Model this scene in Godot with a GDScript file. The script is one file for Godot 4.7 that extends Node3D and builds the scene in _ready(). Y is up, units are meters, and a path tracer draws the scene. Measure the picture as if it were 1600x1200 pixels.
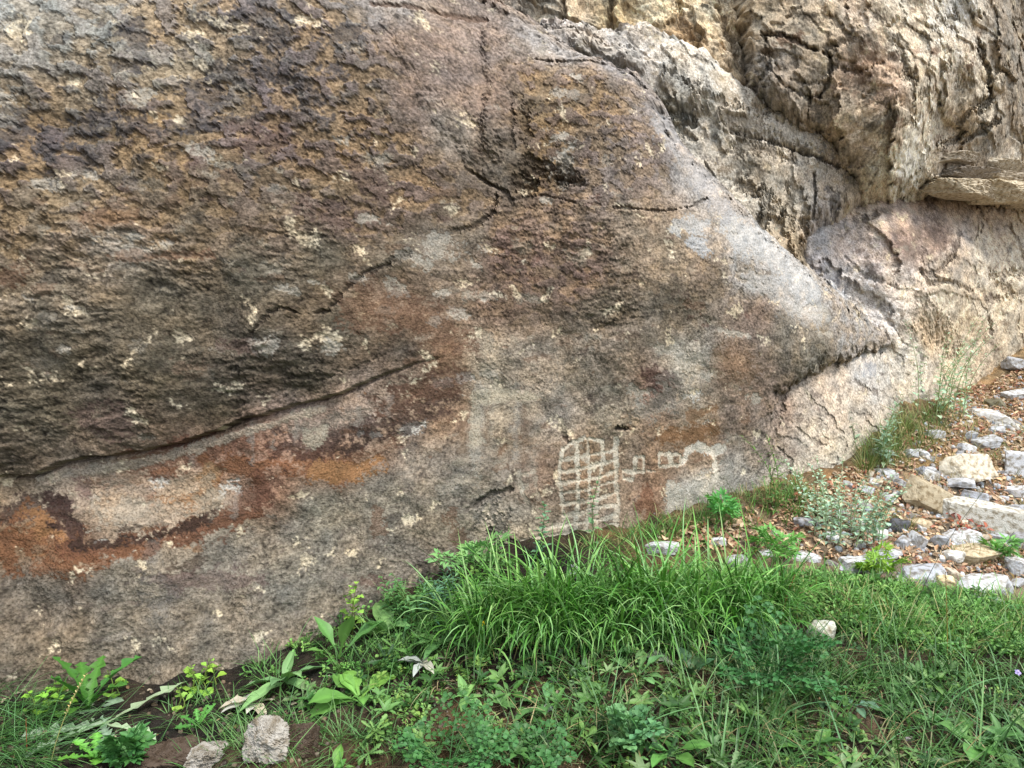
extends Node3D

const UP := Vector3.UP
var rng := RandomNumberGenerator.new()
var gh := PackedFloat32Array()          # ground heights on an even grid
var gx0 := -3.0
var gz0 := -8.0
var gcell := 0.02
var gnx := 450
var gnz := 350
var bump_tex: Texture2D
var grain_tex: Texture2D
var mats := {}
var taken := {}
var clearings: Array[Vector3] = []      # rosettes keep the grass off a little


func numbered(called: String) -> String:
	if not taken.has(called):
		taken[called] = 0
		return called
	taken[called] += 1
	return "%s_%03d" % [called, taken[called]]


func tag(o: Node3D, label: String, category: String, group := "", kind := "") -> void:
	o.set_meta("label", label)
	o.set_meta("category", category)
	if group != "":
		o.set_meta("group", group)
	if kind != "":
		o.set_meta("kind", kind)


func thing(called: String, label: String, category: String, at: Vector3, turn := 0.0, group := "") -> Node3D:
	var o := Node3D.new()
	o.name = numbered(called)
	add_child(o)
	o.position = at
	o.rotation.y = turn
	tag(o, label, category, group)
	return o


func part(called: String, mesh: Mesh, m: Material, parent: Node3D, t := Transform3D.IDENTITY, stuff := false) -> MeshInstance3D:
	var o := MeshInstance3D.new()
	o.name = called
	o.mesh = mesh
	o.material_override = m
	o.transform = t
	if stuff:
		o.set_meta("kind", "stuff")
	parent.add_child(o, true)
	return o


func noise(seed_: int, freq: float, octaves := 4, kind := FastNoiseLite.TYPE_SIMPLEX_SMOOTH) -> FastNoiseLite:
	var n := FastNoiseLite.new()
	n.seed = seed_
	n.noise_type = kind
	n.frequency = freq
	n.fractal_type = FastNoiseLite.FRACTAL_FBM if octaves > 1 else FastNoiseLite.FRACTAL_NONE
	n.fractal_octaves = octaves
	return n


func spread(vals: PackedFloat32Array, w: int, h: int, w2: int, h2: int) -> PackedFloat32Array:
	var im := Image.create_from_data(w, h, false, Image.FORMAT_RF, vals.to_byte_array())
	im.resize(w2, h2, Image.INTERPOLATE_CUBIC)
	return im.get_data().to_float32_array()


func lin(c: Color) -> Color:
	return c.srgb_to_linear()


func tone(r: float, g: float, b: float) -> Color:
	return Color(r / 255.0, g / 255.0, b / 255.0).srgb_to_linear()


# ------------------------------------------------------------------ rock
func segment_distance(px: float, py: float, pts: PackedVector2Array) -> float:
	var best := 1e9
	var n := pts.size()
	if n == 1:
		return Vector2(px - pts[0].x, py - pts[0].y).length()
	for i in n - 1:
		var ax := pts[i].x
		var ay := pts[i].y
		var bx := pts[i + 1].x - ax
		var by := pts[i + 1].y - ay
		var t := clampf(((px - ax) * bx + (py - ay) * by) / (bx * bx + by * by + 1e-12), 0.0, 1.0)
		var dx := px - ax - t * bx
		var dy := py - ay - t * by
		best = minf(best, dx * dx + dy * dy)
	return sqrt(best)


func inside_distance(p: Vector2, poly: PackedVector2Array) -> float:
	var ring := poly.duplicate()
	ring.append(poly[0])
	var d := segment_distance(p.x, p.y, ring)
	return d if Geometry2D.is_point_in_polygon(p, poly) else -d


func rock_material() -> StandardMaterial3D:
	var m := StandardMaterial3D.new()
	m.vertex_color_use_as_albedo = true
	m.albedo_texture = grain_tex
	m.uv1_triplanar = true
	m.uv1_world_triplanar = true
	m.uv1_scale = Vector3.ONE * 2.3
	m.roughness = 0.92
	m.metallic_specular = 0.3
	m.heightmap_enabled = true
	m.heightmap_texture = bump_tex
	m.heightmap_scale = 0.24
	return m


# A rock surface: depth control grid, outline with a rounded edge, zones of colour and weathering, then stains and cracks as strokes.
func build_rock(s: Dictionary) -> MeshInstance3D:
	var x0: float = s.x0
	var y0: float = s.y0
	var cell: float = s.cell
	var nx := int((s.x1 - x0) / cell)
	var ny := int((s.y1 - y0) / cell)
	var total := nx * ny
	var depth := spread(s.depth, s.dw, s.dh, nx, ny)
	# signed distance to the outline, on a coarse grid
	var cw := int(nx / 6.0) + 1
	var ch := int(ny / 6.0) + 1
	var sx: float = nx * cell / cw
	var sy: float = ny * cell / ch
	var sd := PackedFloat32Array()
	sd.resize(cw * ch)
	var poly: PackedVector2Array = s.outline
	for j in ch:
		for i in cw:
			sd[j * cw + i] = inside_distance(Vector2(x0 + (i + 0.5) * sx, y0 + (j + 0.5) * sy), poly)
	sd = spread(sd, cw, ch, nx, ny)
	# zones
	var zw := 64
	var zh := 44
	var fields: Array[PackedFloat32Array] = []
	for k in 5:
		var f := PackedFloat32Array()
		f.resize(zw * zh)
		fields.append(f)
	var zones: Array = s.zones
	for j in zh:
		for i in zw:
			var px := x0 + (i + 0.5) * nx * cell / zw
			var py := y0 + (j + 0.5) * ny * cell / zh
			var sum := 0.0
			var a := [0.0, 0.0, 0.0, 0.0, 0.0]
			for z in zones:
				var at: Vector2 = z[0]
				var q := (px - at.x) * (px - at.x) + (py - at.y) * (py - at.y) + 0.0004
				var w := 1.0 / (q * q)
				sum += w
				var c: Color = z[1]
				a[0] += w * c.r
				a[1] += w * c.g
				a[2] += w * c.b
				a[3] += w * float(z[2])
				a[4] += w * float(z[3])
			for k in 5:
				fields[k][j * zw + i] = a[k] / sum
	for k in 5:
		fields[k] = spread(fields[k], zw, zh, nx, ny)
	var cr := fields[0]
	var cg := fields[1]
	var cb := fields[2]
	var plate := fields[3]
	var ripple := fields[4]
	var sd_seed: int = s.seed
	var n_big := noise(sd_seed, 1.9, 5)
	var n_plate := noise(sd_seed + 1, 11.0, 5)
	n_plate.domain_warp_enabled = true
	n_plate.domain_warp_amplitude = 0.06
	n_plate.domain_warp_frequency = 9.0
	var n_pit := noise(sd_seed + 2, 42.0, 2, FastNoiseLite.TYPE_CELLULAR)
	n_pit.cellular_return_type = FastNoiseLite.RETURN_DISTANCE
	n_pit.domain_warp_enabled = true
	n_pit.domain_warp_amplitude = 0.02
	n_pit.domain_warp_frequency = 25.0
	var n_rip := noise(sd_seed + 3, 1.0, 4)
	var n_rip2 := noise(sd_seed + 9, 1.0, 3)
	var n_fine := noise(sd_seed + 4, 55.0, 3)
	var n_hue := noise(sd_seed + 5, 5.0, 5)
	var n_tone := noise(sd_seed + 6, 14.0, 5)
	var n_scar := noise(sd_seed + 7, 6.0, 5)
	n_scar.domain_warp_enabled = true
	n_scar.domain_warp_amplitude = 0.1
	n_scar.domain_warp_frequency = 5.0
	var rough: float = s.get("rough", 1.0)
	var crag: float = s.get("crag", 0.0)
	var n_crag := noise(sd_seed + 8, 1.0, 1, FastNoiseLite.TYPE_CELLULAR)
	n_crag.cellular_return_type = FastNoiseLite.RETURN_CELL_VALUE
	n_crag.cellular_distance_function = FastNoiseLite.DISTANCE_MANHATTAN
	n_crag.cellular_jitter = 0.9
	var n_smooth := noise(sd_seed + 12, 2.3, 3)
	var big: float = s.get("big", 0.03)
	var pit_tone: Color = s.get("pit_tone", tone(150, 127, 94))
	var varnish: Color = s.get("varnish", tone(92, 84, 88))
	var scar_tone: Color = s.get("scar_tone", tone(196, 186, 164))
	var scar_amount: float = s.get("scars", 0.0)
	var round_r: float = s.edge
	var margin: float = s.get("margin", 0.05)
	var height := PackedFloat32Array()
	height.resize(total)
	var ragged := PackedFloat32Array()
	ragged.resize(total)
	var has_step: bool = s.has("step")
	var step_at := PackedVector2Array()
	if has_step:
		step_at = s.step
	var at_step := 0
	for j in ny:
		var y := y0 + (j + 0.5) * cell
		at_step = 0
		for i in nx:
			var k := j * nx + i
			if sd[k] < -margin - cell * 3.0:
				continue
			var x := x0 + (i + 0.5) * cell
			var h := n_big.get_noise_2d(x, y) * big
			var fine := n_fine.get_noise_2d(x, y)
			var t := n_tone.get_noise_2d(x, y)
			var hue := n_hue.get_noise_2d(x, y)
			if crag > 0.0:
				# broken blocks along the bedding, each set a little in or out and tilted
				var bu := x * 0.82 - y * 0.57 + t * 0.03 + hue * 0.05
				var bv := x * 0.57 + y * 0.82 + t * 0.02 + hue * 0.04
				var c1 := n_crag.get_noise_2d(bu * 2.2, bv * 4.6)
				var c2 := n_crag.get_noise_2d(bu * 5.5 + 40.0, bv * 11.0)
				h += crag * (c1 * 0.55 + c2 * 0.2 + sin(bv * 7.0 + c1 * 9.0) * 0.22 + sin(bu * 5.0 + c1 * 7.0) * 0.2)
			ragged[k] = t * 0.75 + hue * 0.6 + fine * 0.5
			var r := cr[k]
			var g := cg[k]
			var b := cb[k]
			var up := ripple[k]
			var pl := plate[k]
			# horizontal, broken ripples
			var warp := hue * 0.06
			var calm := clampf(0.75 + n_smooth.get_noise_2d(x, y) * 1.5, 0.2, 1.25)
			up *= calm
			var rip := n_rip.get_noise_2d((x + warp) * 24.0, (y + warp) * 56.0)
			var rip2 := n_rip2.get_noise_2d((x + y * 0.25) * 9.0, (y - x * 0.08) * 24.0)
			var shelf := (y + warp * 0.3) * 54.0 + rip * 2.4 + rip2 * 3.2 + x * 4.0
			shelf = shelf - floorf(shelf)
			shelf = (1.0 - shelf) if shelf > 0.28 else shelf * 2.57
			h += up * (0.0046 * shelf * smoothstep(-0.3, 0.3, rip2 + rip * 0.6 + hue * 0.5) + 0.0042 * rip + 0.008 * rip2) * rough
			h += fine * 0.0026 * rough * calm
			# varnished plates standing above eaten-out pits
			if pl > 0.03:
				var pn := n_plate.get_noise_2d(x, y * 1.35) + (0.48 - pl) * 0.34 + t * 0.22
				var pit := n_pit.get_noise_2d(x, y)
				var m := smoothstep(-0.05, 0.05, pn)
				var lift := minf(pl * 1.6, 1.0)
				h += lift * (m * (0.009 + 0.004 * t) + (1.0 - m) * 0.009 * (pit + 0.55) * 1.3) * rough
				var e := lift * 0.5 * (1.0 - m)
				r = lerpf(r, pit_tone.r, e)
				g = lerpf(g, pit_tone.g, e)
				b = lerpf(b, pit_tone.b, e)
				var v := lift * 0.5 * m * smoothstep(-0.2, 0.25, hue + t * 0.5)
				r = lerpf(r, varnish.r, v)
				g = lerpf(g, varnish.g, v)
				b = lerpf(b, varnish.b, v)
			if scar_amount > 0.0:
				var sc := smoothstep(0.44, 0.52, n_scar.get_noise_2d(x, y) + fine * 0.15 + scar_amount * 0.1) * 0.75
				r = lerpf(r, scar_tone.r, sc)
				g = lerpf(g, scar_tone.g, sc)
				b = lerpf(b, scar_tone.b, sc)
				h -= sc * 0.004
			var l := (1.0 + t * 0.65 + fine * 0.85 + rip * 0.25 * up) * (1.0 + hue * 0.3)
			cr[k] = r * l * (1.0 + hue * 0.10)
			cg[k] = g * l
			cb[k] = b * l * (1.0 - hue * 0.12)
			# overhanging lip along the long crack
			if has_step:
				while at_step < step_at.size() - 2 and x > step_at[at_step + 1].x:
					at_step += 1
				var pa := step_at[at_step]
				var pb := step_at[at_step + 1]
				var f := (x - pa.x) / (pb.x - pa.x)
				var amp: float = s.step_amp * clampf((step_at[step_at.size() - 1].x - x) * 2.2, 0.0, 1.0)
				var over := y - lerpf(pa.y, pb.y, f) + t * 0.006 + hue * 0.012
				h += amp * smoothstep(-0.005, 0.005, over)
				if over < 0.004 and over > -0.016:
					h -= amp * 0.6 * smoothstep(-0.016, -0.005, over) * (1.0 - smoothstep(-0.004, 0.004, over))
			# rounded outline
			var d := sd[k] + t * 0.03 + hue * 0.03
			if d < round_r:
				var q := 1.0 - maxf(d, 0.0) / round_r
				h -= round_r * (1.0 - sqrt(maxf(0.0, 1.0 - q * q)))
				if d < 0.0:
					h += d * 2.2
			height[k] = h
	# strokes: stains, bare patches, drips, cracks and the pecked lines
	var all_strokes: Array = []
	var r2 := RandomNumberGenerator.new()
	r2.seed = sd_seed + 77
	for f in s.get("flakes", []):
		var line: PackedVector2Array = f[0]
		var tints: Array = f[5]
		for k in int(f[2]):
			var q := r2.randi() % maxi(line.size() - 1, 1)
			var on := line[q].lerp(line[mini(q + 1, line.size() - 1)], r2.randf()) + Vector2(r2.randfn(), r2.randfn()) * float(f[1])
			var big_: float = lerpf(f[3], f[4], pow(r2.randf(), 2.0))
			var along := Vector2(r2.randf_range(0.3, 2.2), r2.randf_range(-0.5, 0.5)) * big_
			all_strokes.append([PackedVector2Array([on - along, on + along]), big_, tints[r2.randi() % tints.size()], r2.randf_range(0.25, 0.62), 1.25, r2.randf_range(-0.003, 0.003)])
	all_strokes.append_array(s.get("strokes", []))
	for st in all_strokes:
		var pts: PackedVector2Array = st[0]
		var wide: float = st[1]
		var col: Color = st[2]
		var op: float = st[3]
		var rag: float = st[4]
		var dh: float = st[5]
		var reach := wide * (1.0 + rag * 0.8) + cell
		var lo := pts[0]
		var hi := pts[0]
		for p in pts:
			lo = lo.min(p)
			hi = hi.max(p)
		var i0 := maxi(0, int((lo.x - reach - x0) / cell))
		var i1 := mini(nx - 1, int((hi.x + reach - x0) / cell))
		var j0 := maxi(0, int((lo.y - reach - y0) / cell))
		var j1 := mini(ny - 1, int((hi.y + reach - y0) / cell))
		for j in range(j0, j1 + 1):
			for i in range(i0, i1 + 1):
				var k := j * nx + i
				var d := segment_distance(x0 + (i + 0.5) * cell, y0 + (j + 0.5) * cell, pts) + ragged[k] * rag * wide * 1.6
				if d >= wide:
					continue
				var a := smoothstep(wide, wide * (0.1 if op <= 0.0 else 0.3 if rag >= 1.3 else 0.5 if dh < -0.005 else 0.78), d)
				height[k] += dh * a * (1.0 if dh > 0.01 else clampf(0.75 + ragged[k] * 0.9, 0.15, 1.2))
				a *= op
				cr[k] = lerpf(cr[k], col.r * (1.0 + ragged[k] * 0.35), a)
				cg[k] = lerpf(cg[k], col.g * (1.0 + ragged[k] * 0.3), a)
				cb[k] = lerpf(cb[k], col.b * (1.0 + ragged[k] * 0.25), a)
	# vertices
	var push: Vector3 = s.push
	var verts := PackedVector3Array()
	verts.resize(total)
	var cols := PackedColorArray()
	cols.resize(total)
	for j in ny:
		var y := y0 + (j + 0.5) * cell
		for i in nx:
			var k := j * nx + i
			verts[k] = Vector3(x0 + (i + 0.5) * cell, y, -depth[k]) + push * height[k]
			cols[k] = Color(clampf(cr[k], 0.004, 0.85), clampf(cg[k], 0.004, 0.85), clampf(cb[k], 0.004, 0.85))
	var norms := PackedVector3Array()
	norms.resize(total)
	for j in ny:
		var ja := maxi(j - 1, 0) * nx
		var jb := mini(j + 1, ny - 1) * nx
		for i in nx:
			var ia := maxi(i - 1, 0)
			var ib := mini(i + 1, nx - 1)
			norms[j * nx + i] = (verts[j * nx + ib] - verts[j * nx + ia]).cross(verts[jb + i] - verts[ja + i]).normalized()
	var keep := PackedByteArray()
	keep.resize(total)
	for k in total:
		if sd[k] > -margin and verts[k].y > ground_y(verts[k].x, verts[k].z) - 0.06:
			keep[k] = 1
	var index := PackedInt32Array()
	index.resize((nx - 1) * (ny - 1) * 6)
	var at := 0
	for j in ny - 1:
		for i in nx - 1:
			var k := j * nx + i
			if keep[k] + keep[k + 1] + keep[k + nx] + keep[k + nx + 1] < 4:
				continue
			index[at] = k
			index[at + 1] = k + nx
			index[at + 2] = k + 1
			index[at + 3] = k + 1
			index[at + 4] = k + nx
			index[at + 5] = k + nx + 1
			at += 6
	index.resize(at)
	# drop the points that no face uses
	var slot := PackedInt32Array()
	slot.resize(total)
	slot.fill(-1)
	var v2 := PackedVector3Array()
	var n2 := PackedVector3Array()
	var c2 := PackedColorArray()
	for q in at:
		var k := index[q]
		if slot[k] < 0:
			slot[k] = v2.size()
			v2.append(verts[k])
			n2.append(norms[k])
			c2.append(cols[k])
		index[q] = slot[k]
	var arrays := []
	arrays.resize(Mesh.ARRAY_MAX)
	arrays[Mesh.ARRAY_VERTEX] = v2
	arrays[Mesh.ARRAY_NORMAL] = n2
	arrays[Mesh.ARRAY_COLOR] = c2
	arrays[Mesh.ARRAY_INDEX] = index
	var mesh := ArrayMesh.new()
	mesh.add_surface_from_arrays(Mesh.PRIMITIVE_TRIANGLES, arrays)
	var o := MeshInstance3D.new()
	o.name = numbered(s.called)
	o.mesh = mesh
	o.material_override = mats.rock
	add_child(o)
	tag(o, s.label, s.category)
	return o


# ------------------------------------------------------------------ ground
func ground_y(x: float, z: float) -> float:
	var u := clampf((x - gx0) / gcell - 0.5, 0.0, gnx - 1.001)
	var v := clampf((z - gz0) / gcell - 0.5, 0.0, gnz - 1.001)
	var i := int(u)
	var j := int(v)
	var f := u - i
	var e := v - j
	var k := j * gnx + i
	return lerpf(lerpf(gh[k], gh[k + 1], f), lerpf(gh[k + gnx], gh[k + gnx + 1], f), e)


func on_ground(p: Vector2, lift := 0.0) -> Vector3:
	return Vector3(p.x, ground_y(p.x, p.y) + lift, p.y)


func ground_slope(x: float, z: float) -> Vector3:
	var e := 0.05
	return Vector3(ground_y(x - e, z) - ground_y(x + e, z), 2.0 * e, ground_y(x, z - e) - ground_y(x, z + e)).normalized()


func axis_steps(from: float, to: float, step: float, far: float) -> PackedFloat32Array:
	var a := PackedFloat32Array()
	var low := PackedFloat32Array()
	var d := step
	var x := from
	while x > -far:
		d *= 1.6
		x -= d
		low.append(x)
	low.reverse()
	a.append_array(low)
	x = from
	while x < to:
		a.append(x)
		x += step
	d = step
	while x < far:
		a.append(x)
		d *= 1.6
		x += d
	return a


func build_ground() -> void:
	var xs := axis_steps(-2.3, 4.7, 0.014, 300.0)
	var zs := axis_steps(-6.6, -1.75, 0.014, 300.0)
	var zones := ground_zones()
	var n_hue := noise(71, 6.0, 5)
	var n_fine := noise(72, 60.0, 3)
	var nx := xs.size()
	var nz := zs.size()
	var verts := PackedVector3Array()
	var cols := PackedColorArray()
	verts.resize(nx * nz)
	cols.resize(nx * nz)
	var zw := 70
	var zh := 50
	var fields: Array[PackedFloat32Array] = []
	for k in 3:
		var f := PackedFloat32Array()
		f.resize(zw * zh)
		fields.append(f)
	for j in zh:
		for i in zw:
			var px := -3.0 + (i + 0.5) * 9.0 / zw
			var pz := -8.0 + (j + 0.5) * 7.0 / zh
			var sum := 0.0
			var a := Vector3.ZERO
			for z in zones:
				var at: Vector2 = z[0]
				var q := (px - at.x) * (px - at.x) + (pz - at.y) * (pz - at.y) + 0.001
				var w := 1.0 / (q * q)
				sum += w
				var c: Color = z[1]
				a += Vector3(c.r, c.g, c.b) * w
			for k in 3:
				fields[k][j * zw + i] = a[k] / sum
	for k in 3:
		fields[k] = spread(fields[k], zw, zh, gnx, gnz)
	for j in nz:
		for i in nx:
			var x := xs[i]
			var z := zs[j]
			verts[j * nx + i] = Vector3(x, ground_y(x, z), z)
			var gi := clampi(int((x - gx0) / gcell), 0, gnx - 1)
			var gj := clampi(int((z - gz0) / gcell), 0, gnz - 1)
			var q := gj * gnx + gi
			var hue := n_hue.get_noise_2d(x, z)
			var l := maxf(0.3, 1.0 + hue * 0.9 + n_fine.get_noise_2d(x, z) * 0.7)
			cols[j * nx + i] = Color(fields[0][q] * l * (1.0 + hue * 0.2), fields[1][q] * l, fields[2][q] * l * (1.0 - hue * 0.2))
	var norms := PackedVector3Array()
	norms.resize(nx * nz)
	for j in nz:
		for i in nx:
			var ia := maxi(i - 1, 0)
			var ib := mini(i + 1, nx - 1)
			var ja := maxi(j - 1, 0)
			var jb := mini(j + 1, nz - 1)
			norms[j * nx + i] = (verts[jb * nx + i] - verts[ja * nx + i]).cross(verts[j * nx + ib] - verts[j * nx + ia]).normalized()
	var index := PackedInt32Array()
	for j in nz - 1:
		for i in nx - 1:
			var k := j * nx + i
			index.append_array(PackedInt32Array([k, k + 1, k + nx, k + 1, k + nx + 1, k + nx]))
	var arrays := []
	arrays.resize(Mesh.ARRAY_MAX)
	arrays[Mesh.ARRAY_VERTEX] = verts
	arrays[Mesh.ARRAY_NORMAL] = norms
	arrays[Mesh.ARRAY_COLOR] = cols
	arrays[Mesh.ARRAY_INDEX] = index
	var mesh := ArrayMesh.new()
	mesh.add_surface_from_arrays(Mesh.PRIMITIVE_TRIANGLES, arrays)
	var o := MeshInstance3D.new()
	o.name = "ground"
	o.mesh = mesh
	o.material_override = mats.soil
	add_child(o)
	o.set_meta("kind", "structure")


# ------------------------------------------------------------------ stones
func stone_mesh(seed_: int, boxy: float, cuts: int, cells := 9, knobby := 0.0, reach := Vector3.ONE) -> ArrayMesh:
	var r := RandomNumberGenerator.new()
	r.seed = seed_
	var planes: Array[Vector3] = []
	var dist := PackedFloat32Array()
	for axis in [Vector3.RIGHT, Vector3.LEFT, Vector3.UP, Vector3.DOWN, Vector3.BACK, Vector3.FORWARD]:
		var n: Vector3 = axis + Vector3(r.randf_range(-1, 1), r.randf_range(-1, 1), r.randf_range(-1, 1)) * 0.28
		planes.append(n.normalized())
		dist.append(lerpf(r.randf_range(0.8, 1.05), 0.9, boxy) if boxy < 1.5 else 0.97)
	for k in cuts:
		var n := Vector3(r.randf_range(-1, 1), r.randf_range(-0.7, 1), r.randf_range(-1, 1)).normalized()
		planes.append(n)
		dist.append(r.randf_range(0.72, 1.05) + boxy * 0.22 if boxy < 1.5 else r.randf_range(0.9, 1.0))
	var n1 := noise(seed_ + 5, 1.6, 4)
	var n2 := noise(seed_ + 6, 13.0 if knobby > 0.05 else 6.0, 4)
	var verts := PackedVector3Array()
	var index := PackedInt32Array()
	for face in 6:
		var first := verts.size()
		for j in cells + 1:
			for i in cells + 1:
				var u := tan((i / float(cells) * 2.0 - 1.0) * PI / 4.0)
				var v := tan((j / float(cells) * 2.0 - 1.0) * PI / 4.0)
				var p: Vector3 = [Vector3(1, v, -u), Vector3(-1, v, u), Vector3(u, 1, -v), Vector3(u, -1, v), Vector3(u, v, 1), Vector3(-u, v, -1)][face]
				p = p.normalized()
				var best := 9.0
				var next := 9.0
				for k in planes.size():
					var c := planes[k].dot(p)
					if c > 0.01:
						var q := dist[k] / c
						if q < best:
							next = best
							best = q
						else:
							next = minf(next, q)
				# edges are a little worn
				best -= maxf(0.0, 0.035 - (next - best) * 0.5)
				best *= 1.0 + n1.get_noise_3dv(p * reach) * (0.05 + knobby) + n2.get_noise_3dv(p * reach) * (0.03 + knobby * 0.85)
				verts.append(p * best * 0.5)
		for j in cells:
			for i in cells:
				var k := first + j * (cells + 1) + i
				index.append_array(PackedInt32Array([k, k + cells + 1, k + 1, k + 1, k + cells + 1, k + cells + 2]))
	# one point per corner: facets stay crisp
	var v2 := PackedVector3Array()
	for k in index:
		v2.append(verts[k])
	var arrays := []
	arrays.resize(Mesh.ARRAY_MAX)
	arrays[Mesh.ARRAY_VERTEX] = v2
	var norms := PackedVector3Array()
	norms.resize(v2.size())
	for q in range(0, v2.size(), 3):
		var n := (v2[q + 2] - v2[q]).cross(v2[q + 1] - v2[q]).normalized()
		norms[q] = n
		norms[q + 1] = n
		norms[q + 2] = n
	arrays[Mesh.ARRAY_NORMAL] = norms
	var mesh := ArrayMesh.new()
	mesh.add_surface_from_arrays(Mesh.PRIMITIVE_TRIANGLES, arrays)
	return mesh


func stone_material(c: Color) -> StandardMaterial3D:
	var key := "stone" + c.to_html()
	if not mats.has(key):
		var m: StandardMaterial3D = mats.rock.duplicate()
		m.vertex_color_use_as_albedo = false
		m.albedo_color = c
		m.albedo_texture = mats.stone_tex
		m.uv1_scale = Vector3.ONE * 3.1
		m.heightmap_scale = 0.3
		mats[key] = m
	return mats[key]


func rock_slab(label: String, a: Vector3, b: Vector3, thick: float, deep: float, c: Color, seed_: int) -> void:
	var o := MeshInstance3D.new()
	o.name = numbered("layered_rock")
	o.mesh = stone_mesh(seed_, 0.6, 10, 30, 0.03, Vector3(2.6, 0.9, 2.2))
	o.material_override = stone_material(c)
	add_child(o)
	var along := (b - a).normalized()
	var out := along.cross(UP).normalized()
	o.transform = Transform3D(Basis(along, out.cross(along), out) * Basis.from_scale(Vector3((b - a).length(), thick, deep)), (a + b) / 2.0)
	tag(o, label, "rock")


func stone(called: String, label: String, at: Vector2, size: Vector3, sink: float, turn: Vector3, c: Color, seed_: int, boxy := 0.5, cuts := 8, group := "", knobby := 0.0) -> void:
	var o := MeshInstance3D.new()
	o.name = numbered(called)
	o.mesh = stone_mesh(seed_, boxy, cuts, 26 if knobby > 0.0 else 14 if size.x > 0.12 or boxy > 1.5 else 8, knobby)
	o.material_override = stone_material(c)
	add_child(o)
	o.transform = Transform3D(Basis.from_euler(turn * PI / 180.0) * Basis.from_scale(size), on_ground(at, size.y * (0.5 - sink)))
	tag(o, label, "clod" if called.contains("clod") else "stone", group)


# ------------------------------------------------------------------ leaves, blades, stems
func half_width(shape: String, t: float) -> float:
	match shape:
		"oval": return sin(PI * pow(t, 0.75)) * 0.5
		"spoon": return (0.07 + 0.43 * smoothstep(0.25, 0.6, t)) * sqrt(maxf(0.0, 1.0 - pow(t, 5.0))) * (1.0 if t < 0.72 else cos((t - 0.72) / 0.28 * PI / 2.2))
		"round": return sqrt(maxf(0.0, 1.0 - pow(2.0 * maxf(t, 0.3) - 1.3, 2.0) / 0.49)) * 0.5 if t > 0.3 else 0.04
		"tooth":
			var saw := fposmod(t * 5.5, 1.0)
			return (0.1 + 0.4 * pow(t, 0.7)) * (0.2 + 0.8 * (1.0 - saw)) * (1.0 if t < 0.85 else (1.0 - t) / 0.15)
		"lance": return sin(PI * pow(t, 0.6)) * 0.5
	return (1.0 - pow(t, 2.5)) * 0.5 * minf(1.0, 0.5 + t * 3.0)


# Adds a leaf that starts at t, runs along its +Z and rises along its +Y; rise and bend are angles.
func add_leaf(st: SurfaceTool, t: Transform3D, shape: String, length: float, width: float, rise: float, bend: float, fold: float, rows: int, c: Color, wave := 0.0, vein := 1.25) -> void:
	var p := Vector2.ZERO
	var pts: Array[PackedVector3Array] = []
	for i in rows + 1:
		var f := i / float(rows)
		var a := rise + bend * f
		if i > 0:
			p += Vector2(cos(a), sin(a)) * length / rows
		var w := half_width(shape, f) * width
		var up := Vector3(0, cos(a), -sin(a))
		var mid := Vector3(0, p.y, p.x)
		var lift := sin(fold) * w
		var ruffle := sin(f * 17.0 + width * 900.0) * wave * w
		pts.append(PackedVector3Array([
			mid + Vector3(-w * cos(fold), 0, 0) + up * (lift + ruffle), mid + Vector3(-w * 0.5, 0, 0) + up * lift * 0.35, mid,
			mid + Vector3(w * 0.5, 0, 0) + up * lift * 0.35, mid + Vector3(w * cos(fold), 0, 0) + up * (lift - ruffle)]))
	var tones := [c, c * 0.94, c * vein, c * 0.94, c]
	for i in rows:
		for q in 4:
			for k in [[i, q], [i + 1, q], [i, q + 1], [i, q + 1], [i + 1, q], [i + 1, q + 1]]:
				var tc: Color = tones[k[1]]
				tc.a = 1.0
				st.set_color(tc)
				st.add_vertex(t * pts[k[0]][k[1]])


func add_stem(st: SurfaceTool, pts: PackedVector3Array, r0: float, r1: float, c: Color) -> void:
	var sides := 5
	var rings: Array[PackedVector3Array] = []
	for i in pts.size():
		var dir := (pts[mini(i + 1, pts.size() - 1)] - pts[maxi(i - 1, 0)]).normalized()
		var a := dir.cross(Vector3(0.31, 0.2, 0.93)).normalized()
		var b := dir.cross(a)
		var ring := PackedVector3Array()
		var r := lerpf(r0, r1, i / float(maxi(pts.size() - 1, 1)))
		for k in sides + 1:
			ring.append(pts[i] + (a * cos(TAU * k / sides) + b * sin(TAU * k / sides)) * r)
		rings.append(ring)
	st.set_color(c)
	for i in pts.size() - 1:
		for k in sides:
			for v in [rings[i][k], rings[i + 1][k], rings[i][k + 1], rings[i][k + 1], rings[i + 1][k], rings[i + 1][k + 1]]:
				st.set_color(c)
				st.add_vertex(v)


func begin() -> SurfaceTool:
	var st := SurfaceTool.new()
	st.begin(Mesh.PRIMITIVE_TRIANGLES)
	return st


func finish(st: SurfaceTool) -> ArrayMesh:
	st.generate_normals()
	return st.commit()


func leaf_mesh(shape: String, length: float, width: float, rise: float, bend: float, fold: float, c: Color, wave := 0.15) -> ArrayMesh:
	var st := begin()
	add_leaf(st, Transform3D.IDENTITY, shape, length, width, rise, bend, fold, 33 if shape == "tooth" else 9, c, wave)
	return finish(st)


func turned(yaw: float, at := Vector3.ZERO, roll := 0.0) -> Transform3D:
	return Transform3D(Basis(UP, yaw) * Basis(Vector3.BACK, roll), at)


func vary(c: Color, amount: float) -> Color:
	var k := 1.0 + rng.randf_range(-amount, amount)
	var h := rng.randf_range(-amount, amount) * 0.4
	return Color(c.r * k * (1.0 + h), c.g * k, c.b * k * (1.0 - h))


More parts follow.
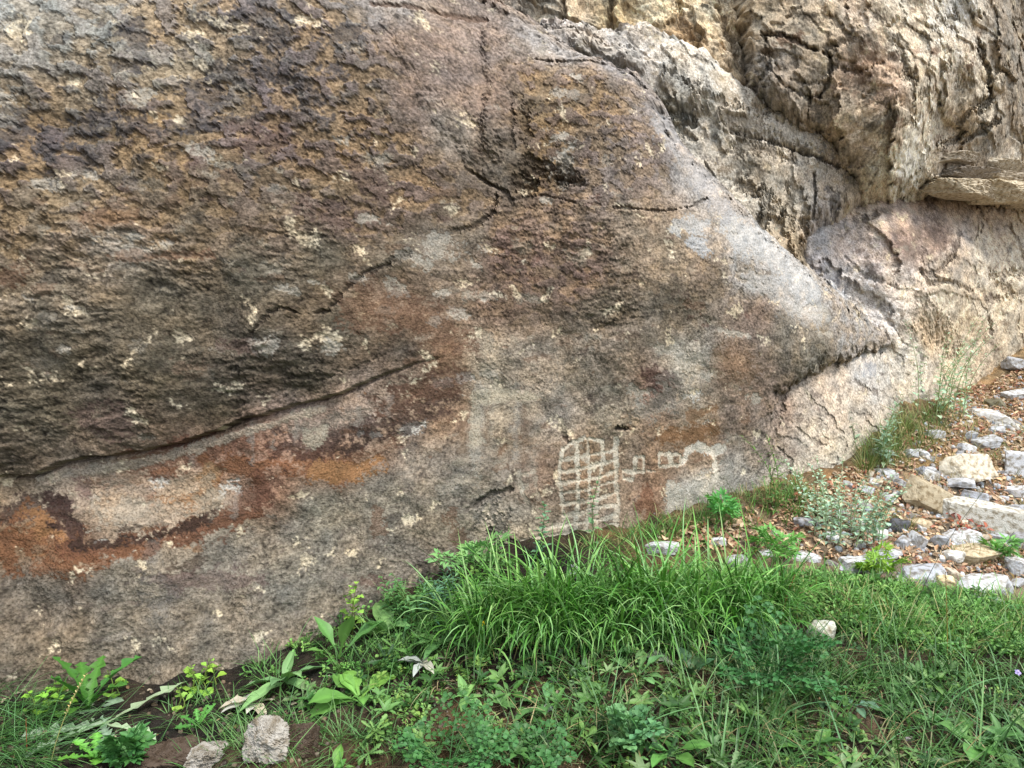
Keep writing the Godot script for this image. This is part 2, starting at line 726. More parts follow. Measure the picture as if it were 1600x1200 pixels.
# A rosette of leaves; each leaf is a part.
func rosette(called: String, label: String, category: String, at: Vector2, shape: String, count: int, length: float, width: float, rise: Vector2, bend: float, c: Color, seed_: int, group := "") -> Node3D:
	rng.seed = seed_
	var root := thing(called, label, category, on_ground(at, 0.004), rng.randf() * TAU, group)
	for i in count:
		var l := length * rng.randf_range(0.6, 1.1)
		var mesh := leaf_mesh(shape, l, width * l / length * rng.randf_range(0.85, 1.15), rng.randf_range(rise.x, rise.y), bend * rng.randf_range(0.5, 1.4), rng.randf_range(0.15, 0.5), vary(c, 0.22))
		part("leaf", mesh, mats.leaf, root, turned(i * TAU / count * (1.0 if count < 8 else 2.4) + rng.randf_range(-0.35, 0.35), Vector3(0, rng.randf() * 0.008, 0), rng.randf_range(-0.3, 0.3)))
	clearings.append(Vector3(at.x, at.y, length * 0.75))
	return root


# A compound leaf with rounded leaflets on a branching stalk.
func frond_mesh(seed_: int, length: float, leaflet: float, shape: String, c: Color, pairs := 4) -> ArrayMesh:
	var r := RandomNumberGenerator.new()
	r.seed = seed_
	var st := begin()
	var aspect := 0.95 if shape == "round" else 0.34 if shape == "lance" else 0.55
	var stalk := PackedVector3Array()
	for i in 7:
		var f := i / 6.0
		stalk.append(Vector3(0, sin(f * 2.2) * length * 0.3, f * length * 0.9))
	add_stem(st, stalk, length * 0.008, length * 0.004, c * 0.8)
	for i in pairs:
		var f := 0.32 + 0.68 * i / float(pairs)
		var at := Vector3(0, sin(f * 2.2) * length * 0.3, f * length * 0.9)
		for side in [-1, 1]:
			var arm := length * 0.36 * (1.15 - f) * r.randf_range(0.8, 1.2)
			var tip: Vector3 = at + Vector3(side * arm, r.randf_range(-0.1, 0.25) * arm, arm * 0.55)
			add_stem(st, PackedVector3Array([at, (at + tip) / 2.0 + Vector3(0, arm * 0.1, 0), tip]), length * 0.004, length * 0.003, c * 0.8)
			for k in 5:
				var on := at.lerp(tip, [0.55, 0.55, 0.85, 0.85, 1.0][k])
				var yaw: float = side * atan2(1.0, 0.55) + [1.1, -1.1, 0.8, -0.8, 0.0][k] + r.randf_range(-0.3, 0.3)
				var l := leaflet * r.randf_range(0.75, 1.2)
				add_leaf(st, Transform3D(Basis(UP, yaw) * Basis(Vector3.BACK, r.randf_range(-0.5, 0.5)), on), shape, l, l * aspect, r.randf_range(-0.5, 0.45), r.randf_range(-0.5, 0.2), 0.3, 5, vary(c, 0.15), 0.12, 1.08)
	for k in 3:
		add_leaf(st, Transform3D(Basis(UP, (k - 1) * 0.9), stalk[6]), shape, leaflet, leaflet * aspect, r.randf_range(-0.4, 0.3), -0.2, 0.3, 5, vary(c, 0.15), 0.12, 1.08)
	return finish(st)


func fronds(called: String, label: String, category: String, at: Vector2, count: int, length: float, leaflet: float, shape: String, rise: Vector2, c: Color, seed_: int, pairs := 4) -> Node3D:
	rng.seed = seed_
	var root := thing(called, label, category, on_ground(at, 0.0))
	for i in count:
		var mesh := frond_mesh(seed_ * 31 + i, length * rng.randf_range(0.7, 1.1), leaflet, shape, vary(c, 0.12), pairs)
		var b := Basis(UP, i * 2.4 + rng.randf_range(-0.4, 0.4)) * Basis(Vector3.RIGHT, -rng.randf_range(rise.x, rise.y)) * Basis(Vector3.BACK, rng.randf_range(-0.3, 0.3))
		part("compound_leaf", mesh, mats.leaf, root, Transform3D(b, Vector3.ZERO))
	return root


# Upright leafy stems; each stem is a part and carries its leaves as a sub-part.
func stems(called: String, label: String, category: String, at: Vector2, count: int, tall: float, leaf: float, aspect: float, per_stem: int, lean: float, c: Color, stem_c: Color, seed_: int, shape := "lance", spread_r := 0.05) -> Node3D:
	rng.seed = seed_
	var root := thing(called, label, category, on_ground(at, -0.01))
	for i in count:
		var h := tall * rng.randf_range(0.6, 1.05)
		var yaw := rng.randf() * TAU
		var tip := Vector3(sin(yaw), 0, cos(yaw)) * lean * h * rng.randf_range(0.3, 1.0)
		var foot := Vector3(sin(yaw), 0, cos(yaw)) * spread_r * rng.randf_range(0.2, 1.0)
		var line := PackedVector3Array()
		for k in 9:
			var f := k / 8.0
			line.append(foot + tip * f * f + Vector3(sin(f * 5.0 + yaw) * 0.008, h * f, cos(f * 4.0 + yaw) * 0.008))
		var st := begin()
		add_stem(st, line, 0.0028, 0.001, stem_c)
		var sp := part("stem", finish(st), mats.leaf, root)
		st = begin()
		for k in per_stem:
			var f := pow((k + 0.5) / per_stem, 0.8)
			var u := f * 8.0
			var q := mini(int(u), 7)
			var on := line[q].lerp(line[q + 1], u - q)
			var l := leaf * (1.15 - f * 0.7) * rng.randf_range(0.7, 1.2)
			add_leaf(st, Transform3D(Basis(UP, k * 2.4 + rng.randf_range(-0.5, 0.5)), on), shape, l, l * aspect, rng.randf_range(0.1, 0.9), rng.randf_range(-0.9, -0.1), 0.3, 5, vary(c, 0.2), 0.2, 1.1)
		part("leaves", finish(st), mats.leaf, sp, Transform3D.IDENTITY, true)
	return root


func stalk(called: String, label: String, category: String, at: Vector2, tip: Vector3, r: float, c: Color, seeds: float, seed_c: Color, seed_: int) -> void:
	rng.seed = seed_
	var root := thing(called, label, category, on_ground(at, -0.01))
	var line := PackedVector3Array()
	for k in 9:
		var f := k / 8.0
		line.append(Vector3(tip.x * f * (0.55 + 0.45 * f), tip.y * f, tip.z * f * (0.55 + 0.45 * f)))
	var st := begin()
	add_stem(st, line, r, r * 0.5, c)
	part("stem", finish(st), mats.leaf, root)
	if seeds > 0.0:
		st = begin()
		for k in 46:
			var f := 1.0 - seeds * k / 46.0
			var u := f * 8.0
			var q := mini(int(u), 7)
			add_leaf(st, Transform3D(Basis(UP, k * 2.4), line[q].lerp(line[q + 1], u - q)), "oval", r * 5.0, r * 3.0, rng.randf_range(0.5, 1.2), -0.3, 0.3, 3, vary(seed_c, 0.3))
		part("seed_head", finish(st), mats.leaf, root, Transform3D.IDENTITY, true)


# ------------------------------------------------------------------ scattered, uncountable growth
func scatter(called: String, parent: Node3D, mesh: Mesh, places: Array[Transform3D], tints: PackedColorArray) -> void:
	var mm := MultiMesh.new()
	mm.transform_format = MultiMesh.TRANSFORM_3D
	mm.use_colors = true
	mm.mesh = mesh
	mm.instance_count = places.size()
	for i in places.size():
		mm.set_instance_transform(i, places[i])
		mm.set_instance_color(i, tints[i])
	var o := MultiMeshInstance3D.new()
	o.name = called
	o.multimesh = mm
	o.material_override = mats.leaf
	o.set_meta("kind", "stuff")
	parent.add_child(o, true)


func blade_mesh(length: float, width: float, rise: float, bend: float) -> ArrayMesh:
	var st := begin()
	var p := Vector2.ZERO
	var rows := 8
	var left := PackedVector3Array()
	var mid := PackedVector3Array()
	var right := PackedVector3Array()
	for i in rows + 1:
		var f := i / float(rows)
		var a := rise + bend * f * f
		if i > 0:
			p += Vector2(cos(a), sin(a)) * length / rows
		var w := width * 0.5 * minf(1.0, 0.55 + f * 2.0) * (1.0 - pow(f, 3.0))
		mid.append(Vector3(0, p.y - w * 0.4 * cos(a), p.x + w * 0.4 * sin(a)))
		left.append(Vector3(-w, p.y, p.x))
		right.append(Vector3(w, p.y, p.x))
	for i in rows:
		for v in [left[i], left[i + 1], mid[i], mid[i], left[i + 1], mid[i + 1], mid[i], mid[i + 1], right[i], right[i], mid[i + 1], right[i + 1]]:
			st.set_color(Color.WHITE)
			st.add_vertex(v)
	return finish(st)


func random_in(poly: PackedVector2Array, density: FastNoiseLite, bias: float) -> Vector2:
	var lo := poly[0]
	var hi := poly[0]
	for p in poly:
		lo = lo.min(p)
		hi = hi.max(p)
	for tries in 400:
		var p := Vector2(rng.randf_range(lo.x, hi.x), rng.randf_range(lo.y, hi.y))
		var crowded := false
		for c in clearings:
			if Vector2(p.x - c.x, p.y - c.y).length() < c.z and rng.randf() < 0.55:
				crowded = true
				break
		if crowded:
			continue
		if density.get_noise_2d(p.x, p.y) + bias > rng.randf_range(-0.3, 0.5) and Geometry2D.is_point_in_polygon(p, poly):
			return p
	return (lo + hi) / 2.0


# clumps of blades of one size within an outline
func grass(called: String, label: String, outline: PackedVector2Array, clumps: int, per: int, length: float, width: float, rise: Vector2, bend: Vector2, tuft: float, tints: Array, seed_: int, bias := 0.1, toward := 0.0, face := 0.0) -> void:
	rng.seed = seed_
	var root := thing(called, label, "grass", Vector3.ZERO)
	root.set_meta("kind", "stuff")
	var density := noise(seed_, 2.2, 3)
	var kinds := 7
	var places: Array = []
	var cols: Array = []
	for k in kinds:
		var a: Array[Transform3D] = []
		places.append(a)
		cols.append(PackedColorArray())
	for i in clumps:
		var c := random_in(outline, density, bias)
		var base: Color = tints[rng.randi() % tints.size()]
		var size := rng.randf_range(0.65, 1.15)
		for b in per:
			var k := rng.randi() % kinds
			var yaw := rng.randf() * TAU
			if rng.randf() < toward:
				yaw = face + rng.randf_range(-0.9, 0.9)
			var r := tuft * sqrt(rng.randf())
			var p := c + Vector2(sin(yaw), cos(yaw)) * r
			var s := size * rng.randf_range(0.55, 1.15)
			var basis := Basis(UP, yaw + rng.randf_range(-0.5, 0.5)) * Basis(Vector3.BACK, rng.randf_range(-0.25, 0.25)) * Basis.from_scale(Vector3(rng.randf_range(0.7, 1.3), s, s))
			places[k].append(Transform3D(basis, on_ground(p, -0.005)))
			cols[k].append(vary(base, 0.25))
	for k in kinds:
		var f := k / float(kinds - 1)
		scatter("blades", root, blade_mesh(length * (0.8 + 0.07 * k), width, lerpf(rise.x, rise.y, fposmod(f * 2.6, 1.0)), lerpf(bend.x, bend.y, f)), places[k], cols[k])


func cover(called: String, label: String, category: String, outline: PackedVector2Array, count: int, meshes: Array, size: Vector2, tints: Array, seed_: int, bias: float, lift: Vector2, tilt: float) -> void:
	rng.seed = seed_
	var root := thing(called, label, category, Vector3.ZERO)
	root.set_meta("kind", "stuff")
	var density := noise(seed_, 2.6, 3)
	for m in meshes:
		var places: Array[Transform3D] = []
		var cols := PackedColorArray()
		for i in count / meshes.size():
			var p := random_in(outline, density, bias)
			var s := rng.randf_range(size.x, size.y)
			var n := ground_slope(p.x, p.y)
			var basis := Basis(Quaternion(UP, n)) * Basis(UP, rng.randf() * TAU) * Basis(Vector3.RIGHT, rng.randf_range(-tilt, tilt)) * Basis(Vector3.BACK, rng.randf_range(-tilt, tilt)) * Basis.from_scale(Vector3.ONE * s)
			places.append(Transform3D(basis, on_ground(p, rng.randf_range(lift.x, lift.y))))
			cols.append(vary(tints[rng.randi() % tints.size()], 0.25))
		scatter("leaves" if category != "gravel" else "chips", root, m, places, cols)


func sprig_mesh(seed_: int, leaflets: int, shape: String) -> ArrayMesh:
	var r := RandomNumberGenerator.new()
	r.seed = seed_
	var st := begin()
	for k in leaflets:
		var yaw := k * TAU / 3.0 + r.randf_range(-0.5, 0.5)
		var at := Vector3(0, 0.25 + 0.35 * int(k / 3.0), 0) + Vector3(sin(yaw), 0, cos(yaw)) * 0.12
		var l := r.randf_range(0.6, 1.0)
		add_leaf(st, Transform3D(Basis(UP, yaw), at), shape, l, l * 0.62, r.randf_range(-0.1, 0.6), r.randf_range(-0.8, 0.0), 0.3, 4, Color.WHITE * r.randf_range(0.8, 1.1), 0.1, 1.1)
	add_stem(st, PackedVector3Array([Vector3(0, -0.3, 0), Vector3(0, 0.3 + 0.12 * leaflets, 0)]), 0.03, 0.02, Color(0.8, 0.8, 0.7))
	return finish(st)


func litter_mesh(seed_: int, long: float) -> ArrayMesh:
	var r := RandomNumberGenerator.new()
	r.seed = seed_
	var st := begin()
	add_leaf(st, Transform3D(Basis.IDENTITY, Vector3(0, 0, -0.5)), "oval" if long < 2.0 else "lance", 1.0, 1.0 / long, r.randf_range(0.0, 0.5), r.randf_range(-1.6, 1.2), r.randf_range(0.3, 1.0), 6, Color.WHITE, r.randf_range(0.2, 0.6), 1.0)
	return finish(st)


func prepare_materials() -> void:
	var b := NoiseTexture2D.new()
	b.noise = noise(301, 0.04, 5)
	b.seamless = true
	b.width = 1024
	b.height = 1024
	bump_tex = b
	var g := NoiseTexture2D.new()
	g.noise = noise(302, 0.045, 5)
	g.seamless = true
	g.width = 1024
	g.height = 1024
	var ramp := Gradient.new()
	ramp.offsets = PackedFloat32Array([0.15, 0.4, 0.6, 0.85])
	ramp.colors = PackedColorArray([Color(0.55, 0.52, 0.49), Color(0.86, 0.85, 0.83), Color(0.97, 0.96, 0.95), Color(1, 1, 1)])
	g.color_ramp = ramp
	grain_tex = g
	var w := NoiseTexture2D.new()
	w.noise = noise(303, 0.008, 6)
	w.seamless = true
	w.width = 1024
	w.height = 1024
	var ramp2 := Gradient.new()
	ramp2.offsets = PackedFloat32Array([0.1, 0.38, 0.52, 0.8])
	ramp2.colors = PackedColorArray([Color(0.5, 0.45, 0.38), Color(0.78, 0.75, 0.7), Color(0.94, 0.94, 0.94), Color(1, 1, 1)])
	w.color_ramp = ramp2
	mats.stone_tex = w
	mats.rock = rock_material()
	var soil := rock_material()
	soil.heightmap_scale = 1.6
	soil.uv1_scale = Vector3.ONE * 3.0
	soil.roughness = 1.0
	mats.soil = soil
	var leaf := StandardMaterial3D.new()
	leaf.vertex_color_use_as_albedo = true
	leaf.cull_mode = BaseMaterial3D.CULL_DISABLED
	leaf.roughness = 0.48
	leaf.metallic_specular = 0.4
	leaf.backlight_enabled = true
	leaf.backlight = Color(0.5, 0.55, 0.3)
	mats.leaf = leaf


func _ready() -> void:
	var cam := Camera3D.new()
	cam.name = "camera"
	cam.fov = 53.0
	cam.near = 0.05
	cam.far = 900.0
	add_child(cam)
	cam.position = Vector3(0, 1.3, 0)
	cam.rotation_degrees = Vector3(-5, 0, 0)
	cam.current = true
	var sky_mat := ProceduralSkyMaterial.new()
	sky_mat.sky_top_color = Color(0.95, 0.97, 1.0)
	sky_mat.sky_horizon_color = Color(0.56, 0.59, 0.62)
	sky_mat.sky_curve = 0.25
	sky_mat.ground_bottom_color = Color(0.25, 0.24, 0.2)
	sky_mat.ground_horizon_color = Color(0.5, 0.5, 0.46)
	var sky := Sky.new()
	sky.sky_material = sky_mat
	var env := Environment.new()
	env.background_mode = Environment.BG_SKY
	env.sky = sky
	env.background_energy_multiplier = 1.0
	env.tonemap_mode = Environment.TONE_MAPPER_LINEAR
	env.tonemap_exposure = 2.5
	env.sdfgi_enabled = true
	env.ssao_enabled = true
	env.ssil_enabled = true
	var we := WorldEnvironment.new()
	we.name = "world"
	we.environment = env
	add_child(we)
	var sun := DirectionalLight3D.new()
	sun.name = "sun"
	sun.light_color = Color(1.0, 0.97, 0.93)
	sun.light_energy = 0.5
	sun.light_angular_distance = 11.0
	sun.shadow_enabled = true
	add_child(sun)
	sun.look_at_from_position(Vector3.ZERO, -Vector3(0.4, 0.85, 0.4), UP)

	prepare_materials()
	var ground_low := PackedFloat32Array([0.20, 0.23, 0.27, 0.30, 0.34, 0.38, 0.42, 0.46, 0.50, 0.55, 0.59, 0.63, 0.67, 0.71, 0.75, 0.79, 0.83, 0.87, 0.92, 0.97, 1.03, 1.09, 1.15, 1.19, 1.23, 1.26, 1.27, 1.28, 1.28, 1.27, 0.18, 0.21, 0.24, 0.28, 0.32, 0.36, 0.40, 0.44, 0.48, 0.53, 0.57, 0.61, 0.65, 0.69, 0.73, 0.76, 0.80, 0.83, 0.88, 0.93, 0.99, 1.05, 1.11, 1.17, 1.21, 1.23, 1.24, 1.24, 1.23, 1.22, 0.15, 0.19, 0.22, 0.26, 0.30, 0.34, 0.38, 0.42, 0.47, 0.51, 0.55, 0.60, 0.64, 0.68, 0.71, 0.74, 0.77, 0.80, 0.83, 0.88, 0.94, 1.01, 1.08, 1.14, 1.18, 1.20, 1.21, 1.20, 1.18, 1.16, 0.13, 0.16, 0.20, 0.24, 0.28, 0.32, 0.36, 0.41, 0.45, 0.49, 0.54, 0.58, 0.63, 0.67, 0.70, 0.73, 0.75, 0.77, 0.80, 0.83, 0.89, 0.98, 1.06, 1.13, 1.17, 1.18, 1.18, 1.16, 1.13, 1.11, 0.11, 0.14, 0.18, 0.22, 0.26, 0.30, 0.35, 0.39, 0.44, 0.48, 0.53, 0.58, 0.62, 0.66, 0.70, 0.73, 0.74, 0.76, 0.77, 0.79, 0.85, 0.95, 1.04, 1.11, 1.15, 1.16, 1.15, 1.13, 1.10, 1.07, 0.09, 0.12, 0.16, 0.20, 0.25, 0.29, 0.34, 0.38, 0.43, 0.48, 0.53, 0.58, 0.63, 0.67, 0.71, 0.73, 0.75, 0.76, 0.77, 0.78, 0.83, 0.93, 1.02, 1.10, 1.13, 1.13, 1.11, 1.09, 1.06, 1.03, 0.07, 0.11, 0.15, 0.19, 0.24, 0.28, 0.33, 0.38, 0.43, 0.47, 0.53, 0.58, 0.63, 0.68, 0.72, 0.75, 0.77, 0.78, 0.78, 0.79, 0.83, 0.90, 0.99, 1.07, 1.09, 1.09, 1.06, 1.04, 1.01, 0.99, 0.05, 0.09, 0.13, 0.18, 0.23, 0.28, 0.33, 0.38, 0.43, 0.48, 0.53, 0.59, 0.64, 0.69, 0.73, 0.77, 0.79, 0.80, 0.80, 0.80, 0.81, 0.86, 0.92, 0.98, 1.01, 1.01, 1.00, 0.98, 0.96, 0.94, 0.04, 0.08, 0.12, 0.17, 0.22, 0.27, 0.32, 0.38, 0.43, 0.48, 0.54, 0.60, 0.65, 0.70, 0.74, 0.78, 0.81, 0.82, 0.81, 0.79, 0.77, 0.78, 0.82, 0.87, 0.90, 0.91, 0.91, 0.90, 0.89, 0.88, 0.03, 0.06, 0.11, 0.16, 0.21, 0.26, 0.32, 0.38, 0.43, 0.49, 0.55, 0.60, 0.65, 0.70, 0.74, 0.77, 0.80, 0.82, 0.80, 0.76, 0.71, 0.68, 0.70, 0.74, 0.78, 0.80, 0.81, 0.82, 0.81, 0.81, 0.02, 0.06, 0.10, 0.15, 0.20, 0.26, 0.32, 0.37, 0.43, 0.49, 0.54, 0.59, 0.64, 0.68, 0.71, 0.74, 0.76, 0.77, 0.76, 0.68, 0.61, 0.58, 0.59, 0.62, 0.66, 0.69, 0.71, 0.73, 0.73, 0.74, 0.01, 0.05, 0.09, 0.14, 0.19, 0.25, 0.31, 0.37, 0.43, 0.48, 0.53, 0.58, 0.62, 0.65, 0.67, 0.68, 0.68, 0.67, 0.62, 0.55, 0.49, 0.46, 0.47, 0.50, 0.54, 0.58, 0.61, 0.63, 0.65, 0.66, 0.01, 0.04, 0.08, 0.13, 0.18, 0.23, 0.29, 0.35, 0.41, 0.47, 0.51, 0.55, 0.58, 0.60, 0.60, 0.58, 0.56, 0.52, 0.46, 0.38, 0.34, 0.34, 0.36, 0.39, 0.43, 0.47, 0.51, 0.54, 0.57, 0.59, 0.01, 0.04, 0.07, 0.11, 0.16, 0.21, 0.27, 0.33, 0.39, 0.44, 0.48, 0.51, 0.53, 0.53, 0.51, 0.47, 0.42, 0.37, 0.30, 0.24, 0.22, 0.22, 0.25, 0.28, 0.33, 0.37, 0.41, 0.45, 0.48, 0.51, 0.01, 0.03, 0.06, 0.10, 0.13, 0.18, 0.24, 0.30, 0.36, 0.41, 0.44, 0.45, 0.45, 0.45, 0.41, 0.35, 0.29, 0.23, 0.17, 0.13, 0.12, 0.13, 0.15, 0.19, 0.23, 0.28, 0.32, 0.36, 0.39, 0.42, 0.01, 0.03, 0.05, 0.08, 0.10, 0.14, 0.19, 0.25, 0.32, 0.37, 0.39, 0.38, 0.37, 0.34, 0.30, 0.24, 0.19, 0.12, 0.07, 0.04, 0.04, 0.05, 0.08, 0.11, 0.15, 0.19, 0.23, 0.27, 0.31, 0.34, 0.01, 0.03, 0.04, 0.06, 0.07, 0.09, 0.13, 0.19, 0.26, 0.31, 0.32, 0.31, 0.28, 0.24, 0.20, 0.15, 0.11, 0.06, 0.01, -0.02, -0.02, -0.01, 0.01, 0.04, 0.08, 0.12, 0.16, 0.19, 0.23, 0.26, 0.01, 0.02, 0.03, 0.04, 0.04, 0.04, 0.06, 0.10, 0.16, 0.20, 0.22, 0.22, 0.18, 0.14, 0.11, 0.07, 0.05, 0.00, -0.04, -0.06, -0.07, -0.06, -0.04, -0.01, 0.02, 0.05, 0.09, 0.12, 0.15, 0.18, 0.01, 0.02, 0.03, 0.03, 0.03, 0.01, 0.01, 0.03, 0.06, 0.07, 0.09, 0.11, 0.06, 0.02, -0.00, -0.02, -0.03, -0.06, -0.08, -0.10, -0.10, -0.10, -0.08, -0.06, -0.04, -0.01, 0.02, 0.05, 0.08, 0.11, 0.01, 0.02, 0.03, 0.03, 0.02, 0.01, 0.00, 0.00, 0.00, -0.00, -0.00, 0.00, -0.03, -0.07, -0.09, -0.11, -0.11, -0.11, -0.12, -0.13, -0.13, -0.13, -0.12, -0.10, -0.08, -0.06, -0.03, -0.01, 0.01, 0.04, 0.01, 0.02, 0.02, 0.02, 0.02, 0.01, 0.00, 0.00, -0.01, -0.02, -0.03, -0.05, -0.07, -0.11, -0.14, -0.15, -0.16, -0.16, -0.16, -0.16, -0.16, -0.15, -0.15, -0.14, -0.12, -0.10, -0.09, -0.07, -0.05, -0.02, 0.01, 0.02, 0.02, 0.02, 0.02, 0.01, 0.01, 0.00, -0.01, -0.02, -0.04, -0.06, -0.09, -0.13, -0.16, -0.17, -0.18, -0.18, -0.18, -0.18, -0.18, -0.17, -0.17, -0.16, -0.16, -0.14, -0.13, -0.12, -0.10, -0.08, 0.01, 0.02, 0.02, 0.02, 0.02, 0.01, 0.01, 0.00, -0.01, -0.02, -0.04, -0.07, -0.10, -0.13, -0.16, -0.18, -0.19, -0.19, -0.19, -0.19, -0.19, -0.19, -0.19, -0.19, -0.19, -0.18, -0.17, -0.16, -0.15, -0.14, 0.01, 0.01, 0.02, 0.02, 0.02, 0.02, 0.01, 0.01, -0.00, -0.01, -0.03, -0.07, -0.10, -0.13, -0.16, -0.18, -0.19, -0.20, -0.20, -0.20, -0.20, -0.20, -0.21, -0.21, -0.21, -0.21, -0.21, -0.20, -0.19, -0.18])
	gh = spread(ground_low, 30, 24, gnx, gnz)
	var n_clod := noise(41, 7.0, 5)
	var n_lump := noise(42, 1.6, 3)
	for j in gnz:
		for i in gnx:
			var x := gx0 + (i + 0.5) * gcell
			var z := gz0 + (j + 0.5) * gcell
			gh[j * gnx + i] += n_clod.get_noise_2d(x, z) * 0.035 + n_lump.get_noise_2d(x, z) * 0.015
	ground_hollows()
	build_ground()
	build_cliff()
	build_stones()
	build_plants()
	build_scatter()

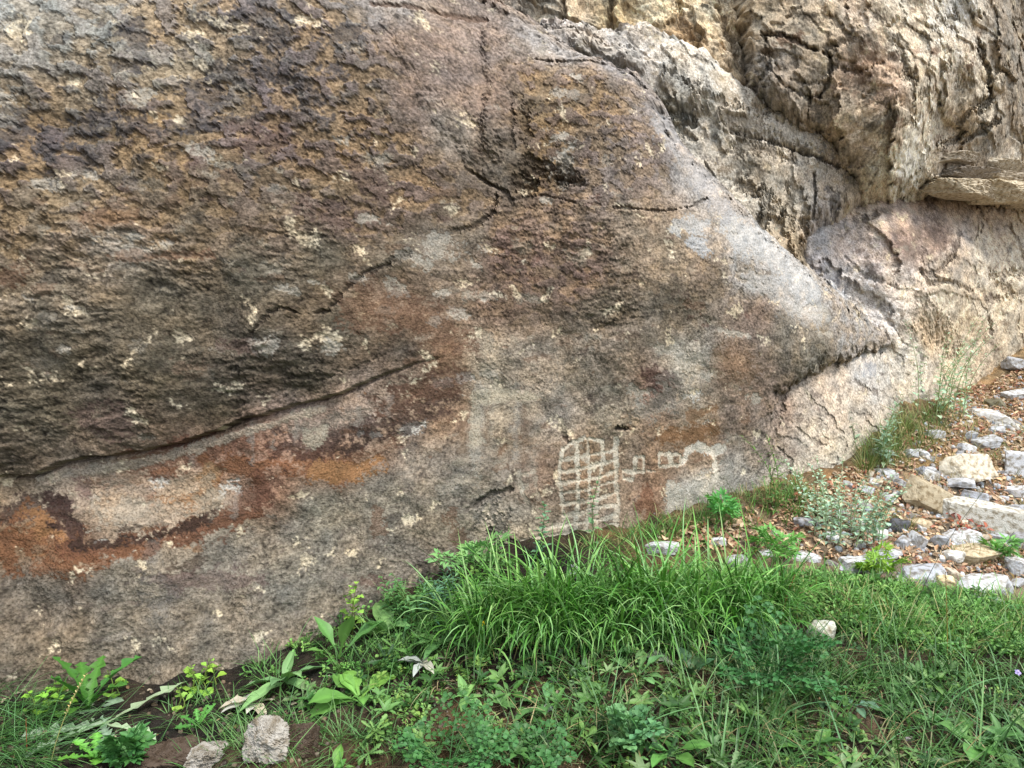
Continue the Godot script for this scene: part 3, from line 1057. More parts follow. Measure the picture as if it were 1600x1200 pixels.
func build_cliff() -> void:
	build_rock({
		"called": "rock_face", "label": "great brown weathered boulder face with a long slanting crack and pale pecked grid drawing", "category": "rock face",
		"x0": -2.05, "y0": -0.15, "x1": 2.6, "y1": 2.68, "cell": 0.0039, "edge": 0.1, "dw": 18, "dh": 14,
		"depth": PackedFloat32Array([2.396, 2.514, 2.599, 2.675, 2.768, 2.885, 3.002, 3.114, 3.227, 3.345, 3.473, 3.611, 3.752, 3.895, 4.049, 4.224, 4.416, 4.617, 2.423, 2.541, 2.622, 2.695, 2.787, 2.908, 3.023, 3.133, 3.242, 3.356, 3.483, 3.626, 3.770, 3.909, 4.061, 4.242, 4.445, 4.655, 2.464, 2.568, 2.645, 2.717, 2.806, 2.925, 3.042, 3.150, 3.257, 3.367, 3.490, 3.638, 3.786, 3.921, 4.071, 4.263, 4.479, 4.699, 2.493, 2.599, 2.670, 2.742, 2.821, 2.941, 3.059, 3.165, 3.272, 3.378, 3.496, 3.641, 3.790, 3.932, 4.089, 4.293, 4.521, 4.749, 2.451, 2.585, 2.670, 2.761, 2.837, 2.948, 3.071, 3.182, 3.282, 3.377, 3.486, 3.626, 3.779, 3.933, 4.111, 4.327, 4.571, 4.805, 2.376, 2.502, 2.611, 2.724, 2.809, 2.928, 3.067, 3.194, 3.284, 3.355, 3.455, 3.591, 3.744, 3.906, 4.103, 4.356, 4.624, 4.863, 2.345, 2.456, 2.564, 2.659, 2.736, 2.882, 3.038, 3.190, 3.278, 3.324, 3.419, 3.554, 3.710, 3.873, 4.078, 4.383, 4.677, 4.917, 2.331, 2.439, 2.541, 2.626, 2.719, 2.849, 3.013, 3.187, 3.279, 3.313, 3.402, 3.542, 3.713, 3.905, 4.130, 4.425, 4.716, 4.963, 2.315, 2.422, 2.523, 2.609, 2.705, 2.829, 2.997, 3.189, 3.289, 3.316, 3.413, 3.570, 3.763, 3.989, 4.225, 4.489, 4.760, 5.008, 2.304, 2.408, 2.512, 2.599, 2.690, 2.813, 2.985, 3.193, 3.302, 3.331, 3.449, 3.637, 3.845, 4.073, 4.311, 4.559, 4.813, 5.055, 2.315, 2.415, 2.517, 2.606, 2.698, 2.808, 2.977, 3.198, 3.314, 3.346, 3.497, 3.724, 3.934, 4.156, 4.389, 4.629, 4.871, 5.107, 2.357, 2.456, 2.551, 2.638, 2.720, 2.821, 2.988, 3.239, 3.368, 3.399, 3.556, 3.790, 4.014, 4.236, 4.465, 4.698, 4.932, 5.162, 2.433, 2.544, 2.636, 2.710, 2.773, 2.871, 3.041, 3.307, 3.455, 3.485, 3.639, 3.863, 4.090, 4.314, 4.540, 4.768, 4.996, 5.221, 2.552, 2.686, 2.777, 2.829, 2.881, 2.971, 3.135, 3.393, 3.558, 3.621, 3.758, 3.958, 4.175, 4.396, 4.617, 4.840, 5.063, 5.282]),
		"outline": PackedVector2Array([Vector2(-2.639, -0.462), Vector2(-2.764, 2.942), Vector2(-0.699, 3.895), Vector2(-0.405, 2.699), Vector2(0, 2.643), Vector2(0.099, 2.581), Vector2(0.284, 2.486), Vector2(0.531, 2.414), Vector2(0.636, 2.293), Vector2(0.729, 2.113), Vector2(0.981, 1.941), Vector2(1.24, 1.727), Vector2(1.541, 1.533), Vector2(1.92, 1.353), Vector2(2.326, 1.2), Vector2(2.456, 1.097), Vector2(2.011, 1.089), Vector2(1.68, 1.039), Vector2(1.477, 0.956), Vector2(1.324, 0.883), Vector2(1.349, 0.435), Vector2(1.366, -0.357)]),
		"seed": 11,
		"big": 0.045,
		"push": Vector3(-0.25, 0.0, 0.968),
		"step_amp": 0.034,
		"scars": 0.2,
		"margin": 0.06,
		"step": PackedVector2Array([Vector2(-2.082, 0.796), Vector2(-1.726, 0.769), Vector2(-1.62, 0.761), Vector2(-1.537, 0.803), Vector2(-1.352, 0.826), Vector2(-1.176, 0.847), Vector2(-0.981, 0.925), Vector2(-0.763, 0.983), Vector2(-0.588, 1.038), Vector2(-0.403, 1.106), Vector2(-0.283, 1.143), Vector2(-0.221, 1.162)]),
		"zones": [
			[Vector2(-1.536, 2.236), tone(150, 151, 146), 0.35, 0.3],
			[Vector2(-1.304, 2.295), tone(140, 140, 134), 0.4, 0.3],
			[Vector2(-1.489, 2.071), tone(149, 149, 143), 0.45, 0.3],
			[Vector2(-1.167, 2.219), tone(134, 129, 119), 0.7, 0.2],
			[Vector2(-1.087, 2.138), tone(149, 148, 138), 0.55, 0.2],
			[Vector2(-0.839, 2.257), tone(115, 111, 109), 0.75, 0.1],
			[Vector2(-0.638, 2.287), tone(116, 109, 103), 0.75, 0.1],
			[Vector2(-0.797, 2.104), tone(110, 105, 105), 0.7, 0.1],
			[Vector2(-1.338, 2.089), tone(138, 136, 128), 0.6, 0.2],
			[Vector2(-1.487, 1.95), tone(107, 99, 89), 0.7, 0.2],
			[Vector2(-1.407, 1.838), tone(95, 89, 86), 0.75, 0.2],
			[Vector2(-1.538, 1.827), tone(84, 81, 81), 0.7, 0.2],
			[Vector2(-1.158, 1.918), tone(118, 106, 91), 0.7, 0.2],
			[Vector2(-0.972, 2.02), tone(117, 109, 100), 0.75, 0.2],
			[Vector2(-0.717, 2.002), tone(117, 107, 99), 0.7, 0.2],
			[Vector2(-0.553, 2.16), tone(113, 105, 98), 0.75, 0.2],
			[Vector2(-0.471, 1.945), tone(116, 105, 94), 0.65, 0.3],
			[Vector2(-0.896, 1.854), tone(109, 98, 91), 0.6, 0.3],
			[Vector2(-1.072, 1.716), tone(121, 108, 92), 0.55, 0.5],
			[Vector2(-0.817, 1.926), tone(106, 94, 90), 0.6, 0.3],
			[Vector2(-1.465, 1.695), tone(130, 117, 100), 0.6, 0.5],
			[Vector2(-0.641, 1.767), tone(114, 102, 89), 0.5, 0.5],
			[Vector2(-1.344, 1.722), tone(128, 122, 111), 0.5, 0.4],
			[Vector2(-1.509, 1.553), tone(131, 117, 98), 0.45, 0.7],
			[Vector2(-1.261, 1.624), tone(134, 115, 94), 0.4, 0.6],
			[Vector2(-1.286, 1.53), tone(147, 139, 127), 0.25, 0.5],
			[Vector2(-1.043, 1.548), tone(121, 109, 93), 0.2, 0.9],
			[Vector2(-0.808, 1.601), tone(117, 105, 92), 0.25, 0.9],
			[Vector2(-0.562, 1.661), tone(113, 98, 87), 0.45, 0.6],
			[Vector2(-0.365, 1.821), tone(114, 100, 89), 0.55, 0.5],
			[Vector2(-0.252, 1.739), tone(105, 94, 83), 0.4, 0.5],
			[Vector2(-1.454, 1.413), tone(125, 115, 100), 0.1, 1.0],
			[Vector2(-1.188, 1.353), tone(113, 105, 91), 0.0, 1.0],
			[Vector2(-0.894, 1.444), tone(103, 97, 85), 0.0, 1.0],
			[Vector2(-0.691, 1.517), tone(99, 93, 81), 0.05, 1.0],
			[Vector2(-0.481, 1.527), tone(111, 103, 91), 0.1, 0.8],
			[Vector2(-1.473, 1.184), tone(97, 91, 79), 0, 1.0],
			[Vector2(-1.214, 1.112), tone(95, 89, 77), 0, 1.0],
			[Vector2(-0.905, 1.198), tone(92, 85, 75), 0, 1.0],
			[Vector2(-0.617, 1.288), tone(91, 85, 74), 0, 1.0],
			[Vector2(-1.565, 0.994), tone(95, 89, 77), 0, 1.0],
			[Vector2(-1.335, 0.934), tone(92, 83, 73), 0, 1.0],
			[Vector2(-1.034, 0.99), tone(89, 82, 71), 0, 1.0],
			[Vector2(-0.755, 1.076), tone(82, 76, 67), 0, 1.0],
			[Vector2(-0.401, 1.174), tone(79, 73, 66), 0, 0.9],
			[Vector2(-1.661, 0.816), tone(100, 91, 80), 0, 0.8],
			[Vector2(-0.363, 2.082), tone(130, 116, 107), 0.1, 0.3],
			[Vector2(-0.252, 2.264), tone(136, 122, 114), 0.1, 0.3],
			[Vector2(-0.158, 2.443), tone(144, 130, 121), 0.1, 0.3],
			[Vector2(-0.387, 2.348), tone(131, 118, 109), 0.15, 0.3],
			[Vector2(-0.435, 2.455), tone(147, 141, 136), 0.1, 0.2],
			[Vector2(-0.105, 2.175), tone(126, 112, 102), 0.1, 0.3],
			[Vector2(-0.227, 2.014), tone(143, 135, 126), 0.1, 0.3],
			[Vector2(-0.079, 1.938), tone(113, 105, 95), 0.1, 0.3],
			[Vector2(0.136, 2.152), tone(109, 96, 79), 0.5, 0.3],
			[Vector2(0.138, 2.302), tone(117, 102, 86), 0.5, 0.3],
			[Vector2(0.359, 2.248), tone(120, 106, 91), 0.55, 0.3],
			[Vector2(0.409, 2.018), tone(118, 108, 101), 0.5, 0.4],
			[Vector2(0.108, 1.902), tone(90, 78, 63), 0.3, 0.4],
			[Vector2(0.623, 2.046), tone(129, 119, 113), 0.4, 0.3],
			[Vector2(0.437, 1.857), tone(122, 112, 105), 0.35, 0.5],
			[Vector2(0.769, 2.168), tone(157, 154, 153), 0.1, 0.2],
			[Vector2(0.869, 1.971), tone(160, 157, 154), 0.1, 0.2],
			[Vector2(1.003, 1.798), tone(162, 158, 154), 0.1, 0.2],
			[Vector2(0.169, 2.48), tone(157, 151, 146), 0.1, 0.2],
			[Vector2(0.456, 2.45), tone(148, 141, 137), 0.1, 0.2],
			[Vector2(-0.205, 1.644), tone(125, 115, 102), 0.15, 0.5],
			[Vector2(-0.254, 1.514), tone(132, 121, 109), 0.1, 0.4],
			[Vector2(0.135, 1.689), tone(126, 109, 95), 0.3, 0.7],
			[Vector2(0, 1.552), tone(112, 93, 83), 0.35, 0.7],
			[Vector2(0.271, 1.502), tone(114, 97, 87), 0.35, 0.8],
			[Vector2(-0.053, 1.366), tone(116, 99, 86), 0.2, 0.8],
			[Vector2(0.553, 1.699), tone(147, 132, 115), 0.1, 0.8],
			[Vector2(0.706, 1.567), tone(141, 128, 111), 0.15, 0.8],
			[Vector2(0.411, 1.34), tone(103, 95, 83), 0.1, 1.0],
			[Vector2(0.739, 1.37), tone(107, 99, 87), 0.1, 0.38],
			[Vector2(0.995, 1.735), tone(160, 153, 144), 0.2, 0.4],
			[Vector2(0.905, 1.488), tone(125, 113, 99), 0.2, 0.8],
			[Vector2(1.275, 1.664), tone(178, 178, 177), 0.15, 0.2],
			[Vector2(1.128, 1.497), tone(159, 158, 155), 0.4, 0.3],
			[Vector2(1.466, 1.413), tone(181, 180, 178), 0.3, 0.11],
			[Vector2(1.833, 1.281), tone(168, 164, 159), 0.4, 0.15],
			[Vector2(1.585, 1.151), tone(133, 127, 115), 0.2, 0.3],
			[Vector2(1.163, 1.284), tone(124, 110, 100), 0.1, 0.23],
			[Vector2(1.365, 1.22), tone(124, 117, 106), 0.1, 0.34],
			[Vector2(-0.485, 1.36), tone(130, 109, 92), 0.1, 0.5],
			[Vector2(-0.352, 1.287), tone(120, 102, 86), 0.1, 0.5],
			[Vector2(-0.573, 1.335), tone(139, 121, 102), 0.1, 0.4],
			[Vector2(-0.208, 1.235), tone(126, 110, 95), 0.05, 0.5],
			[Vector2(-0.283, 1.133), tone(122, 100, 82), 0.05, 0.4],
			[Vector2(-0.406, 1.034), tone(145, 127, 112), 0.0, 0.15],
			[Vector2(-0.593, 0.943), tone(153, 138, 127), 0, 0.11],
			[Vector2(-0.791, 0.905), tone(156, 139, 129), 0, 0.11],
			[Vector2(-0.106, 1.127), tone(155, 145, 130), 0, 0.15],
			[Vector2(0.082, 1.014), tone(148, 139, 128), 0, 0.15],
			[Vector2(0.276, 1.066), tone(141, 131, 118), 0.05, 0.19],
			[Vector2(0.445, 1.119), tone(132, 121, 109), 0.05, 0.23],
			[Vector2(0.193, 0.873), tone(150, 141, 131), 0, 0.15],
			[Vector2(0.453, 0.891), tone(146, 137, 123), 0.1, 0.19],
			[Vector2(0.632, 0.97), tone(126, 107, 97), 0.1, 0.15],
			[Vector2(0.785, 1.082), tone(167, 162, 152), 0.1, 0.15],
			[Vector2(0.866, 0.898), tone(143, 133, 120), 0.1, 0.15],
			[Vector2(1.03, 1.043), tone(127, 109, 94), 0.1, 0.19],
			[Vector2(1.093, 0.786), tone(132, 118, 108), 0.1, 0.23],
			[Vector2(1.255, 0.642), tone(134, 124, 116), 0.1, 0.23],
			[Vector2(1.188, 0.972), tone(128, 114, 104), 0.1, 0.27],
			[Vector2(0.914, 0.707), tone(137, 115, 95), 0.1, 0.15],
			[Vector2(0.708, 0.726), tone(126, 108, 91), 0.1, 0.15],
			[Vector2(1.106, 0.528), tone(154, 149, 141), 0.05, 0.19],
			[Vector2(0.887, 0.446), tone(170, 166, 158), 0, 0.15],
			[Vector2(0.648, 0.492), tone(128, 107, 91), 0.05, 0.19],
			[Vector2(1.262, 0.445), tone(162, 155, 146), 0, 0.15],
			[Vector2(0.339, 0.667), tone(134, 115, 95), 0.05, 0.15],
			[Vector2(0.281, 0.502), tone(130, 114, 98), 0.05, 0.15],
			[Vector2(0.429, 0.429), tone(140, 126, 111), 0.05, 0.15],
			[Vector2(0.138, 0.626), tone(128, 112, 99), 0.05, 0.15],
			[Vector2(0, 0.773), tone(129, 118, 105), 0, 0.19],
			[Vector2(-0.054, 0.911), tone(145, 137, 124), 0, 0.15],
			[Vector2(-0.261, 0.922), tone(125, 107, 91), 0.0, 0.15],
			[Vector2(-0.107, 0.593), tone(120, 115, 107), 0, 0.27],
			[Vector2(-0.081, 0.43), tone(146, 139, 128), 0, 0.23],
			[Vector2(0.082, 0.357), tone(154, 145, 130), 0, 0.15],
			[Vector2(0.281, 0.304), tone(162, 153, 138), 0, 0.15],
			[Vector2(-1.668, 0.698), tone(141, 126, 109), 0, 0.11],
			[Vector2(-1.533, 0.713), tone(152, 138, 124), 0, 0.11],
			[Vector2(-1.361, 0.723), tone(148, 131, 116), 0, 0.11],
			[Vector2(-1.097, 0.776), tone(136, 112, 97), 0, 0.11],
			[Vector2(-0.903, 0.838), tone(127, 104, 92), 0, 0.11],
			[Vector2(-1.162, 0.663), tone(155, 140, 123), 0, 0.08],
			[Vector2(-1.364, 0.631), tone(159, 144, 127), 0, 0.08],
			[Vector2(-1.692, 0.544), tone(114, 94, 75), 0, 0.11],
			[Vector2(-1.54, 0.488), tone(101, 78, 62), 0, 0.11],
			[Vector2(-0.906, 0.67), tone(125, 102, 88), 0, 0.11],
			[Vector2(-0.688, 0.749), tone(121, 96, 79), 0, 0.11],
			[Vector2(-0.506, 0.783), tone(123, 107, 95), 0, 0.15],
			[Vector2(-0.734, 0.556), tone(131, 126, 115), 0, 0.23],
			[Vector2(-0.507, 0.579), tone(127, 122, 112), 0, 0.27],
			[Vector2(-0.362, 0.668), tone(136, 127, 116), 0, 0.27],
			[Vector2(-0.313, 0.455), tone(121, 114, 103), 0, 0.27],
			[Vector2(-1.054, 0.471), tone(127, 120, 109), 0, 0.27],
			[Vector2(-1.361, 0.384), tone(120, 115, 106), 0, 0.3],
			[Vector2(-1.631, 0.366), tone(113, 105, 95), 0, 0.3],
			[Vector2(-1.156, 0.251), tone(121, 114, 104), 0, 0.34],
			[Vector2(-0.843, 0.328), tone(125, 120, 110), 0, 0.34],
			[Vector2(-0.554, 0.333), tone(123, 117, 108), 0, 0.3],
			[Vector2(-0.313, 0.299), tone(125, 116, 107), 0, 0.27],
			[Vector2(-1.626, 0.15), tone(115, 105, 92), 0, 0.34],
			[Vector2(-1.358, 0.115), tone(122, 114, 102), 0, 0.34],
			[Vector2(-0.947, 0.108), tone(128, 120, 109), 0, 0.34],
			[Vector2(-1.916, 0.888), tone(114, 106, 94), 0, 0.8],
			[Vector2(-1.821, 1.672), tone(121, 111, 98), 0.5, 0.4],
			[Vector2(-1.973, 0.255), tone(129, 118, 105), 0, 0.3],
			[Vector2(-1.365, 2.694), tone(138, 135, 128), 0.5, 0.2],
			[Vector2(-0.504, 2.792), tone(126, 119, 111), 0.5, 0.2]
		],
		"flakes": [
			[PackedVector2Array([Vector2(-1.578, 0.646), Vector2(-1.531, 0.52), Vector2(-1.402, 0.466), Vector2(-1.242, 0.509), Vector2(-1.076, 0.554), Vector2(-0.906, 0.623), Vector2(-0.884, 0.764)]), 0.036, 70, 0.0034, 0.0135, [tone(60, 48, 46), tone(50, 42, 39), tone(104, 75, 60), tone(154, 117, 83), tone(85, 64, 56)]],
			[PackedVector2Array([Vector2(-1.161, 0.756), Vector2(-0.904, 0.814), Vector2(-0.686, 0.823), Vector2(-0.457, 0.895), Vector2(-0.26, 1.001)]), 0.053, 110, 0.0036, 0.0145, [tone(60, 48, 46), tone(50, 42, 39), tone(95, 69, 58), tone(85, 66, 61), tone(154, 117, 83), tone(153, 124, 97)]],
			[PackedVector2Array([Vector2(-1.746, 0.571), Vector2(-1.637, 0.539), Vector2(-1.54, 0.466)]), 0.035, 40, 0.0032, 0.0130, [tone(60, 48, 46), tone(130, 97, 72), tone(154, 117, 83), tone(169, 152, 129)]],
			[PackedVector2Array([Vector2(-1.498, 0.687), Vector2(-1.325, 0.651), Vector2(-1.119, 0.637)]), 0.040, 40, 0.0034, 0.0135, [tone(183, 173, 156), tone(154, 117, 83), tone(133, 105, 82), tone(162, 148, 133), tone(196, 190, 179)]],
			[PackedVector2Array([Vector2(-1.557, 0.402), Vector2(-0.948, 0.39), Vector2(-0.387, 0.464)]), 0.139, 90, 0.0035, 0.0162, [tone(115, 105, 97), tone(161, 153, 143), tone(104, 92, 86), tone(145, 137, 127), tone(92, 85, 79)]],
			[PackedVector2Array([Vector2(-1.553, 0.183), Vector2(-0.948, 0.201), Vector2(-0.507, 0.276)]), 0.092, 60, 0.0034, 0.0138, [tone(115, 105, 97), tone(161, 153, 143), tone(145, 137, 127), tone(92, 85, 79)]],
			[PackedVector2Array([Vector2(-1.509, 1.164), Vector2(-1.005, 1.199), Vector2(-0.439, 1.433)]), 0.156, 120, 0.0034, 0.0179, [tone(88, 82, 72), tone(125, 117, 103), tone(130, 113, 98), tone(80, 75, 67), tone(155, 148, 135)]],
			[PackedVector2Array([Vector2(-1.469, 1.635), Vector2(-0.98, 1.657), Vector2(-0.366, 1.773)]), 0.155, 130, 0.0033, 0.0199, [tone(88, 83, 76), tone(133, 121, 104), tone(137, 115, 97), tone(81, 75, 70), tone(173, 166, 151), tone(110, 92, 87)]],
			[PackedVector2Array([Vector2(-1.455, 2.054), Vector2(-1.03, 2.101), Vector2(-0.553, 2.16)]), 0.177, 130, 0.0033, 0.0199, [tone(82, 79, 82), tone(152, 141, 120), tone(165, 160, 150), tone(72, 67, 68), tone(107, 101, 101)]],
			[PackedVector2Array([Vector2(-0.364, 2.303), Vector2(-0.25, 2.034)]), 0.154, 50, 0.0038, 0.0154, [tone(153, 142, 133), tone(103, 92, 85), tone(130, 113, 104)]],
			[PackedVector2Array([Vector2(0.164, 2.212), Vector2(0.437, 1.993), Vector2(0.692, 2.09)]), 0.140, 80, 0.0042, 0.0195, [tone(84, 74, 66), tone(149, 132, 110), tone(104, 94, 89), tone(172, 165, 154)]],
			[PackedVector2Array([Vector2(0.054, 1.554), Vector2(0.438, 1.476), Vector2(0.87, 1.429)]), 0.166, 130, 0.0041, 0.0193, [tone(89, 76, 68), tone(139, 121, 102), tone(80, 73, 65), tone(163, 151, 134), tone(113, 89, 80)]],
			[PackedVector2Array([Vector2(-0.106, 1.127), Vector2(0.276, 1.01), Vector2(0.729, 0.936), Vector2(1.09, 0.818)]), 0.174, 160, 0.0044, 0.0232, [tone(175, 168, 155), tone(102, 88, 78), tone(125, 100, 82), tone(91, 81, 75), tone(159, 147, 130), tone(187, 182, 172)]],
			[PackedVector2Array([Vector2(-0.262, 0.764), Vector2(0.138, 0.681), Vector2(0.583, 0.588), Vector2(1.219, 0.58)]), 0.144, 130, 0.0043, 0.0172, [tone(165, 157, 143), tone(93, 80, 71), tone(124, 97, 77), tone(83, 74, 68), tone(149, 130, 110)]],
			[PackedVector2Array([Vector2(1.078, 1.775), Vector2(1.479, 1.479), Vector2(1.984, 1.244)]), 0.099, 70, 0.0040, 0.0166, [tone(104, 93, 81), tone(86, 79, 71), tone(143, 131, 114), tone(196, 196, 195)]]
		],
		"strokes": [
			[PackedVector2Array([Vector2(-1.32, 1.544), Vector2(-1.267, 1.539)]), 0.0094, tone(193, 188, 177), 0.6, 1.25, -0.003],
			[PackedVector2Array([Vector2(-1.266, 1.521), Vector2(-1.178, 1.517)]), 0.0143, tone(193, 188, 177), 0.6, 1.25, -0.003],
			[PackedVector2Array([Vector2(-1.171, 1.548), Vector2(-1.122, 1.544)]), 0.0120, tone(193, 188, 177), 0.6, 1.25, -0.003],
			[PackedVector2Array([Vector2(-1.225, 1.563), Vector2(-1.159, 1.559)]), 0.0095, tone(193, 188, 177), 0.6, 1.25, -0.003],
			[PackedVector2Array([Vector2(-0.803, 1.397), Vector2(-0.75, 1.391)]), 0.0114, tone(193, 188, 177), 0.6, 1.25, -0.003],
			[PackedVector2Array([Vector2(-0.709, 1.426), Vector2(-0.68, 1.42)]), 0.0090, tone(193, 188, 177), 0.6, 1.25, -0.003],
			[PackedVector2Array([Vector2(-0.456, 1.421), Vector2(-0.424, 1.414)]), 0.0217, tone(193, 188, 177), 0.6, 1.25, -0.003],
			[PackedVector2Array([Vector2(-0.299, 1.4), Vector2(-0.259, 1.393)]), 0.0141, tone(193, 188, 177), 0.6, 1.25, -0.003],
			[PackedVector2Array([Vector2(-0.245, 1.307), Vector2(-0.194, 1.299)]), 0.0201, tone(193, 188, 177), 0.6, 1.25, -0.003],
			[PackedVector2Array([Vector2(-0.132, 1.365), Vector2(-0.104, 1.357)]), 0.0088, tone(193, 188, 177), 0.6, 1.25, -0.003],
			[PackedVector2Array([Vector2(-0.317, 1.287), Vector2(-0.292, 1.279)]), 0.0169, tone(193, 188, 177), 0.6, 1.25, -0.003],
			[PackedVector2Array([Vector2(-1.032, 1.84), Vector2(-1.009, 1.835)]), 0.0218, tone(193, 188, 177), 0.6, 1.25, -0.003],
			[PackedVector2Array([Vector2(0.187, 2.062), Vector2(0.219, 2.055)]), 0.0336, tone(193, 188, 177), 0.6, 1.25, -0.003],
			[PackedVector2Array([Vector2(0.185, 1.958), Vector2(0.214, 1.95)]), 0.0394, tone(193, 188, 177), 0.6, 1.25, -0.003],
			[PackedVector2Array([Vector2(-0.548, 1.657), Vector2(-0.513, 1.653)]), 0.0159, tone(193, 188, 177), 0.6, 1.25, -0.003],
			[PackedVector2Array([Vector2(-0.479, 1.644), Vector2(-0.455, 1.639)]), 0.0134, tone(193, 188, 177), 0.6, 1.25, -0.003],
			[PackedVector2Array([Vector2(-0.607, 1.922), Vector2(-0.585, 1.918)]), 0.0155, tone(193, 188, 177), 0.6, 1.25, -0.003],
			[PackedVector2Array([Vector2(-1.477, 1.714), Vector2(-1.417, 1.711)]), 0.0161, tone(193, 188, 177), 0.6, 1.25, -0.003],
			[PackedVector2Array([Vector2(-1.389, 1.749), Vector2(-1.331, 1.747)]), 0.0162, tone(193, 188, 177), 0.6, 1.25, -0.003],
			[PackedVector2Array([Vector2(-1.225, 2.006), Vector2(-1.182, 2.004)]), 0.0261, tone(193, 188, 177), 0.6, 1.25, -0.003],
			[PackedVector2Array([Vector2(-0.728, 2.067), Vector2(-0.704, 2.064)]), 0.0102, tone(193, 188, 177), 0.6, 1.25, -0.003],
			[PackedVector2Array([Vector2(-1.572, 1.97), Vector2(-1.545, 1.967)]), 0.0180, tone(193, 188, 177), 0.6, 1.25, -0.003],
			[PackedVector2Array([Vector2(-1.563, 1.903), Vector2(-1.54, 1.899)]), 0.0157, tone(193, 188, 177), 0.6, 1.25, -0.003],
			[PackedVector2Array([Vector2(-0.01, 2.467), Vector2(0.01, 2.463)]), 0.0063, tone(193, 188, 177), 0.6, 1.25, -0.003],
			[PackedVector2Array([Vector2(0.643, 1.158), Vector2(0.726, 1.148)]), 0.0221, tone(193, 188, 177), 0.6, 1.25, -0.003],
			[PackedVector2Array([Vector2(0.748, 1.112), Vector2(0.852, 1.1)]), 0.0354, tone(193, 188, 177), 0.6, 1.25, -0.003],
			[PackedVector2Array([Vector2(0.836, 1.036), Vector2(0.911, 1.023)]), 0.0229, tone(193, 188, 177), 0.6, 1.25, -0.003],
			[PackedVector2Array([Vector2(0.689, 1.027), Vector2(0.759, 1.015)]), 0.0287, tone(193, 188, 177), 0.6, 1.25, -0.003],
			[PackedVector2Array([Vector2(0.54, 0.974), Vector2(0.6, 0.963)]), 0.0251, tone(193, 188, 177), 0.6, 1.25, -0.003],
			[PackedVector2Array([Vector2(0.991, 1.225), Vector2(1.115, 1.214)]), 0.0151, tone(193, 188, 177), 0.6, 1.25, -0.003],
			[PackedVector2Array([Vector2(1.153, 0.91), Vector2(1.2, 0.898)]), 0.0276, tone(193, 188, 177), 0.6, 1.25, -0.003],
			[PackedVector2Array([Vector2(0.962, 1.24), Vector2(0.997, 1.231)]), 0.0131, tone(193, 188, 177), 0.6, 1.25, -0.003],
			[PackedVector2Array([Vector2(1.457, 1.322), Vector2(1.64, 1.312)]), 0.0296, tone(193, 188, 177), 0.6, 1.25, -0.003],
			[PackedVector2Array([Vector2(1.584, 1.217), Vector2(1.687, 1.205)]), 0.0186, tone(193, 188, 177), 0.6, 1.25, -0.003],
			[PackedVector2Array([Vector2(-1.535, 1.361), Vector2(-1.516, 1.355)]), 0.0069, tone(193, 188, 177), 0.6, 1.25, -0.003],
			[PackedVector2Array([Vector2(-1.423, 1.331), Vector2(-1.394, 1.325)]), 0.0070, tone(193, 188, 177), 0.6, 1.25, -0.003],
			[PackedVector2Array([Vector2(-1.446, 1.194), Vector2(-1.43, 1.188)]), 0.0163, tone(193, 188, 177), 0.6, 1.25, -0.003],
			[PackedVector2Array([Vector2(-0.877, 1.198), Vector2(-0.854, 1.19)]), 0.0226, tone(193, 188, 177), 0.6, 1.25, -0.003],
			[PackedVector2Array([Vector2(-0.681, 1.193), Vector2(-0.647, 1.185)]), 0.0183, tone(193, 188, 177), 0.6, 1.25, -0.003],
			[PackedVector2Array([Vector2(-0.586, 1.452), Vector2(-0.551, 1.446)]), 0.0132, tone(193, 188, 177), 0.6, 1.25, -0.003],
			[PackedVector2Array([Vector2(-0.417, 1.53), Vector2(-0.368, 1.526)]), 0.0165, tone(193, 188, 177), 0.6, 1.25, -0.003],
			[PackedVector2Array([Vector2(-0.3, 1.562), Vector2(-0.255, 1.557)]), 0.0367, tone(193, 188, 177), 0.6, 1.25, -0.003],
			[PackedVector2Array([Vector2(-0.367, 1.496), Vector2(-0.329, 1.491)]), 0.0194, tone(193, 188, 177), 0.6, 1.25, -0.003],
			[PackedVector2Array([Vector2(-0.171, 1.519), Vector2(-0.141, 1.512)]), 0.0174, tone(193, 188, 177), 0.6, 1.25, -0.003],
			[PackedVector2Array([Vector2(0.258, 2.337), Vector2(0.298, 2.328)]), 0.0157, tone(193, 188, 177), 0.6, 1.25, -0.003],
			[PackedVector2Array([Vector2(0.207, 1.864), Vector2(0.253, 1.857)]), 0.0152, tone(193, 188, 177), 0.6, 1.25, -0.003],
			[PackedVector2Array([Vector2(0.134, 1.796), Vector2(0.163, 1.789)]), 0.0151, tone(193, 188, 177), 0.6, 1.25, -0.003],
			[PackedVector2Array([Vector2(-0.123, 1.573), Vector2(-0.086, 1.567)]), 0.0132, tone(193, 188, 177), 0.6, 1.25, -0.003],
			[PackedVector2Array([Vector2(-1.293, 0.713), Vector2(-1.255, 0.717)]), 0.0159, tone(205, 204, 199), 0.75, 1.2, -0.003],
			[PackedVector2Array([Vector2(-1.301, 0.684), Vector2(-1.268, 0.688)]), 0.0127, tone(205, 204, 199), 0.75, 1.2, -0.003],
			[PackedVector2Array([Vector2(-1.126, 0.642), Vector2(-1.07, 0.646)]), 0.0145, tone(205, 204, 199), 0.75, 1.2, -0.003],
			[PackedVector2Array([Vector2(-1.069, 0.669), Vector2(-1.034, 0.674)]), 0.0292, tone(205, 204, 199), 0.75, 1.2, -0.003],
			[PackedVector2Array([Vector2(-1.046, 0.698), Vector2(-1.015, 0.703)]), 0.0195, tone(205, 204, 199), 0.75, 1.2, -0.003],
			[PackedVector2Array([Vector2(-1.458, 0.512), Vector2(-1.427, 0.517)]), 0.0077, tone(205, 204, 199), 0.75, 1.2, -0.003],
			[PackedVector2Array([Vector2(-0.433, 0.849), Vector2(-0.386, 0.854)]), 0.0214, tone(205, 204, 199), 0.75, 1.2, -0.003],
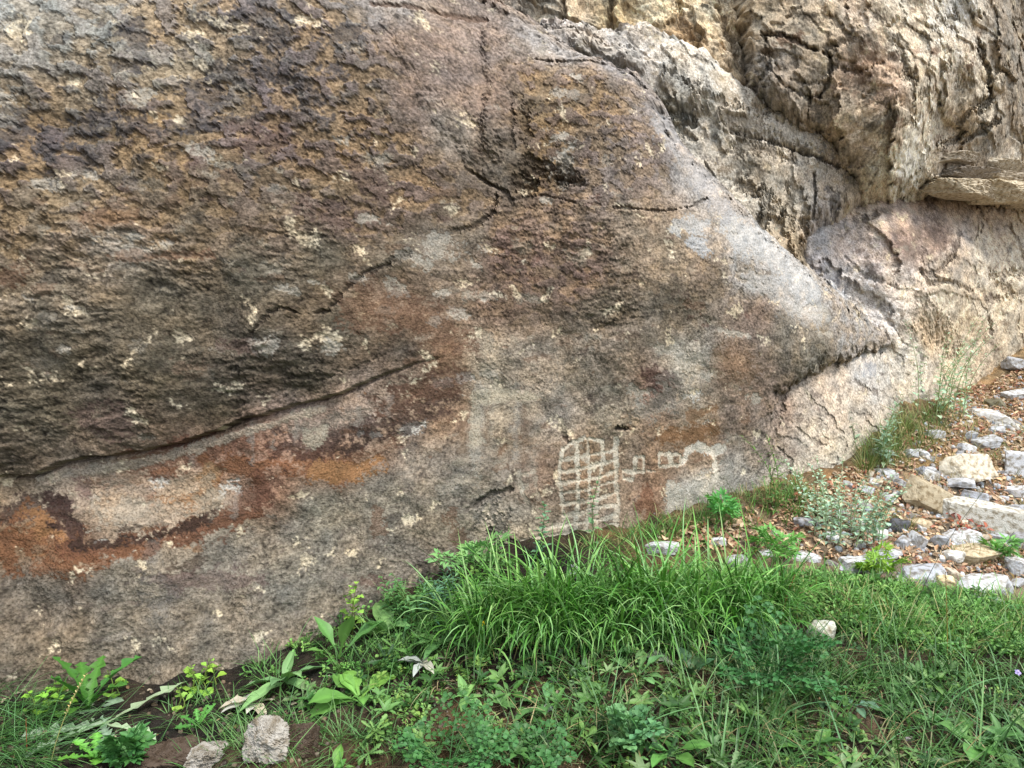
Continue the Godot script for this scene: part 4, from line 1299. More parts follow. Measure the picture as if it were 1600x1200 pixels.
			[PackedVector2Array([Vector2(-0.391, 0.865), Vector2(-0.356, 0.87)]), 0.0143, tone(205, 204, 199), 0.75, 1.2, -0.003],
			[PackedVector2Array([Vector2(-0.211, 1.046), Vector2(-0.168, 1.052)]), 0.0184, tone(205, 204, 199), 0.75, 1.2, -0.003],
			[PackedVector2Array([Vector2(-0.3, 1.029), Vector2(-0.27, 1.035)]), 0.0217, tone(205, 204, 199), 0.75, 1.2, -0.003],
			[PackedVector2Array([Vector2(-0.589, 0.841), Vector2(-0.581, 0.848)]), 0.0086, tone(205, 204, 199), 0.75, 1.2, -0.003],
			[PackedVector2Array([Vector2(0.907, 0.802), Vector2(0.945, 0.808)]), 0.0190, tone(205, 204, 199), 0.75, 1.2, -0.003],
			[PackedVector2Array([Vector2(0.94, 0.658), Vector2(1.001, 0.661)]), 0.0257, tone(205, 204, 199), 0.75, 1.2, -0.003],
			[PackedVector2Array([Vector2(0.805, 0.932), Vector2(0.853, 0.938)]), 0.0248, tone(205, 204, 199), 0.75, 1.2, -0.003],
			[PackedVector2Array([Vector2(-0.539, 0.837), Vector2(-0.517, 0.843)]), 0.0122, tone(205, 204, 199), 0.75, 1.2, -0.003],
			[PackedVector2Array([Vector2(-1.172, 0.663), Vector2(-1.152, 0.669)]), 0.0080, tone(205, 204, 199), 0.75, 1.2, -0.003],
			[PackedVector2Array([Vector2(1.07, 1.71), Vector2(1.23, 1.66), Vector2(1.4, 1.575), Vector2(1.529, 1.481)]), 0.0855, tone(186, 187, 187), 0.75, 0.8, 0.0],
			[PackedVector2Array([Vector2(0.696, 2.151), Vector2(0.799, 2.051), Vector2(0.92, 1.915), Vector2(1.005, 1.815)]), 0.0615, tone(175, 173, 173), 0.7, 0.9, 0.0],
			[PackedVector2Array([Vector2(0.743, 1.712), Vector2(0.882, 1.718)]), 0.0417, tone(183, 184, 184), 0.75, 0.9, 0.0],
			[PackedVector2Array([Vector2(0.824, 1.625), Vector2(0.875, 1.61)]), 0.0383, tone(173, 176, 179), 0.85, 0.8, 0.0],
			[PackedVector2Array([Vector2(1.167, 1.467), Vector2(1.328, 1.378), Vector2(1.587, 1.283)]), 0.0509, tone(179, 178, 175), 0.6, 1, 0.0],
			[PackedVector2Array([Vector2(-1.584, 1.842), Vector2(-1.489, 1.861), Vector2(-1.442, 1.815)]), 0.0536, tone(86, 83, 85), 0.6, 1.2, 0.004],
			[PackedVector2Array([Vector2(-1.458, 1.824), Vector2(-1.34, 1.803)]), 0.0337, tone(86, 83, 85), 0.6, 1.2, 0.004],
			[PackedVector2Array([Vector2(-1.213, 1.914), Vector2(-1.122, 1.911)]), 0.0304, tone(86, 83, 85), 0.6, 1.2, 0.004],
			[PackedVector2Array([Vector2(-1.066, 2.054), Vector2(-0.972, 2.042), Vector2(-1.028, 1.993)]), 0.0356, tone(86, 83, 85), 0.6, 1.2, 0.004],
			[PackedVector2Array([Vector2(-0.883, 2.322), Vector2(-0.82, 2.282)]), 0.0505, tone(86, 83, 85), 0.6, 1.2, 0.004],
			[PackedVector2Array([Vector2(-0.817, 2.146), Vector2(-0.716, 2.091), Vector2(-0.676, 2.029)]), 0.0461, tone(86, 83, 85), 0.6, 1.2, 0.004],
			[PackedVector2Array([Vector2(-0.973, 2.107), Vector2(-0.836, 2.111)]), 0.0318, tone(86, 83, 85), 0.6, 1.2, 0.004],
			[PackedVector2Array([Vector2(-0.637, 2.263), Vector2(-0.556, 2.303)]), 0.0336, tone(86, 83, 85), 0.6, 1.2, 0.004],
			[PackedVector2Array([Vector2(-1.047, 1.949), Vector2(-0.895, 1.941)]), 0.0291, tone(86, 83, 85), 0.6, 1.2, 0.004],
			[PackedVector2Array([Vector2(-1.337, 1.904), Vector2(-1.248, 1.994)]), 0.0299, tone(86, 83, 85), 0.6, 1.2, 0.004],
			[PackedVector2Array([Vector2(-1.179, 2.128), Vector2(-1.224, 2.235)]), 0.0262, tone(86, 83, 85), 0.6, 1.2, 0.004],
			[PackedVector2Array([Vector2(-0.914, 1.907), Vector2(-0.798, 1.906)]), 0.0408, tone(114, 96, 89), 0.55, 1.2, 0.0],
			[PackedVector2Array([Vector2(-0.557, 1.843), Vector2(-0.475, 1.761)]), 0.0338, tone(114, 96, 89), 0.55, 1.2, 0.0],
			[PackedVector2Array([Vector2(-0.724, 1.694), Vector2(-0.604, 1.635)]), 0.0354, tone(114, 96, 89), 0.55, 1.2, 0.0],
			[PackedVector2Array([Vector2(-1.419, 0.951), Vector2(-1.337, 0.922)]), 0.0486, tone(114, 96, 89), 0.55, 1.2, 0.0],
			[PackedVector2Array([Vector2(-0.905, 1.187), Vector2(-1.005, 1.199)]), 0.0224, tone(114, 96, 89), 0.55, 1.2, 0.0],
			[PackedVector2Array([Vector2(-1.906, 0.614), Vector2(-1.745, 0.604), Vector2(-1.636, 0.628)]), 0.0471, tone(70, 55, 52), 0.7, 1.1, 0.0],
			[PackedVector2Array([Vector2(-1.911, 0.527), Vector2(-1.745, 0.528), Vector2(-1.618, 0.56), Vector2(-1.541, 0.51)]), 0.0738, tone(128, 91, 67), 0.85, 0.9, 0.0],
			[PackedVector2Array([Vector2(-1.618, 0.582), Vector2(-1.541, 0.532)]), 0.0481, tone(154, 117, 83), 0.7, 1, 0.0],
			[PackedVector2Array([Vector2(-1.577, 0.658), Vector2(-1.551, 0.599), Vector2(-1.512, 0.518)]), 0.0350, tone(70, 55, 52), 0.9, 0.8, 0.0],
			[PackedVector2Array([Vector2(-1.55, 0.488), Vector2(-1.402, 0.473), Vector2(-1.242, 0.509), Vector2(-1.097, 0.544), Vector2(-0.948, 0.579)]), 0.0450, tone(113, 80, 62), 0.9, 0.9, 0.0],
			[PackedVector2Array([Vector2(-1.502, 0.507), Vector2(-1.363, 0.496), Vector2(-1.201, 0.533), Vector2(-1.118, 0.568), Vector2(-1.087, 0.612)]), 0.0204, tone(50, 42, 39), 0.8, 1.1, 0.0],
			[PackedVector2Array([Vector2(-1.634, 0.453), Vector2(-1.5, 0.436), Vector2(-1.322, 0.466)]), 0.0306, tone(128, 91, 67), 0.6, 1, 0.0],
			[PackedVector2Array([Vector2(-0.991, 0.606), Vector2(-0.906, 0.646), Vector2(-0.884, 0.74)]), 0.0516, tone(111, 85, 72), 0.75, 1, 0.0],
			[PackedVector2Array([Vector2(-1.301, 0.776), Vector2(-1.095, 0.812), Vector2(-0.945, 0.84), Vector2(-0.862, 0.763)]), 0.0561, tone(121, 90, 75), 0.75, 1.1, 0.0],
			[PackedVector2Array([Vector2(-1.098, 0.729), Vector2(-0.862, 0.763), Vector2(-0.644, 0.707)]), 0.0520, tone(128, 91, 67), 0.8, 1.1, 0.0],
			[PackedVector2Array([Vector2(-0.861, 0.811), Vector2(-0.73, 0.827), Vector2(-0.596, 0.841), Vector2(-0.456, 0.908), Vector2(-0.31, 0.977)]), 0.0738, tone(70, 55, 52), 0.7, 1.2, 0.0],
			[PackedVector2Array([Vector2(-0.733, 0.703), Vector2(-0.599, 0.703), Vector2(-0.53, 0.734)]), 0.0345, tone(154, 117, 83), 0.9, 1, 0.0],
			[PackedVector2Array([Vector2(-0.502, 0.937), Vector2(-0.359, 0.993), Vector2(-0.21, 1.051)]), 0.0459, tone(113, 87, 72), 0.6, 1.2, 0.0],
			[PackedVector2Array([Vector2(-0.927, 0.719), Vector2(-0.916, 0.6)]), 0.0281, tone(102, 73, 60), 0.7, 0.9, 0.0],
			[PackedVector2Array([Vector2(-0.642, 0.82), Vector2(-0.506, 0.783)]), 0.0450, tone(50, 42, 39), 0.45, 1.3, 0.0],
			[PackedVector2Array([Vector2(-0.408, 0.931), Vector2(-0.211, 0.866)]), 0.0418, tone(101, 82, 71), 0.5, 1.2, 0.0],
			[PackedVector2Array([Vector2(-1.457, 0.719), Vector2(-1.305, 0.672)]), 0.0270, tone(159, 136, 120), 0.7, 1, 0.0],
			[PackedVector2Array([Vector2(-1.264, 0.624), Vector2(-1.162, 0.64), Vector2(-1.109, 0.695)]), 0.0457, tone(154, 117, 83), 0.75, 1.2, 0.0],
			[PackedVector2Array([Vector2(-1.141, 0.72), Vector2(-1.098, 0.729)]), 0.0323, tone(154, 128, 100), 0.7, 1, 0.0],
			[PackedVector2Array([Vector2(-1.283, 0.74), Vector2(-1.223, 0.748)]), 0.0228, tone(128, 91, 67), 0.6, 1.3, 0.0],
			[PackedVector2Array([Vector2(-1.315, 0.673), Vector2(-1.295, 0.626)]), 0.0203, tone(128, 91, 67), 0.5, 1.3, 0.0],
			[PackedVector2Array([Vector2(-1.498, 0.687), Vector2(-1.508, 0.758)]), 0.0306, tone(146, 124, 116), 0.7, 1, 0.0],
			[PackedVector2Array([Vector2(-0.814, 0.882), Vector2(-0.683, 0.898), Vector2(-0.548, 0.94)]), 0.0290, tone(169, 159, 146), 0.45, 1.3, 0.0],
			[PackedVector2Array([Vector2(-0.773, 0.83), Vector2(-0.729, 0.852)]), 0.0241, tone(180, 172, 155), 0.7, 1.1, 0.0],
			[PackedVector2Array([Vector2(-0.94, 0.913), Vector2(-0.944, 0.768)]), 0.0117, tone(177, 169, 160), 0.35, 1.3, 0.0],
			[PackedVector2Array([Vector2(-0.808, 0.956), Vector2(-0.812, 0.833)]), 0.0119, tone(177, 169, 160), 0.35, 1.3, 0.0],
			[PackedVector2Array([Vector2(-1.157, 0.827), Vector2(-1.159, 0.756)]), 0.0115, tone(177, 169, 160), 0.35, 1.3, 0.0],
			[PackedVector2Array([Vector2(-0.59, 0.993), Vector2(-0.59, 0.892)]), 0.0123, tone(177, 169, 160), 0.35, 1.3, 0.0],
			[PackedVector2Array([Vector2(-0.88, 0.861), Vector2(-0.882, 0.812)]), 0.0118, tone(177, 169, 160), 0.35, 1.3, 0.0],
			[PackedVector2Array([Vector2(-1.024, 0.655), Vector2(-1.021, 0.573)]), 0.0115, tone(177, 169, 160), 0.35, 1.3, 0.0],
			[PackedVector2Array([Vector2(-1.391, 0.808), Vector2(-1.393, 0.749)]), 0.0111, tone(177, 169, 160), 0.35, 1.3, 0.0],
			[PackedVector2Array([Vector2(-0.477, 0.986), Vector2(-0.475, 0.909)]), 0.0125, tone(177, 169, 160), 0.35, 1.3, 0.0],
			[PackedVector2Array([Vector2(-1.433, 0.614), Vector2(-1.364, 0.62)]), 0.0447, tone(179, 167, 151), 0.8, 1.2, 0.0],
			[PackedVector2Array([Vector2(-1.305, 0.604), Vector2(-1.213, 0.62)]), 0.0409, tone(182, 169, 152), 0.75, 1.3, 0.0],
			[PackedVector2Array([Vector2(-1.14, 0.627), Vector2(-1.077, 0.635)]), 0.0368, tone(171, 158, 139), 0.7, 1.3, 0.0],
			[PackedVector2Array([Vector2(-1.401, 0.691), Vector2(-1.334, 0.675)]), 0.0404, tone(168, 156, 141), 0.6, 1.3, 0.0],
			[PackedVector2Array([Vector2(-1.224, 0.667), Vector2(-1.12, 0.684)]), 0.0345, tone(167, 154, 135), 0.6, 1.3, 0.0],
			[PackedVector2Array([Vector2(-1.621, 0.754), Vector2(-1.451, 0.766), Vector2(-1.241, 0.796), Vector2(-0.985, 0.879), Vector2(-0.723, 0.951)]), 0.0159, tone(179, 169, 154), 0.7, 0.9, 0.004],
			[PackedVector2Array([Vector2(-0.573, 1.335), Vector2(-0.442, 1.312), Vector2(-0.305, 1.261), Vector2(-0.208, 1.183)]), 0.0663, tone(123, 95, 77), 0.5, 1.2, 0.0],
			[PackedVector2Array([Vector2(0.628, 1.029), Vector2(0.727, 0.966)]), 0.0579, tone(87, 66, 62), 0.7, 1, 0.0],
			[PackedVector2Array([Vector2(0.706, 0.757), Vector2(0.876, 0.742), Vector2(0.945, 0.783)]), 0.0419, tone(128, 98, 71), 0.8, 1, 0.0],
			[PackedVector2Array([Vector2(0.836, 0.838), Vector2(0.957, 0.86)]), 0.0302, tone(133, 104, 77), 0.7, 1, 0.0],
			[PackedVector2Array([Vector2(1.025, 1.104), Vector2(1.142, 1.038)]), 0.0616, tone(136, 112, 90), 0.5, 1, 0.0],
			[PackedVector2Array([Vector2(0.616, 0.466), Vector2(0.649, 0.403)]), 0.0521, tone(128, 91, 70), 0.6, 1, 0.0],
			[PackedVector2Array([Vector2(-1.219, 0.394), Vector2(-1.158, 0.411)]), 0.0271, tone(83, 69, 59), 0.6, 1.2, 0.0],
			[PackedVector2Array([Vector2(-1.26, 0.364), Vector2(-1.095, 0.336), Vector2(-0.97, 0.333)]), 0.0318, tone(119, 101, 97), 0.5, 1.2, 0.0],
			[PackedVector2Array([Vector2(-0.531, 0.531), Vector2(-0.526, 0.455)]), 0.0223, tone(126, 102, 86), 0.6, 1, 0.0],
			[PackedVector2Array([Vector2(-0.577, 0.257), Vector2(-0.507, 0.245)]), 0.0222, tone(110, 88, 80), 0.6, 1, 0.0],
			[PackedVector2Array([Vector2(-0.25, 0.474), Vector2(-0.224, 0.366)]), 0.0310, tone(119, 96, 79), 0.6, 1, 0.0],
			[PackedVector2Array([Vector2(-1.007, 1.507), Vector2(-1.178, 1.498), Vector2(-1.27, 1.5)]), 0.0173, tone(132, 101, 81), 0.5, 1.2, 0.0],
			[PackedVector2Array([Vector2(-1.518, 1.453), Vector2(-1.586, 1.411)]), 0.0246, tone(117, 90, 72), 0.6, 1.2, 0.0],
			[PackedVector2Array([Vector2(-1.334, 1.601), Vector2(-1.243, 1.625)]), 0.0299, tone(140, 111, 87), 0.5, 1.2, 0.0],
			[PackedVector2Array([Vector2(-0.138, 1.022), Vector2(-0.128, 0.893), Vector2(-0.144, 0.766), Vector2(-0.136, 0.596)]), 0.0237, tone(175, 172, 163), 0.41250000000000003, 1.3, 0.0],
			[PackedVector2Array([Vector2(-0.08, 1.233), Vector2(-0.07, 1.089), Vector2(-0.086, 0.944), Vector2(-0.078, 0.751)]), 0.0213, tone(167, 160, 147), 0.33, 1.3, 0.0],
			[PackedVector2Array([Vector2(0.014, 1.016), Vector2(0.024, 0.918), Vector2(0.008, 0.821), Vector2(0.016, 0.69)]), 0.0188, tone(168, 166, 160), 0.33, 1.3, 0.0],
			[PackedVector2Array([Vector2(0.081, 1.123), Vector2(0.093, 1.058), Vector2(0.076, 0.993), Vector2(0.085, 0.905)]), 0.0217, tone(161, 153, 140), 0.275, 1.3, 0.0],
			[PackedVector2Array([Vector2(-0.111, 1.233), Vector2(-0.101, 1.17), Vector2(-0.117, 1.106), Vector2(-0.109, 1.02)]), 0.0159, tone(180, 172, 154), 0.33, 1.3, 0.0],
			[PackedVector2Array([Vector2(0.096, 0.849), Vector2(0.107, 0.766), Vector2(0.09, 0.685), Vector2(0.099, 0.574)]), 0.0217, tone(156, 150, 139), 0.275, 1.3, 0.0],
			[PackedVector2Array([Vector2(-0.04, 1.072), Vector2(-0.03, 1.015), Vector2(-0.046, 0.959), Vector2(-0.038, 0.883)]), 0.0134, tone(105, 94, 82), 0.33, 1.3, 0.0],
			[PackedVector2Array([Vector2(-0.107, 0.913), Vector2(-0.096, 0.872), Vector2(-0.112, 0.833), Vector2(-0.104, 0.779)]), 0.0159, tone(134, 108, 85), 0.275, 1.3, 0.0],
			[PackedVector2Array([Vector2(0.049, 0.906), Vector2(0.06, 0.84), Vector2(0.044, 0.775), Vector2(0.052, 0.688)]), 0.0189, tone(121, 99, 82), 0.33, 1.3, 0.0],
			[PackedVector2Array([Vector2(0.124, 0.738), Vector2(0.135, 0.662), Vector2(0.118, 0.589), Vector2(0.127, 0.489)]), 0.0217, tone(117, 94, 77), 0.275, 1.3, 0.0],
			[PackedVector2Array([Vector2(-0.198, 0.971), Vector2(-0.188, 0.907), Vector2(-0.203, 0.844), Vector2(-0.196, 0.759)]), 0.0157, tone(146, 123, 100), 0.275, 1.3, 0.0],
			[PackedVector2Array([Vector2(0.191, 1.122), Vector2(0.203, 1.072), Vector2(0.187, 1.023), Vector2(0.196, 0.956)]), 0.0274, tone(175, 170, 159), 0.22000000000000003, 1.3, 0.0],
			[PackedVector2Array([Vector2(-1.282, 0.49), Vector2(-1.273, 0.415), Vector2(-1.284, 0.341), Vector2(-1.277, 0.241)]), 0.0400, tone(144, 142, 138), 0.22000000000000003, 1.3, 0.0],
			[PackedVector2Array([Vector2(-1.096, 0.498), Vector2(-1.087, 0.435), Vector2(-1.099, 0.374), Vector2(-1.093, 0.29)]), 0.0363, tone(146, 140, 130), 0.165, 1.3, 0.0],
			[PackedVector2Array([Vector2(-0.411, 0.775), Vector2(-0.401, 0.712), Vector2(-0.416, 0.652), Vector2(-0.409, 0.569)]), 0.0253, tone(156, 150, 140), 0.22000000000000003, 1.3, 0.0],
			[PackedVector2Array([Vector2(-0.164, 0.964), Vector2(-0.054, 0.97), Vector2(0.087, 0.959)]), 0.0241, tone(178, 170, 152), 0.8, 0.8, 0.0],
			[PackedVector2Array([Vector2(-0.159, 0.916), Vector2(-0.146, 0.782)]), 0.0237, tone(173, 166, 150), 0.7, 0.8, 0.0],
			[PackedVector2Array([Vector2(-0.146, 0.517), Vector2(-0.081, 0.564), Vector2(0, 0.57)]), 0.0158, tone(67, 63, 58), 0.5, 0.6, -0.02],
			[PackedVector2Array([Vector2(-0.107, 0.406), Vector2(-0.067, 0.321), Vector2(0, 0.339)]), 0.0237, tone(77, 72, 66), 0.5, 0.9, -0.02],
			[PackedVector2Array([Vector2(-0.081, 0.483), Vector2(-0.067, 0.347)]), 0.0632, tone(124, 120, 113), 0.5, 1, -0.012],
			[PackedVector2Array([Vector2(-0.185, 0.507), Vector2(-0.12, 0.546)]), 0.0105, tone(57, 53, 49), 0.6, 0.6, -0.012],
			[PackedVector2Array([Vector2(0.47, 0.808), Vector2(0.51, 0.794)]), 0.0170, tone(40, 37, 34), 0.9, 0.6, -0.02],
			[PackedVector2Array([Vector2(0.222, 0.787), Vector2(0.245, 0.758)]), 0.0165, tone(65, 57, 52), 0.6, 0.6, -0.015],
			[PackedVector2Array([Vector2(0.783, 0.414), Vector2(0.888, 0.43), Vector2(0.959, 0.483)]), 0.0843, tone(181, 178, 169), 0.75, 0.9, -0.003],
			[PackedVector2Array([Vector2(0.747, 0.51), Vector2(0.766, 0.386)]), 0.0354, tone(187, 184, 174), 0.7, 0.6, -0.003],
			[PackedVector2Array([Vector2(0.96, 0.389), Vector2(1.186, 0.373), Vector2(1.302, 0.408)]), 0.0630, tone(173, 168, 159), 0.6, 1, 0.0],
			[PackedVector2Array([Vector2(0.575, 0.855), Vector2(0.729, 0.936), Vector2(0.825, 0.991)]), 0.0522, tone(161, 156, 146), 0.5, 1.2, 0.0],
			[PackedVector2Array([Vector2(0.222, 0.731), Vector2(0.214, 0.684), Vector2(0.206, 0.635)]), 0.0085, tone(200, 194, 179), 0.8198351168458887, 0.62, -0.0045],
			[PackedVector2Array([Vector2(0.206, 0.635), Vector2(0.208, 0.585), Vector2(0.217, 0.536)]), 0.0120, tone(200, 194, 179), 0.5833252088020833, 0.62, -0.0045],
			[PackedVector2Array([Vector2(0.217, 0.536), Vector2(0.221, 0.484), Vector2(0.223, 0.435)]), 0.0080, tone(200, 194, 179), 0.6730849009230262, 0.62, -0.0045],
			[PackedVector2Array([Vector2(0.223, 0.435), Vector2(0.231, 0.378), Vector2(0.235, 0.321)]), 0.0112, tone(200, 194, 179), 0.6063043056405844, 0.62, -0.0045],
			[PackedVector2Array([Vector2(0.285, 0.756), Vector2(0.288, 0.687), Vector2(0.295, 0.613)]), 0.0098, tone(200, 194, 179), 0.8370727657101009, 0.62, -0.0045],
			[PackedVector2Array([Vector2(0.295, 0.613), Vector2(0.293, 0.541), Vector2(0.29, 0.473)]), 0.0092, tone(200, 194, 179), 0.783574660294253, 0.62, -0.0045],
			[PackedVector2Array([Vector2(0.29, 0.473), Vector2(0.281, 0.393), Vector2(0.278, 0.31)]), 0.0105, tone(200, 194, 179), 0.7774376120246327, 0.62, -0.0045],
			[PackedVector2Array([Vector2(0.332, 0.753), Vector2(0.336, 0.698), Vector2(0.342, 0.638)]), 0.0073, tone(200, 194, 179), 0.622176929171081, 0.62, -0.0045],
			[PackedVector2Array([Vector2(0.342, 0.638), Vector2(0.342, 0.579), Vector2(0.345, 0.524)]), 0.0070, tone(200, 194, 179), 0.8258063190548625, 0.62, -0.0045],
			[PackedVector2Array([Vector2(0.345, 0.524), Vector2(0.342, 0.471), Vector2(0.334, 0.411)]), 0.0077, tone(200, 194, 179), 0.7070052327653913, 0.62, -0.0045],
			[PackedVector2Array([Vector2(0.334, 0.411), Vector2(0.324, 0.359), Vector2(0.322, 0.305)]), 0.0096, tone(200, 194, 179), 0.5927259276596291, 0.62, -0.0045],
			[PackedVector2Array([Vector2(0.397, 0.749), Vector2(0.401, 0.708), Vector2(0.404, 0.662)]), 0.0091, tone(200, 194, 179), 0.8284863382764988, 0.62, -0.0045],
			[PackedVector2Array([Vector2(0.404, 0.662), Vector2(0.393, 0.609), Vector2(0.387, 0.548)]), 0.0071, tone(200, 194, 179), 0.7214706015230334, 0.62, -0.0045],
			[PackedVector2Array([Vector2(0.387, 0.548), Vector2(0.377, 0.495), Vector2(0.375, 0.435)]), 0.0087, tone(200, 194, 179), 0.8361988220337838, 0.62, -0.0045],
			[PackedVector2Array([Vector2(0.375, 0.435), Vector2(0.378, 0.376), Vector2(0.382, 0.315)]), 0.0093, tone(200, 194, 179), 0.5871187574189539, 0.62, -0.0045],
			[PackedVector2Array([Vector2(0.462, 0.756), Vector2(0.464, 0.694), Vector2(0.464, 0.628)]), 0.0116, tone(200, 194, 179), 0.8474560982763858, 0.62, -0.0045],
			[PackedVector2Array([Vector2(0.464, 0.628), Vector2(0.468, 0.555), Vector2(0.478, 0.482)]), 0.0116, tone(200, 194, 179), 0.6039406477160012, 0.62, -0.0045],
			[PackedVector2Array([Vector2(0.478, 0.482), Vector2(0.473, 0.412), Vector2(0.472, 0.349)]), 0.0136, tone(200, 194, 179), 0.5955220230256519, 0.62, -0.0045],
			[PackedVector2Array([Vector2(0.222, 0.726), Vector2(0.241, 0.735), Vector2(0.257, 0.752)]), 0.0085, tone(200, 194, 179), 0.7429493616594249, 0.62, -0.0045],
			[PackedVector2Array([Vector2(0.257, 0.752), Vector2(0.276, 0.76), Vector2(0.303, 0.766)]), 0.0105, tone(200, 194, 179), 0.7366679716790814, 0.62, -0.0045],
			[PackedVector2Array([Vector2(0.303, 0.766), Vector2(0.329, 0.767), Vector2(0.352, 0.763)]), 0.0091, tone(200, 194, 179), 0.8190748540564944, 0.62, -0.0045],
			[PackedVector2Array([Vector2(0.352, 0.763), Vector2(0.375, 0.756), Vector2(0.397, 0.749)]), 0.0094, tone(200, 194, 179), 0.8558075698764464, 0.62, -0.0045],
			[PackedVector2Array([Vector2(0.214, 0.676), Vector2(0.252, 0.684), Vector2(0.289, 0.685)]), 0.0089, tone(200, 194, 179), 0.65794235728819, 0.62, -0.0045],
			[PackedVector2Array([Vector2(0.289, 0.685), Vector2(0.335, 0.692), Vector2(0.383, 0.695)]), 0.0077, tone(200, 194, 179), 0.6567375784831074, 0.62, -0.0045],
			[PackedVector2Array([Vector2(0.383, 0.695), Vector2(0.421, 0.698), Vector2(0.466, 0.703)]), 0.0065, tone(200, 194, 179), 0.7950137311563215, 0.62, -0.0045],
			[PackedVector2Array([Vector2(0.217, 0.628), Vector2(0.249, 0.629), Vector2(0.289, 0.634)]), 0.0101, tone(200, 194, 179), 0.7086965109346037, 0.62, -0.0045],
			[PackedVector2Array([Vector2(0.289, 0.634), Vector2(0.337, 0.642), Vector2(0.383, 0.646)]), 0.0099, tone(200, 194, 179), 0.6869271131083649, 0.62, -0.0045],
			[PackedVector2Array([Vector2(0.383, 0.646), Vector2(0.423, 0.651), Vector2(0.467, 0.663)]), 0.0086, tone(200, 194, 179), 0.671263801676841, 0.62, -0.0045],
			[PackedVector2Array([Vector2(0.214, 0.581), Vector2(0.254, 0.582), Vector2(0.289, 0.583)]), 0.0107, tone(200, 194, 179), 0.6104889863095158, 0.62, -0.0045],
			[PackedVector2Array([Vector2(0.289, 0.583), Vector2(0.339, 0.587), Vector2(0.384, 0.589)]), 0.0080, tone(200, 194, 179), 0.8525529446876454, 0.62, -0.0045],
			[PackedVector2Array([Vector2(0.384, 0.589), Vector2(0.423, 0.596), Vector2(0.468, 0.61)]), 0.0124, tone(200, 194, 179), 0.7415738514486262, 0.62, -0.0045],
			[PackedVector2Array([Vector2(0.217, 0.533), Vector2(0.25, 0.54), Vector2(0.29, 0.54)]), 0.0067, tone(200, 194, 179), 0.6760524723571979, 0.62, -0.0045],
			[PackedVector2Array([Vector2(0.29, 0.54), Vector2(0.337, 0.542), Vector2(0.384, 0.552)]), 0.0073, tone(200, 194, 179), 0.6013339972701363, 0.62, -0.0045],
			[PackedVector2Array([Vector2(0.384, 0.552), Vector2(0.426, 0.56), Vector2(0.468, 0.564)]), 0.0064, tone(200, 194, 179), 0.7263438797973031, 0.62, -0.0045],
			[PackedVector2Array([Vector2(0.215, 0.483), Vector2(0.253, 0.488), Vector2(0.29, 0.487)]), 0.0087, tone(200, 194, 179), 0.7708570103953747, 0.62, -0.0045],
			[PackedVector2Array([Vector2(0.29, 0.487), Vector2(0.339, 0.491), Vector2(0.384, 0.494)]), 0.0105, tone(200, 194, 179), 0.6098930401103175, 0.62, -0.0045],
			[PackedVector2Array([Vector2(0.384, 0.494), Vector2(0.428, 0.501), Vector2(0.468, 0.512)]), 0.0106, tone(200, 194, 179), 0.7078251794577402, 0.62, -0.0045],
			[PackedVector2Array([Vector2(0.218, 0.433), Vector2(0.25, 0.436), Vector2(0.29, 0.433)]), 0.0100, tone(200, 194, 179), 0.6111719353073968, 0.62, -0.0045],
			[PackedVector2Array([Vector2(0.29, 0.433), Vector2(0.338, 0.445), Vector2(0.384, 0.452)]), 0.0113, tone(200, 194, 179), 0.6259447685524218, 0.62, -0.0045],
			[PackedVector2Array([Vector2(0.384, 0.452), Vector2(0.422, 0.458), Vector2(0.469, 0.46)]), 0.0099, tone(200, 194, 179), 0.727332839751224, 0.62, -0.0045],
			[PackedVector2Array([Vector2(0.215, 0.388), Vector2(0.251, 0.393), Vector2(0.29, 0.394)]), 0.0077, tone(200, 194, 179), 0.8438776052370226, 0.62, -0.0045],
			[PackedVector2Array([Vector2(0.29, 0.394), Vector2(0.337, 0.394), Vector2(0.384, 0.4)]), 0.0061, tone(200, 194, 179), 0.8579393184569848, 0.62, -0.0045],
			[PackedVector2Array([Vector2(0.384, 0.4), Vector2(0.43, 0.406), Vector2(0.469, 0.413)]), 0.0080, tone(200, 194, 179), 0.720674316615807, 0.62, -0.0045],
			[PackedVector2Array([Vector2(0.218, 0.343), Vector2(0.257, 0.347), Vector2(0.29, 0.346)]), 0.0094, tone(200, 194, 179), 0.7221875463171765, 0.62, -0.0045],
			[PackedVector2Array([Vector2(0.29, 0.346), Vector2(0.335, 0.347), Vector2(0.385, 0.351)]), 0.0098, tone(200, 194, 179), 0.5900662310643883, 0.62, -0.0045],
			[PackedVector2Array([Vector2(0.385, 0.351), Vector2(0.428, 0.362), Vector2(0.469, 0.373)]), 0.0090, tone(200, 194, 179), 0.7506652382312542, 0.62, -0.0045],
			[PackedVector2Array([Vector2(0.124, 0.385), Vector2(0.145, 0.387), Vector2(0.172, 0.39)]), 0.0089, tone(200, 194, 179), 0.6702898363200372, 0.62, -0.0045],
			[PackedVector2Array([Vector2(0.172, 0.39), Vector2(0.196, 0.391), Vector2(0.223, 0.396)]), 0.0106, tone(200, 194, 179), 0.608121569167827, 0.62, -0.0045],
			[PackedVector2Array([Vector2(0.014, 0.338), Vector2(0.067, 0.348), Vector2(0.116, 0.353)]), 0.0098, tone(200, 194, 179), 0.6052521192766211, 0.62, -0.0045],
			[PackedVector2Array([Vector2(0.116, 0.353), Vector2(0.173, 0.355), Vector2(0.229, 0.356)]), 0.0076, tone(200, 194, 179), 0.5013270643231063, 0.62, -0.0045],
			[PackedVector2Array([Vector2(0.116, 0.391), Vector2(0.122, 0.357), Vector2(0.127, 0.318)]), 0.0071, tone(200, 194, 179), 0.46450678699587244, 0.62, -0.0045],
			[PackedVector2Array([Vector2(0, 0.29), Vector2(0.054, 0.294), Vector2(0.11, 0.298)]), 0.0090, tone(200, 194, 179), 0.5528705586181286, 0.62, -0.0045],
